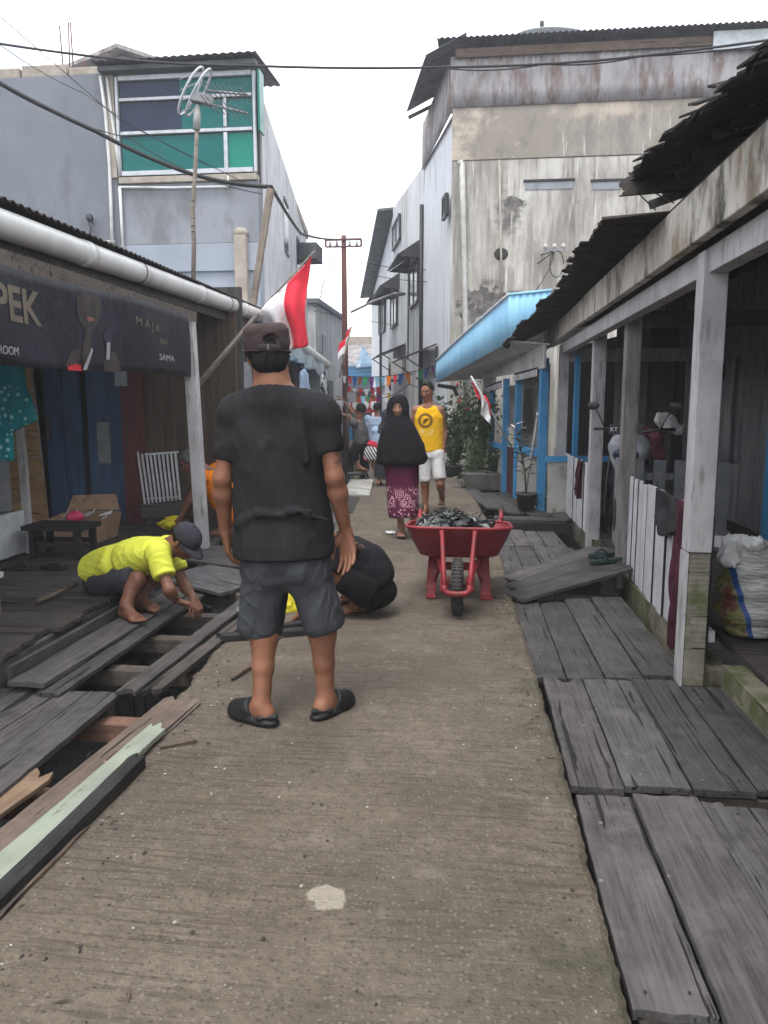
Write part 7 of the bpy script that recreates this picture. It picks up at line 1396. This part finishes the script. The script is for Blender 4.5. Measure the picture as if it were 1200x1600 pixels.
def vest():
    mm, t_, b_ = newmat('yellow_printed_jersey', .85, 0, .1); v = coord(t_); xyz = nd(t_, 'ShaderNodeSeparateXYZ', i0=v); c = N_(665.5,657)-V(-.52,9.75,0); dx = mth(t_, 'SUBTRACT', xyz.outputs[0], float(c[0])); dz = mth(t_, 'SUBTRACT', xyz.outputs[2], float(c[2])); front = sstep(t_, xyz.outputs[1], -.02, -.05)
    r = mth(t_, 'SQRT', mth(t_, 'ADD', mth(t_, 'MULTIPLY', dx, dx), mth(t_, 'MULTIPLY', dz, dz))); ring = mth(t_, 'MULTIPLY', sstep(t_, r, .095, .092), sstep(t_, r, .058, .061)); gap = sstep(t_, mth(t_, 'SINE', mth(t_, 'MULTIPLY', nd(t_, 'ShaderNodeMath', dict(operation='ARCTAN2'), i0=dx, i1=dz).outputs[0], 22.0)), .82, .9)
    letters = mth(t_, 'MULTIPLY', mth(t_, 'MULTIPLY', sstep(t_, r, .088, .085), sstep(t_, r, .066, .069)), gap); ring = mth(t_, 'SUBTRACT', ring, mth(t_, 'MULTIPLY', letters, .8))
    e1 = mth(t_, 'ADD', mth(t_, 'MULTIPLY', dx, .75), mth(t_, 'MULTIPLY', dz, .66)); e2 = mth(t_, 'SUBTRACT', mth(t_, 'MULTIPLY', dz, .75), mth(t_, 'MULTIPLY', dx, .66)); bird = sstep(t_, mth(t_, 'ADD', mth(t_, 'POWER', mth(t_, 'DIVIDE', e1, .046), 2.0), mth(t_, 'POWER', mth(t_, 'DIVIDE', mth(t_, 'ADD', e2, mth(t_, 'MULTIPLY', mth(t_, 'MULTIPLY', e1, e1), 8.0)), .020), 2.0)), 1.1, .95)
    k = mth(t_, 'MULTIPLY', mth(t_, 'MAXIMUM', ring, bird), front); num = mth(t_, 'MULTIPLY', mth(t_, 'MULTIPLY', sstep(t_, mth(t_, 'ABSOLUTE', mth(t_, 'ADD', dz, .145)), .04, .036), sstep(t_, mth(t_, 'ABSOLUTE', mth(t_, 'SUBTRACT', dx, .015)), .09, .085)), mth(t_, 'MULTIPLY', front, sstep(t_, noise(t_, v, 34, 2), .47, .53)))
    col = mixc(t_, num, (.72,.40,.012), (.72,.55,.20)); col = mixc(t_, mth(t_, 'MINIMUM', k, 1.0), col, (.12,.065,.02)); t_.links.new(col, b_.inputs['Base Color']); bump(t_, b_, noise(t_, coord(t_, (1,1,.5)), 13, 4), .2, .01); return mm
MT['vest'] = vest()
S = Sdf(); S.loft(N_(672,707), N_(669,634), [(0,.178,.128),(.4,.17,.125),(.75,.178,.125),(.92,.15,.10),(1,.12,.075)], (1,.1,0), k=.03, p=2.25, round_=.03); S.ell(sc+V(-.012,-.06,.045), (.066,.07,.06), None, .01, 'sub'); S.folds(.006, 24, 71, (2,2,.8)); put(S, .0065, 'vest', MT['vest'], PV, 3)
S = Sdf(); S.loft(N_(674,716), N_(673,700), [(0,.17,.125),(1,.165,.12)], (1,0,0), k=.03, round_=.02)
for q, e in (('R', N_(664,753,-.03)), ('L', N_(688,750,-.10))): S.loft(e, J['H'+q], [(0,.077,.095),(.6,.085,.105),(1,.098,.118)], (1,0,0), k=.03, p=2.2, round_=.012)
S.folds(.007, 26, 72, (2,2,.8)); put(S, .0065, 'shorts', MT['whiteshorts'], PV, 3); w = J['WL']+(J['EL']-J['WL'])*.08; MB().tube([w+V(.031*math.cos(a), .031*math.sin(a), 0) for a in np.linspace(0, 6.28, 16)], .008, 6).build('wrist_band', MT['strap'], PV, True)

# ---- man in grey reaching up at the pole
PG_ = person((-1.95, 14.0, 0), 'man in a grey t-shirt reaching up with one foot on a stool')
Yg = 14.0; G_ = lambda px, py, dy=0: at(px, py, Yg+dy); hc = G_(563,640); hf = V(-.8,.45,.05); sc = G_(560,658); P = G_(566,692)
J = dict(SL=sc+V(-.06,-.17,-.03), SR=sc+V(.0,.17,-.03), EL=G_(547,652,-.15), WL=G_(536,648,-.2), ER=G_(546,638,.2), WR=G_(536,626,.2), HL=P+V(-.04,-.09,0), HR=P+V(.04,.09,0), KL=G_(550,712,-.1), KR=G_(570,718,.08)); J['AL'] = G_(560,728,-.1); J['AR'] = V(G_(569,742)[0], Yg+.08, .12)
S = Sdf(); limbs(S, J, .94); head(S, hc, hf, Z, .96, sc, .055); S.loft(P, sc, [(0,.14,.1),(1,.16,.09)], (.3,1,0), k=.04, round_=.05); hand(S, J['WL'], V(-.8,.2,.4), (0,0,-1), (0,1,0), .6); hand(S, J['WR'], V(-.6,.2,.7), (0,0,-1), (0,-1,0), .6); foot(S, J['AL'], J['AL'][2]-.08, V(.9,-.3,0), (0,1,0)); foot(S, J['AR'], .03, V(-.5,.8,0), (-1,0,0)); put(S, .009, 'body', MT['skin_dark'], PG_)
hair_cap(hc, hf, Z, .96, PG_, MT['hair'], -.03, .016, .009)
S = Sdf(); S.loft(P+V(0,0,-.06), sc, [(0,.185,.13),(.6,.19,.13),(1,.15,.09)], (.3,1,0), k=.04, p=2.2, round_=.04); sleeve(S, J['SL'], J['EL'], .62, .075, .072, (0,0,1)); sleeve(S, J['SR'], J['ER'], .62, .075, .072, (0,0,1)); S.folds(.008, 22, 81); put(S, .010, 't_shirt', MT['greytee'], PG_)
S = Sdf(); S.ell(P+V(0,0,-.03), (.15,.17,.14), None, .04)
for q in 'LR': S.loft(J['H'+q], J['K'+q], [(0,.115,.115),(1,.09,.09)], (.3,1,0), k=.05, round_=.03); S.loft(J['K'+q]+V(0,0,.03), J['A'+q]+(J['K'+q]-J['A'+q])*(.45 if q == 'L' else .12), [(0,.095,.095),(1,.08,.08)], (.3,1,0), k=.05, round_=.02)
S.folds(.008, 22, 82); put(S, .010, 'trousers', MT['blackcloth'], PG_)
for q, dd in (('L', (.9,-.3)), ('R', (-.5,.8))): sandal(PG_, J['A'+q]+V(dd[0]*.04, dd[1]*.04, -.105 if q == 'L' else -.12), dd, .27, .1, 'flipsole')
t = thing('foot_stool', G_(556,748,-.1), 'small metal frame step stool under the foot of the man in grey', 'stool'); st_z = float(J['AL'][2]-.13); sx_, sy_ = float(J['AL'][0]), Yg-.1
MB().box((sx_-.2, sy_-.14, st_z-.03), (sx_+.16, sy_+.14, st_z)).build('seat', MT['iron'], t, bevel=.005)
for dx in (-.19,.15):
    for dy in (-.13,.13): MB().tube([(sx_+dx, sy_+dy, st_z-.03), (sx_+dx*1.12, sy_+dy*1.12, .0)], .014, 7).build('leg', MT['iron'], t, True)

# ---- man in light blue further back
PL = person((-2.05, 17.3, 0), 'man in a light blue shirt walking away further up the lane')
Yl = 17.3; L_ = lambda px, py, dy=0: at(px, py, Yl+dy); hc = L_(589,637); hf = V(-.1,1,0); sc = L_(588,651); P = L_(588,685)
J = dict(SL=sc+V(-.19,0,-.04), SR=sc+V(.19,0,-.04), HL=P+V(-.09,0,0), HR=P+V(.09,0,0)); J['EL'] = J['SL']+V(-.06,.0,-.27); J['ER'] = J['SR']+V(.06,0,-.27); J['WL'] = J['EL']+V(.02,.1,-.22); J['WR'] = J['ER']+V(-.02,.1,-.22); J['AL'] = V(P[0]-.10, Yl+.1, .09); J['AR'] = V(P[0]+.1, Yl-.12, .09); J['KL'] = V(P[0]-.1, Yl+.12, .46); J['KR'] = V(P[0]+.1, Yl+.02, .46)
S = Sdf(); limbs(S, J, .92); head(S, hc, hf, Z, .95, sc, .055); S.loft(P, sc, [(0,.14,.1),(1,.16,.09)], (1,0,0), k=.04, round_=.05); hand(S, J['WL'], V(0,.2,-1), (1,0,0), (0,1,0)); hand(S, J['WR'], V(0,.2,-1), (-1,0,0), (0,1,0)); foot(S, J['AL'], .0, V(0,1,0), (1,0,0)); foot(S, J['AR'], .0, V(0,1,0), (-1,0,0)); put(S, .011, 'body', MT['skin'], PL); hair_cap(hc, hf, Z, .95, PL, MT['hair'], -.06, .016, .010)
S = Sdf(); S.loft(P+V(0,0,-.06), sc, [(0,.19,.13),(.7,.2,.13),(1,.15,.09)], (1,0,0), k=.04, p=2.2, round_=.04); sleeve(S, J['SL'], J['EL'], .7, .075, .075, (0,1,0)); sleeve(S, J['SR'], J['ER'], .7, .075, .075, (0,1,0)); S.folds(.008, 22, 91); put(S, .011, 'shirt', MT['blueshirt'], PL)
S = Sdf(); S.ell(P, (.17,.13,.12), None, .04)
for q in 'LR': S.loft(J['A'+q]+V(0,0,.02), J['H'+q], [(0,.08,.09),(1,.1,.12)], (1,0,0), k=.04, round_=.02)
put(S, .011, 'trousers', MT['capblue'], PL)

# ---- woman with dark headscarf and striped bag half hidden behind the veiled woman
PK = person((-1.45, 13.0, 0), 'woman in a dark headscarf and pale top walking away behind the veiled woman')
Yk = 13.0; K_ = lambda px, py, dy=0: at(px, py, Yk+dy); hc = K_(605,652); hf = V(-.25,1,0); sc = K_(602,670); P = K_(601,710)
J = dict(SL=sc+V(-.16,0,-.03), SR=sc+V(.16,0,-.03), HL=P+V(-.08,0,0), HR=P+V(.08,0,0)); J['EL'] = K_(584,700,-.03); J['WL'] = K_(582,725,.05); J['ER'] = J['SR']+V(.06,0,-.25); J['WR'] = J['ER']+V(0,.1,-.2); J['AL'] = V(K_(592,752)[0], Yk+.02, .09); J['AR'] = V(K_(606,750)[0], Yk+.3, .09); J['KL'] = V(J['AL'][0]+.03, Yk+.06, .42); J['KR'] = V(J['AR'][0], Yk+.2, .42)
S = Sdf(); limbs(S, J, .84); head(S, hc, hf, Z, .92, sc, .05); S.loft(P, sc, [(0,.14,.1),(1,.15,.09)], (1,0,0), k=.04, round_=.05); hand(S, J['WL'], V(0,.1,-1), (1,0,0), (0,1,0), .5, .9); hand(S, J['WR'], V(0,.1,-1), (-1,0,0), (0,1,0), .5, .9); foot(S, J['AL'], .022, V(0,1,0), (1,0,0), .9); foot(S, J['AR'], .022, V(0,1,0), (-1,0,0), .9); put(S, .009, 'body', MT['skin'], PK)
S = Sdf(); S.ell(hc+V(0,-.01,.015), (.10,.125,.13), None, .03); S.loft(sc-V(0,0,.10), hc-V(0,0,.06), [(0,.19,.13),(1,.09,.09)], (1,0,0), k=.05, round_=.04); S.ell(hc+V(-.03,.12,-.02), (.055,.08,.075), None, .01, 'sub'); put(S, .009, 'headscarf', MT['capblue'], PK)
S = Sdf(); S.loft(P+V(0,0,-.05), sc, [(0,.18,.13),(.7,.18,.125),(1,.14,.09)], (1,0,0), k=.04, round_=.04); sleeve(S, J['SL'], J['EL'], .9, .075, .065, (0,1,0)); sleeve(S, J['SR'], J['ER'], .9, .075, .065, (0,1,0)); S.folds(.008, 22, 95); put(S, .010, 'blouse', MT['blueshirt'], PK)
S = Sdf(); S.loft(K_(600,745,.1), P, [(0,.17,.16),(1,.16,.13)], (1,0,0), k=.03, round_=.015); S.folds(.01, 16, 96, (2,2,.4)); put(S, .010, 'skirt', MT['darkshorts'], PK); 
for q in 'LR': sandal(PK, V(J['A'+q][0], J['A'+q][1]+.04, 0), (0,1), .25, .09, 'flipsole', th=.02)
def stripes():
    mm, t_, b_ = newmat('striped_bag_cloth', .8); xyz = nd(t_, 'ShaderNodeSeparateXYZ', i0=coord(t_)); k = sstep(t_, mth(t_, 'SINE', mth(t_, 'MULTIPLY', mth(t_, 'ADD', xyz.outputs[0], mth(t_, 'MULTIPLY', xyz.outputs[2], .6)), 120.0)), -.1, .1); t_.links.new(mixc(t_, k, (.02,.02,.025), (.6,.58,.58)), b_.inputs['Base Color']); return mm
MT['stripe'] = stripes(); c = K_(583,705,-.08); t = thing('shoulder_bag', c, 'red bag with black and white stripes hanging from the headscarf woman\'s shoulder', 'bag')
S = Sdf(); S.loft(c-V(0,0,.15), c+V(.0,0,.09), [(0,.15,.06),(.5,.16,.07),(1,.12,.04)], (1,.15,0), round_=.03); put(S, .009, 'bag_body', MT['stripe'], t); S = Sdf(); S.loft(c+V(-.12,.02,-.16), c+V(-.08,.02,.0), [(0,.07,.05),(1,.05,.05)], (1,.15,0), round_=.03); S.loft(c+V(.0,.0,.07), c+V(.03,.02,.16), [(0,.13,.05),(1,.09,.05)], (1,.15,0), round_=.02); put(S, .009, 'red_lining', MT['redcloth'], t); MB().tube([c+V(.02,0,.1), c+V(.08,.05,.3), sc+V(-.12,.0,.02)], .014, 7).build('shoulder_strap', MT['redcloth'], t, True)
# ------------------------------------------------------------------ wheelbarrow on the path, wheel towards the camera
WB = thing('wheelbarrow', (-.06, 5.4, 0), 'red wheelbarrow parked on the path with its black wheel towards the viewer', 'wheelbarrow')
cx = -.072
def tray(u, v):
    a = 2*math.pi*u; t_ = v; c, s = math.cos(a), math.sin(a); p = 5.0; k = 1/((abs(c)**p+abs(s)**p)**(1/p))
    hw, hl = np.interp(t_, [0,.06,.55,.85,1], [.255,.285,.335,.362,.375]), np.interp(t_, [0,.06,.55,.85,1], [.20,.235,.325,.375,.392]); yc = 5.62-.06*(t_-1)*0+.03*(1-t_)
    x, y = cx+hw*c*k, yc+hl*s*k; z = np.interp(t_, [0,.06,1], [.305,.315,.520])+(5.55-y)*.085*t_; return (x, y, z)
m = MB(); m.grid(tray, 64, 14); b = len(m.v); m.add([(cx, 5.65, .305)], []); ct_ = len(m.v)-1; m.f += [(k, ct_, k+1) for k in range(64)]; tr = m.build('tray', MT['redtray'], WB, True, solid=.006)
m = MB(); m.tube([tray(u, 1.0) for u in np.linspace(0, 1, 65)], .011, 8, False); m.build('rim', MT['redpaint'], tr, True)
wc = V(cx, 5.06, .186); wh = MB(); n1, n2 = 36, 14
wh.grid(lambda u, v: (wc[0]+.041*math.sin(2*math.pi*v), wc[1]+(.142+.044*math.cos(2*math.pi*v))*math.cos(2*math.pi*u), wc[2]+(.142+.044*math.cos(2*math.pi*v))*math.sin(2*math.pi*u)), 48, n2); w_ = wh.build('wheel', MT['rubber'], WB, True)
MB().lathe(wc-V(.03,0,0), [(.0,-.012),(.03,-.012),(.035,.0),(.105,.012),(.108,.03),(.105,.048),(.035,.06),(.03,.072),(0,.072)], 24, (1,0,0)).build('rim', MT['redpaint'], w_, True)
m = MB()
for k in range(44):
    a = 2*math.pi*k/44
    for sx_ in (-1, 1):
        q = wc+V(.016*sx_, .183*math.cos(a), .183*math.sin(a)); m.bar(q-V(.014,0,0), q+V(.014,0,0), .013, .010, (0, math.cos(a), math.sin(a)))
m.build('tread', MT['rubber'], w_)
fr_m = MB()
for sg in (-1, 1):
    pts = [(cx+sg*.335, 6.44, .525), (cx+sg*.33, 6.2, .485), (cx+sg*.27, 5.95, .38), (cx+sg*.15, 5.5, .295), (cx+sg*.098, 5.15, .24), (cx+sg*.095, 4.95, .205), (cx+sg*.088, 4.86, .20)]
    MB().tube(pts, .0175, 10).build('frame_tube', MT['redpaint'], WB, True)
    MB().tube([(cx+sg*.333, 6.37, .513), (cx+sg*.336, 6.49, .533)], .024, 10).build('grip', MT['rubber'], WB, True)
    MB().tube([(cx+sg*.115, 5.215, .535), (cx+sg*.110, 5.20, .50), (cx+sg*.092, 4.97, .33), (cx+sg*.082, 4.87, .235)], .0165, 10).build('front_stay', MT['redpaint'], WB, True)
    lg = MB(); x0 = cx+sg*.175; slab(lg, ((x0-.03, 5.62, .33), (x0+.035, 5.62, .33), (x0+.035+sg*.02, 5.46, .055), (x0-.03+sg*.02, 5.46, .055)), .012); slab(lg, ((x0+sg*.035, 5.62, .36), (x0+sg*.035, 5.72, .36), (x0+sg*.055, 5.52, .05), (x0+sg*.055, 5.46, .05)), .012); lg.prism([(x0-.035+sg*.02, 5.42, .0), (x0+.045+sg*.03, 5.42, .0), (x0+.045+sg*.03, 5.53, .0), (x0-.035+sg*.02, 5.53, .0)], (0, 0, .022)); lg.prism([(x0-.028+sg*.02, 5.445, .02), (x0+.038+sg*.03, 5.445, .02), (x0+.038+sg*.03, 5.50, .02), (x0-.028+sg*.02, 5.50, .02)], (-sg*.01, .02, .05)); lg.build('leg', MT['redpaint'], WB, bevel=.004)
    MB().bar((cx+sg*.10, 5.40, .31), (cx+sg*.195, 5.52, .05), .022, .014).build('leg_brace', MT['redpaint'], WB, bevel=.002)
    MB().box((cx+sg*.062-.006, 5.0, .15), (cx+sg*.062+.006, 5.12, .235)).build('axle_bracket', MT['redpaint'], WB, bevel=.003)
MB().tube([(cx-.082, 4.872, .235), (cx-.082, 4.862, .205), (cx-.06, 4.855, .186), (cx, 4.852, .18), (cx+.06, 4.855, .186), (cx+.082, 4.862, .205), (cx+.082, 4.872, .235)], .0185, 10).build('bumper_loop', MT['redpaint'], WB, True); MB().bar((cx-.17, 5.56, .215), (cx+.17, 5.56, .215), .012, .06).build('cross_brace', MT['redpaint'], WB, bevel=.003); MB().tube([(cx-.07, 5.06, .186), (cx+.07, 5.06, .186)], .012, 8).build('axle', MT['iron'], WB, True)
for sg in (-1, 1): MB().sphere((cx+sg*.112, 5.185, .49), .007, 8, 5).build('bolt', MT['iron'], WB, True)
MT['ragbw'] = cloth('mud_streaked_sacking', (.16,.17,.17), .3, stains=[((.012,.012,.014), 6, (1,3,1), .47, .53), ((.40,.43,.42), 8, (1,2,1), .60, .66)])
for lab, c, r, sd in (('crumpled grey and black sacking heaped in the wheelbarrow', (cx-.10, 5.60, .50), (.20,.22,.095), 5), ('black crumpled plastic strip on top of the sacking in the wheelbarrow', (cx+.03, 5.52, .535), (.17,.10,.035), 9)):
    S = Sdf(); S.ell(c, r, None, .02); S.ell(V(*c)+V(.10,-.05,.0), V(*r)*.6, None, .04); S.folds(.030, 38, sd, (1,1,1), 7); o = put(S, .007, 'sacking', MT['ragbw'], None, 1); tag(recenter(o), lab, 'sacking')
r4 = np.random.default_rng(3); m = MB()
def strip(k):          # torn strips sticking out of the heap
    p = V(cx-.02+r4.normal()*.13, 5.50+r4.normal()*.09, .575+r4.uniform(0, .03)); a = r4.normal()*.7; L = r4.uniform(.05, .13); d = V(math.cos(a), math.sin(a)*.5, r4.normal()*.2)*L; w_ = r4.uniform(.008, .02)
    m.grid(lambda u, v: p+d*(u*2-1)+V(0, w_*(v*2-1), .03*math.sin(math.pi*u)+.012*math.sin(u*9+k)+.008*(v-.5)*math.sin(u*7)), 10, 2)
for k in range(12): strip(k)
o = m.build('torn_strips', MT['blackcloth'], None, True, solid=.003); tag(recenter(o), 'torn black strips lying across the load of the wheelbarrow', 'debris', kind='stuff')
# ------------------------------------------------------------------ motorcycle in the veranda
MC = thing('motorcycle', (1.75, 7.75, .10), 'white motorcycle with a dark number plate parked inside the veranda', 'motorcycle')
fm = unit(V(-.42,-.91,0)); rm = np.cross(fm, Z); o_ = V(1.46, 7.42, .10)
MT['whitegloss'] = plain('white_gloss_fairing', (.30,.31,.33), .3, 0, .5, .08); MT['blackgloss'] = plain('black_plastic_trim', (.02,.02,.022), .35, 0, .5)
def mp(f, r, z): q = o_+fm*f+rm*r; return V(q[0], q[1], .10+z)
for nm, f in (('front', 0), ('rear', -1.22)):
    c = mp(f, 0, .28); m = MB(); m.grid(lambda u, v: tuple(c+(fm*math.cos(2*math.pi*u)+Z*math.sin(2*math.pi*u))*(.235+.045*math.cos(2*math.pi*v))+rm*.045*math.sin(2*math.pi*v)), 36, 10); w_ = m.build('wheel', MT['rubber'], MC, True); m = MB(); m.lathe(c-rm*.015, [(.19,-.01),(.2,0),(.2,.03),(.19,.04)], 28, tuple(rm)); 
    for k in range(5): a = 2*math.pi*k/5; m.bar(c, c+(fm*math.cos(a)+Z*math.sin(a))*.2, .02, .025, tuple(rm))
    m.build('rim', MT['blackgloss'], w_)
for sg in (-1, 1): MB().tube([mp(0, sg*.075, .28), mp(-.12, sg*.075, .70)], .022, 8).build('fork', MT['steel'], MC, True)
S = Sdf(); S.cone(mp(.12,0,.50), mp(-.16,0,.55), .075, .06, .03, (rm, .8)); put(S, .012, 'front_mudguard', MT['whitegloss'], MC)
S = Sdf(); S.loft(mp(-.0,0,.60), mp(-.13,0,1.00), [(0,.06,.05),(.35,.15,.08),(.7,.20,.11),(.9,.17,.11),(1,.12,.09)], rm, k=.02, p=3.0, round_=.015); fa = put(S, .010, 'front_fairing', MT['whitegloss'], MC)
S = Sdf(); S.ell(mp(.05,0,.82), (.12,.055,.07), (rm, fm, Z), .01); put(S, .008, 'headlight', MT['darkglass'], fa)
for sg in (-1, 1):
    S = Sdf(); S.loft(mp(-.10,sg*.20,.25), mp(-.18,sg*.19,.80), [(0,.02,.06),(.5,.02,.10),(1,.02,.05)], rm, k=.01, round_=.008); put(S, .010, 'leg_shield', MT['blackgloss'], MC); MB().tube([mp(-.17,sg*.08,1.02), mp(-.19,sg*.25,1.06), mp(-.24,sg*.38,1.05)], [.014,.014,.017], 8).build('handlebar', MT['blackgloss'], MC, True)
    st = MB(); st.tube([mp(-.17,sg*.26,1.06), mp(-.16,sg*.30,1.15), mp(-.18,sg*.36,1.25)], .007, 6); ms = st.build('mirror', MT['blackgloss'], MC, True); S = Sdf(); S.ell(mp(-.18,sg*.385,1.275), (.062,.014,.042), (unit(rm+Z*.15*sg), fm, Z), .01); put(S, .006, 'mirror_head', MT['blackgloss'], ms)
S = Sdf(); S.cone(mp(-.2,0,.55), mp(-.6,0,.50), .08, .10, .05, (rm, 1.2)); S.cone(mp(-.6,0,.60), mp(-1.35,0,.78), .13, .09, .05, (rm, 1.0)); S.cone(mp(-.6,0,.45), mp(-1.0,0,.48), .12, .10, .06); put(S, .014, 'body_panel', MT['whitegloss'], MC)
S = Sdf(); S.cone(mp(-.50,0,.74), mp(-1.15,0,.82), .10, .09, .04, (Z, .55)); put(S, .012, 'seat', MT['blackgloss'], MC)
pc = at(978, 671, 7.28); m = MB(); m.bar(pc-rm*.155, pc+rm*.155, .006, .095); pl = m.build('number_plate', MT['blackgloss'], MC, bevel=.002)
text_mesh('KT 23', .052, lambda x, y, z: pc+fm*(.0045+z)-rm*(-.142+x*1.05)+Z*(y-.018), .001, pl, 'plate_lettering', MT['flagwhite'])
S = Sdf(); c = mp(-.55,.0,.95); S.ell(c, (.20,.36,.11), (rm, fm, Z), .04); S.ell(c+V(.1,0,-.12), (.12,.22,.12), None, .05); S.folds(.022, 26, 5); o = put(S, .012, 'motorcycle_cover', cloth('dusty_pink_cloth', (.28,.09,.11), .2), None); tag(recenter(o), 'dusty red cloth thrown over the motorcycle seat', 'cloth')
S = Sdf(); c = at(1046, 662, 7.6); S.loft(c-V(.13,0,-.07), c+V(.13,0,-.07), [(0,.05,.03),(.5,.075,.05),(1,.06,.03)], (0,.6,.8), k=.01, p=3, round_=.008); S.folds(.02, 40, 6); o = put(S, .010, 'folded_paper_bag', MT['offwhite'], None); tag(recenter(o), 'pale crumpled bag lying on top of the motorcycle', 'bag')
# ------------------------------------------------------------------ bicycle and clutter at the left edge of the lane
BK = thing('bicycle', (-1.98, 9.4, 0), 'old dark bicycle leaning at the stall behind the standing man', 'bicycle'); bo = V(-1.98, 8.85, .0)
def bp(f, r, z): return bo+V(r-.09*f*.7-.10*z*.5, f, z)
for f in (0, 1.02):
    c = bp(f, 0, .33); m = MB(); m.tube([c+V(0, .31*math.cos(a), .31*math.sin(a)) for a in np.linspace(0, 2*math.pi, 40)], .018, 8, False); w_ = m.build('wheel', MT['rubber'], BK, True); m = MB()
    for k in range(14): a = 2*math.pi*k/14; m.tube([c, c+V(0, .3*math.cos(a), .3*math.sin(a))], .002, 4)
    m.build('spokes', MT['steel'], w_)['kind'] = 'stuff'
m = MB()
for a, b in (((.0,0,.33),(.12,0,.78)),((.12,0,.72),(.62,0,.70)),((.13,0,.62),(.5,0,.28)),((.5,0,.28),(.66,0,.80)),((.5,0,.28),(1.02,0,.33)),((.63,0,.70),(1.02,0,.33))): m.tube([bp(*a), bp(*b)], .016, 7)
m.build('frame', MT['iron'], BK, True); MB().tube([bp(.12,-.24,.93), bp(.08,-.1,.95), bp(.12,0,.80), bp(.08,.1,.95), bp(.12,.24,.93)], .012, 7).build('handlebar', MT['steel'], BK, True); S = Sdf(); S.ell(bp(.68,0,.84), (.06,.13,.035), None, .01); put(S, .012, 'saddle', MT['blackgloss'], BK); MB().tube([bp(.5,.05,.28), bp(.5,.09,.12), bp(.5,.15,.12)], .009, 6).build('pedal', MT['steel'], BK, True)
o = plank(gr(556,772,.03), gr(566,748,.03), .42, .03, MT['lowwall'], None, 'pale_board'); tag(o, 'pale cement board laid over the left edge of the lane', 'board')
loose('dark plank end by the bicycle at the left edge of the lane', gr(540,800,.02), gr(552,776,.02), .18, .03, 'deck_dark', group='loose boards on the left walkway')
loose('second dark plank by the bicycle wheel', gr(516,830,.0), gr(534,792,.0), .2, .03, 'deck', group='loose boards on the left walkway')
t = thing('wash_basin', (-2.0, 8.3, 0), 'light blue plastic basin beside the bicycle', 'basin'); c = gr(522,800,.02); MB().lathe((c[0]-.25, c[1]+.2, .02), [(.0,0),(.15,0),(.22,.16),(.235,.16),(.235,.175),(.215,.17),(.145,.02),(0,.02)], 24).build('bowl', MT['skyblue'], t, True)
# ------------------------------------------------------------------ loose grit and litter on the path
r3 = np.random.default_rng(11)
for nm, mt, n, lo, hi in (('grit', plain('pale_grit', (.34,.32,.28), .9, var=.4), 260, .002, .006), ('dark_grit', plain('dark_grit', (.045,.04,.035), .9, var=.4), 420, .002, .008)):
    m = MB()
    for k in range(n):
        y = 1.35+9*r3.uniform()**1.8; xl, xr = interp(EDGE_L, y)+.05, interp(EDGE_R, y)-.04; e_ = r3.uniform(); x = xr-abs(r3.normal())*.09 if e_ < .28 else xl+abs(r3.normal())*.16 if e_ < .55 else r3.uniform(xl, xr)
        if not xl < x < xr: continue
        s = r3.uniform(lo, hi)*(1+.08*y); a = r3.uniform(0, 6.28); c, q = math.cos(a)*s, math.sin(a)*s; h = s*r3.uniform(.4, .9); zb = .001; f = r3.uniform(.5, 1, 5)
        m.add([(x+c*1.5*f[0], y+q*1.5*f[0], zb), (x-q*f[1], y+c*f[1], zb), (x-c*1.4*f[2], y-q*1.4*f[2], zb), (x+q*f[3], y-c*f[3], zb), (x+c*.3, y+q*.2, zb+h)], [(0,1,4),(1,2,4),(2,3,4),(3,0,4)])
    tag(m.build(nm, mt), kind='stuff')
m = MB()
for k in range(60):
    y = 1.5+7*r3.uniform()**1.5; xl, xr = interp(EDGE_L, y)+.05, interp(EDGE_R, y)-.04; x = r3.uniform(xl, xr) if k % 2 else xr-abs(r3.normal())*.1; L = r3.uniform(.01, .035); a = r3.uniform(0, 6.28); d = V(math.cos(a), math.sin(a), 0)*L; s = V(-d[1], d[0], 0)*.16
    p = V(x, y, .005); m.add([p-d, p+s+Z*.003, p+d, p-s], [(0,1,2,3)])
tag(m.build('leaf_litter', MT['brownwood']), kind='stuff')
# ------------------------------------------------------------------ added haze volume: lifts the shadows and pales the far lane
hz = MB(); hz.box((-40, -4, -1.9), (40, 62, 12.0)); ho = hz.build('haze', None); tag(ho, kind='stuff')
hm = bpy.data.materials.new('added_haze'); hm.use_nodes = True; ht = hm.node_tree; ht.nodes.clear(); vo = ht.nodes.new('ShaderNodeVolumePrincipled'); vo.inputs['Color'].default_value = (.93, .95, 1, 1); vo.inputs['Density'].default_value = .0034; vo.inputs['Anisotropy'].default_value = .2
oo = ht.nodes.new('ShaderNodeOutputMaterial'); ht.links.new(vo.outputs[0], oo.inputs['Volume']); ho.data.materials.append(hm)
